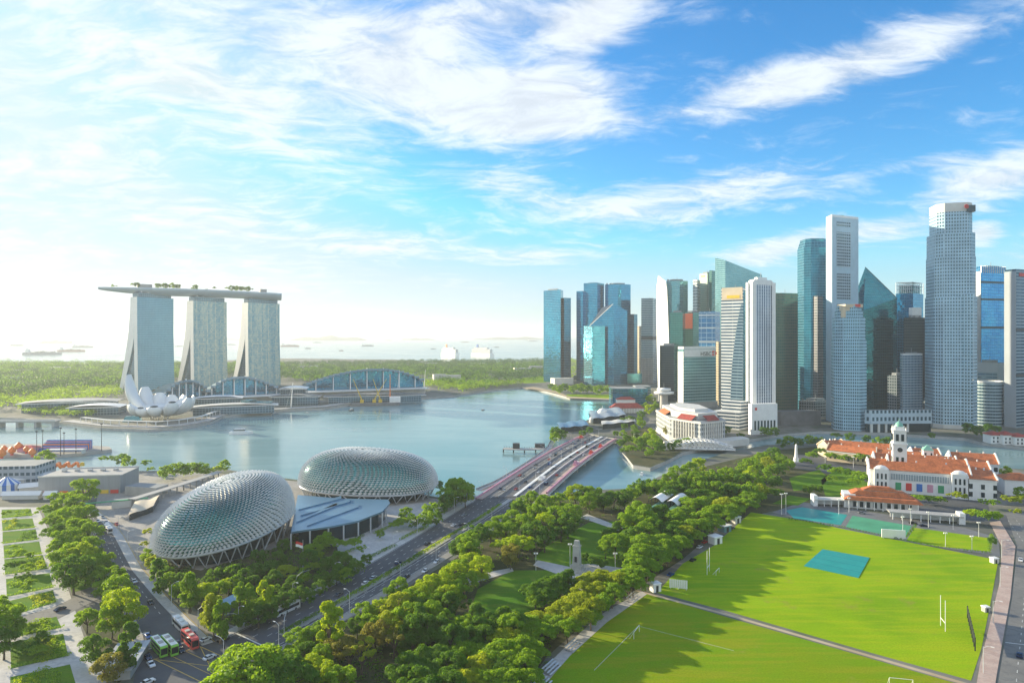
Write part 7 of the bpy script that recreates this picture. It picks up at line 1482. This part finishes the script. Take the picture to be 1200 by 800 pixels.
for u, v, h, w in [(916, 603, 13, 'left mast of the pair by the teal court'), (921, 602, 13, 'right mast of the pair by the teal court'), (983, 602, 9, 'mast at the left end of the clubhouse'), (995, 600, 9, 'mast just right of the clubhouse left end'), (1067, 614, 9, 'mast between clubhouse and bowling green'), (1058, 622, 8, 'mast behind the blank white board'), (1088, 618, 9, 'mast at the top left of the bowling green'), (1108, 640, 7, 'mast standing on the bowling green middle'), (1147, 629, 8, 'mast at the top right of the bowling green'), (1117, 620, 8, 'mast by the right end of the grey canopy'), (1139, 644, 7, 'mast at the lower right of the bowling green'), (1000, 548, 9, 'slim mast before the museum trees'), (967, 547, 8, 'slim mast left of the museum trees'), (628, 668, 8, 'slim mast left of the memorial tower'), (721, 668, 8, 'slim mast right of the memorial tower'), (668, 664, 11, 'flagless pole beside the memorial tower')]: mast(w, u, v, h)
e = empty('flagpole', (*G(355, 668), 0), 0, 'tall flagpole with a red and white flag before the near shell theatre', 'flagpole')
sub(e, 'pole', M['white_metal'], lambda mb: mb.tube([(0, 0, 0), (0, 0, 15)], [.16, .08], 6))
fl = sub(e, 'flag', [M['red'], M['white']], lambda mb: [mb.face([(x0, .25 * math.sin(x0 * 2), z0 - x0 * .25), (x0 - .5, .25 * math.sin((x0 - .5) * 2), z0 - (x0 - .5) * .25 + .0), (x0 - .5, .25 * math.sin((x0 - .5) * 2), z0 + 1.3 - (x0 - .5) * .25), (x0, .25 * math.sin(x0 * 2), z0 + 1.3 - x0 * .25)], None, mi_) for x0 in [-.5 * k for k in range(7)] for z0, mi_ in ((12.1, 0), (10.8, 1))])
def signal(label, u, v, rz):
    e = empty('traffic_signal', (*G(u, v), 0), R(rz), label, 'traffic light', 'traffic lights of the junction'); sub(e, 'pole', M['white_metal'], lambda mb: mb.tube([(0, 0, 0), (0, 0, 6), (1.5, 0, 6.8), (5, 0, 7)], [.13, .11, .09, .07], 6))
    for x, z in ((5, 6.2), (0.1, 3.0)): sub(e, 'signal_head', M['dark_metal'], lambda mb: mb.box((x, -.3, z), (.45, .35, 1.3)))
signal('traffic light at the corner by the shrubs, above the junction', 279, 738, 200); signal('traffic light at the lower left kerb of the junction', 158, 765, 20); signal('traffic light on the median nose of the avenue', 333, 745, 100); signal('traffic light just left of the domed rain tree', 262, 770, 150)
e = empty('arched_lamp', (*G(346, 700), 0), R(20), 'tall green arched gantry lamp over the avenue beside the flagpole', 'gantry lamp'); sub(e, 'arch', M['steel'], lambda mb: mb.tube([(0, 0, 0), (0, 0, 7), (.8, 0, 9.4), (3, 0, 11), (6, 0, 11.4)], [.2, .17, .14, .11, .09], 6)); sub(e, 'sign_panel', M['white_metal'], lambda mb: mb.box((.0, -.3, 2), (1.2, .2, 4.4)))
# ------------------------------------------------------------------ ships and boats
SH_ = 'cargo ships anchored out at sea'; shipc = plain('ship_hull', (.16, .20, .24), .6, 0, .1, .02); shipr = plain('ship_hull_red', (.30, .12, .10), .6, 0, .1, .02)
for k, (u, v, L, w) in enumerate([(50, 415.5, 40, 'largest grey cargo ship at the far left of the sea'), (84, 412, 30, 'second cargo ship, just right of the largest one'), (97, 407, 22, 'slim cargo ship higher up, behind the two at left'), (66, 402, 34, 'faint long cargo ship near the horizon at far left'), (20, 405, 18, 'faint cargo ship at the left edge near the horizon'), (340, 406, 22, 'long low cargo ship right of the hotel towers'), (361, 408.5, 8, 'small ship with high masts right of the hotel towers'), (372, 401.5, 11, 'small faint ship near the horizon above the widest hall'), (431, 405.5, 15, 'grey cargo ship above the right end of the widest hall'), (400, 411, 5, 'tiny boat on the sea above the widest hall'), (508, 409, 6, 'tiny ship just left of the white cruise ships'), (582, 407, 6, 'tiny ship just right of the white cruise ships'), (624, 400, 12, 'faint ship close to the leftmost glass tower'), (455, 399, 9, 'very faint ship at the horizon, centre'), (272, 404, 11, 'ship seen between the middle and right hotel towers'), (210, 406, 9, 'ship seen between the left and middle hotel towers'), (120, 401, 10, 'faint ship near the horizon beside the left hotel tower'), (545, 401, 9, 'faint ship at the horizon above the cruise ships')]):
    Y = 118 * F / (v - HOR); X = (u - 600) * Y / F; Lm = L * Y / F; e = empty('cargo_ship', (X, Y, -3), R(rc.uniform(-14, 14)), w, 'ship', SH_); hb = Lm * .05 + 2
    sub(e, 'hull', shipr if k % 4 == 1 else shipc, lambda mb: mb.prism([(-Lm / 2, -Lm * .06), (Lm * .38, -Lm * .07), (Lm / 2, 0), (Lm * .38, Lm * .07), (-Lm / 2, Lm * .06)], 0, hb * 1.1, 0))
    sub(e, 'bridge_house', M['white'], lambda mb: (mb.box((-Lm * .38, 0, hb * 1.1), (Lm * .09, Lm * .1, hb * 1.6)), mb.box((-Lm * .40, 0, hb * 2.7), (Lm * .03, Lm * .03, hb * .6))))
    sub(e, 'deck_cargo', M['concrete_dark'], lambda mb: [mb.box((Lm * (-.26 + .13 * j), 0, hb * 1.1), (Lm * .10, Lm * .1, hb * (.25 + .2 * (j % 3)))) for j in range(5)])
    if Lm > 120: [sub(e, 'mast', M['steel'], lambda mb: mb.tube([(Lm * x, 0, hb), (Lm * x, 0, hb * 2.6)], Lm * .006, 4)) for x in (-.1, .12, .3)]
for k, (u, L, w) in enumerate([(528, 27, 'white cruise ship, left of the two moored beyond the trees'), (566, 29, 'white cruise ship, right of the two moored beyond the trees')]):
    Y = 3420; Lm = L * Y / F * 1.35; e = empty('cruise_ship', (*P(u, Y), -3), R(-52 + 6 * k), w, 'cruise ship', 'white cruise ships at the terminal')
    sub(e, 'hull', M['white'], lambda mb: mb.prism([(-Lm / 2, -9), (Lm * .36, -10), (Lm / 2, 0), (Lm * .36, 10), (-Lm / 2, 9)], 0, 22, 0))
    sub(e, 'cabin_decks', facade('cabin_wall', (.85, .84, .80), (.06, .12, .16), 5, 4, .4, .45, .2, .2, .3), lambda mb: (mb.box((-Lm * .04, 0, 22), (Lm * .82, 17, 20)), mb.box((-Lm * .08, 0, 42), (Lm * .6, 14, 8))))
    sub(e, 'funnel', M['blue'] if k else M['orange'], lambda mb: mb.box((-Lm * .25, 0, 50), (12, 7, 16), 0, 0, None, .8)); sub(e, 'mast', M['white'], lambda mb: mb.tube([(Lm * .2, 0, 50), (Lm * .2, 0, 64)], .8, 4))
def boat(label, u, v, L, rz, m='white', cat='boat'):
    e = empty('tour_boat', (*G(u, v, -3), -3), R(rz), label, cat, 'small boats on the bay and river')
    sub(e, 'hull', M[m], lambda mb: mb.prism([(-L / 2, -L * .14), (L * .3, -L * .14), (L / 2, 0), (L * .3, L * .14), (-L / 2, L * .14)], 0, L * .11, 0)); sub(e, 'cabin', M['white'], lambda mb: mb.box((-L * .08, 0, L * .11), (L * .5, L * .2, L * .13), 0, 0, None, .88)); sub(e, 'cabin_window', M['dark_glass'], lambda mb: mb.box((-L * .08, 0, L * .15), (L * .49, L * .205, L * .05)))
boat('white tour boat in the middle of the left bay', 283, 508, 26, 8); boat('dark buoy-like boat below the yellow cranes', 412, 481, 14, 80, 'dark_metal'); boat('tiny dark boat alone in the open bay', 566, 480.5, 6, 30, 'dark_metal'); boat('small white boat on the river beside the road bridge', 792, 536, 9, 60); boat('very small pale boat near the widest hall shore', 360, 484, 6, 10, 'concrete'); boat('small white river boat nearer the wooded bank', 752, 556, 9, 75)
e = empty('crane_barge', (*G(440, 475, -3), -3), R(12), 'dark work barge with two crossed yellow cranes and an orange mast', 'crane barge')
sub(e, 'barge', M['concrete_dark'], lambda mb: mb.box((0, 0, 0), (80, 18, 5))); sub(e, 'cabin', M['white'], lambda mb: mb.box((32, 0, 5), (18, 10, 9)))
for x, dx in ((-22, -14), (-2, 20), (8, -12)): sub(e, 'crane_boom', M['yellow'], lambda mb: (mb.box((x, 0, 5), (6, 5, 5)), mb.tube([(x, 0, 9), (x + dx, 0, 44)], [1.0, .5], 4), mb.tube([(x, 0, 12), (x + dx * 1.02, .5, 44)], .2, 3)))
sub(e, 'orange_mast', M['orange'], lambda mb: mb.tube([(24, 3, 5), (24, 3, 52)], [1.3, .7], 4))
for k, (u, v, h) in enumerate([(341, 478, 40), (466, 462, 44), (497, 455, 40)]):
    e = empty('guy_mast', (*G(u, v), 0), 0, ['white leaning mast right of the right hotel tower', 'pale mast in front of the widest hall', 'pale mast at the right end of the widest hall'][k], 'mast', 'pale masts of the far promenade'); sub(e, 'pole', M['white'], lambda mb: mb.tube([(0, 0, 0), (3, 0, h)], [.9, .4], 5)); sub(e, 'stay', M['white_metal'], lambda mb: mb.tube([(2.9, 0, h - 1), (-9, 2, 0)], .15, 3))
e = empty('low_road_bridge', (*G(25, 497, 0), 0), R(4), 'low concrete road bridge at the far left beyond the event ground', 'bridge')
sub(e, 'deck', M['concrete'], lambda mb: mb.box((-30, 0, 3), (150, 12, 1.6))); sub(e, 'parapet', M['offwhite'], lambda mb: [mb.box((-30, s * 6.2, 4.6), (150, .4, 1.1)) for s in (-1, 1)])
for x in range(-90, 50, 22): sub(e, 'pier', M['concrete'], lambda mb: mb.box((x, 0, -6), (3, 10, 9)))
# pale houses among the far woods
WH = 'small pale buildings in the far woods'
for k, (u, Y, s_) in enumerate([(350, 2080, 40), (362, 2100, 55), (612, 1900, 50), (628, 1950, 40), (470, 2250, 60), (505, 2300, 44), (20, 1800, 60), (70, 1900, 50), (110, 2000, 40), (560, 2300, 50), (530, 1560, 40), (515, 1540, 30), (600, 2100, 36), (455, 1850, 34), (10, 1500, 44)]):
    block(['pale block in the woods just right of the hotel towers', 'longer pale block beside it, right of the hotel towers', 'pale block in the woods left of the leftmost glass tower', 'small pale block next to the leftmost glass tower', 'low pale shed in the woods above the widest hall', 'pale shed in the woods, right of the widest hall roof', 'pale block in the woods at the far left', 'pale block in the left woods, farther right', 'small pale block left of the hotel towers in the woods', 'pale shed in the woods under the cruise ships', 'low pale building on the right shore of the widest hall', 'smaller low building beside the widest hall right end', 'pale house between the golf lawns', 'pale shed in the woods behind the widest hall', 'pale block nearest the promenade at far left'][k], u, Y, s_, 20, 12 + k % 4 * 3, M['offwhite'], None, k * 7 % 20, 'pale_block', 'building', 3, WH)
# ------------------------------------------------------------------ haze
mb = MB(); mb.box((0, 27000, -7.2), (80000, 58000, 320)); hz = mb.build('haze', []); hz['kind'] = 'stuff'
m, T = mat('haze_air'); vol = T.node('ShaderNodeVolumePrincipled', {'Color': (.88, .95, 1.0), 'Density': HAZE, 'Anisotropy': .25}); T.node('ShaderNodeOutputMaterial', {'Volume': vol.outputs[0]})
hz.data.materials.append(m)
for k, v in LABELS.items():
    if len(v) > 1: print('DUPLABEL', len(v), k)
print('OBJS', len(bpy.data.objects))
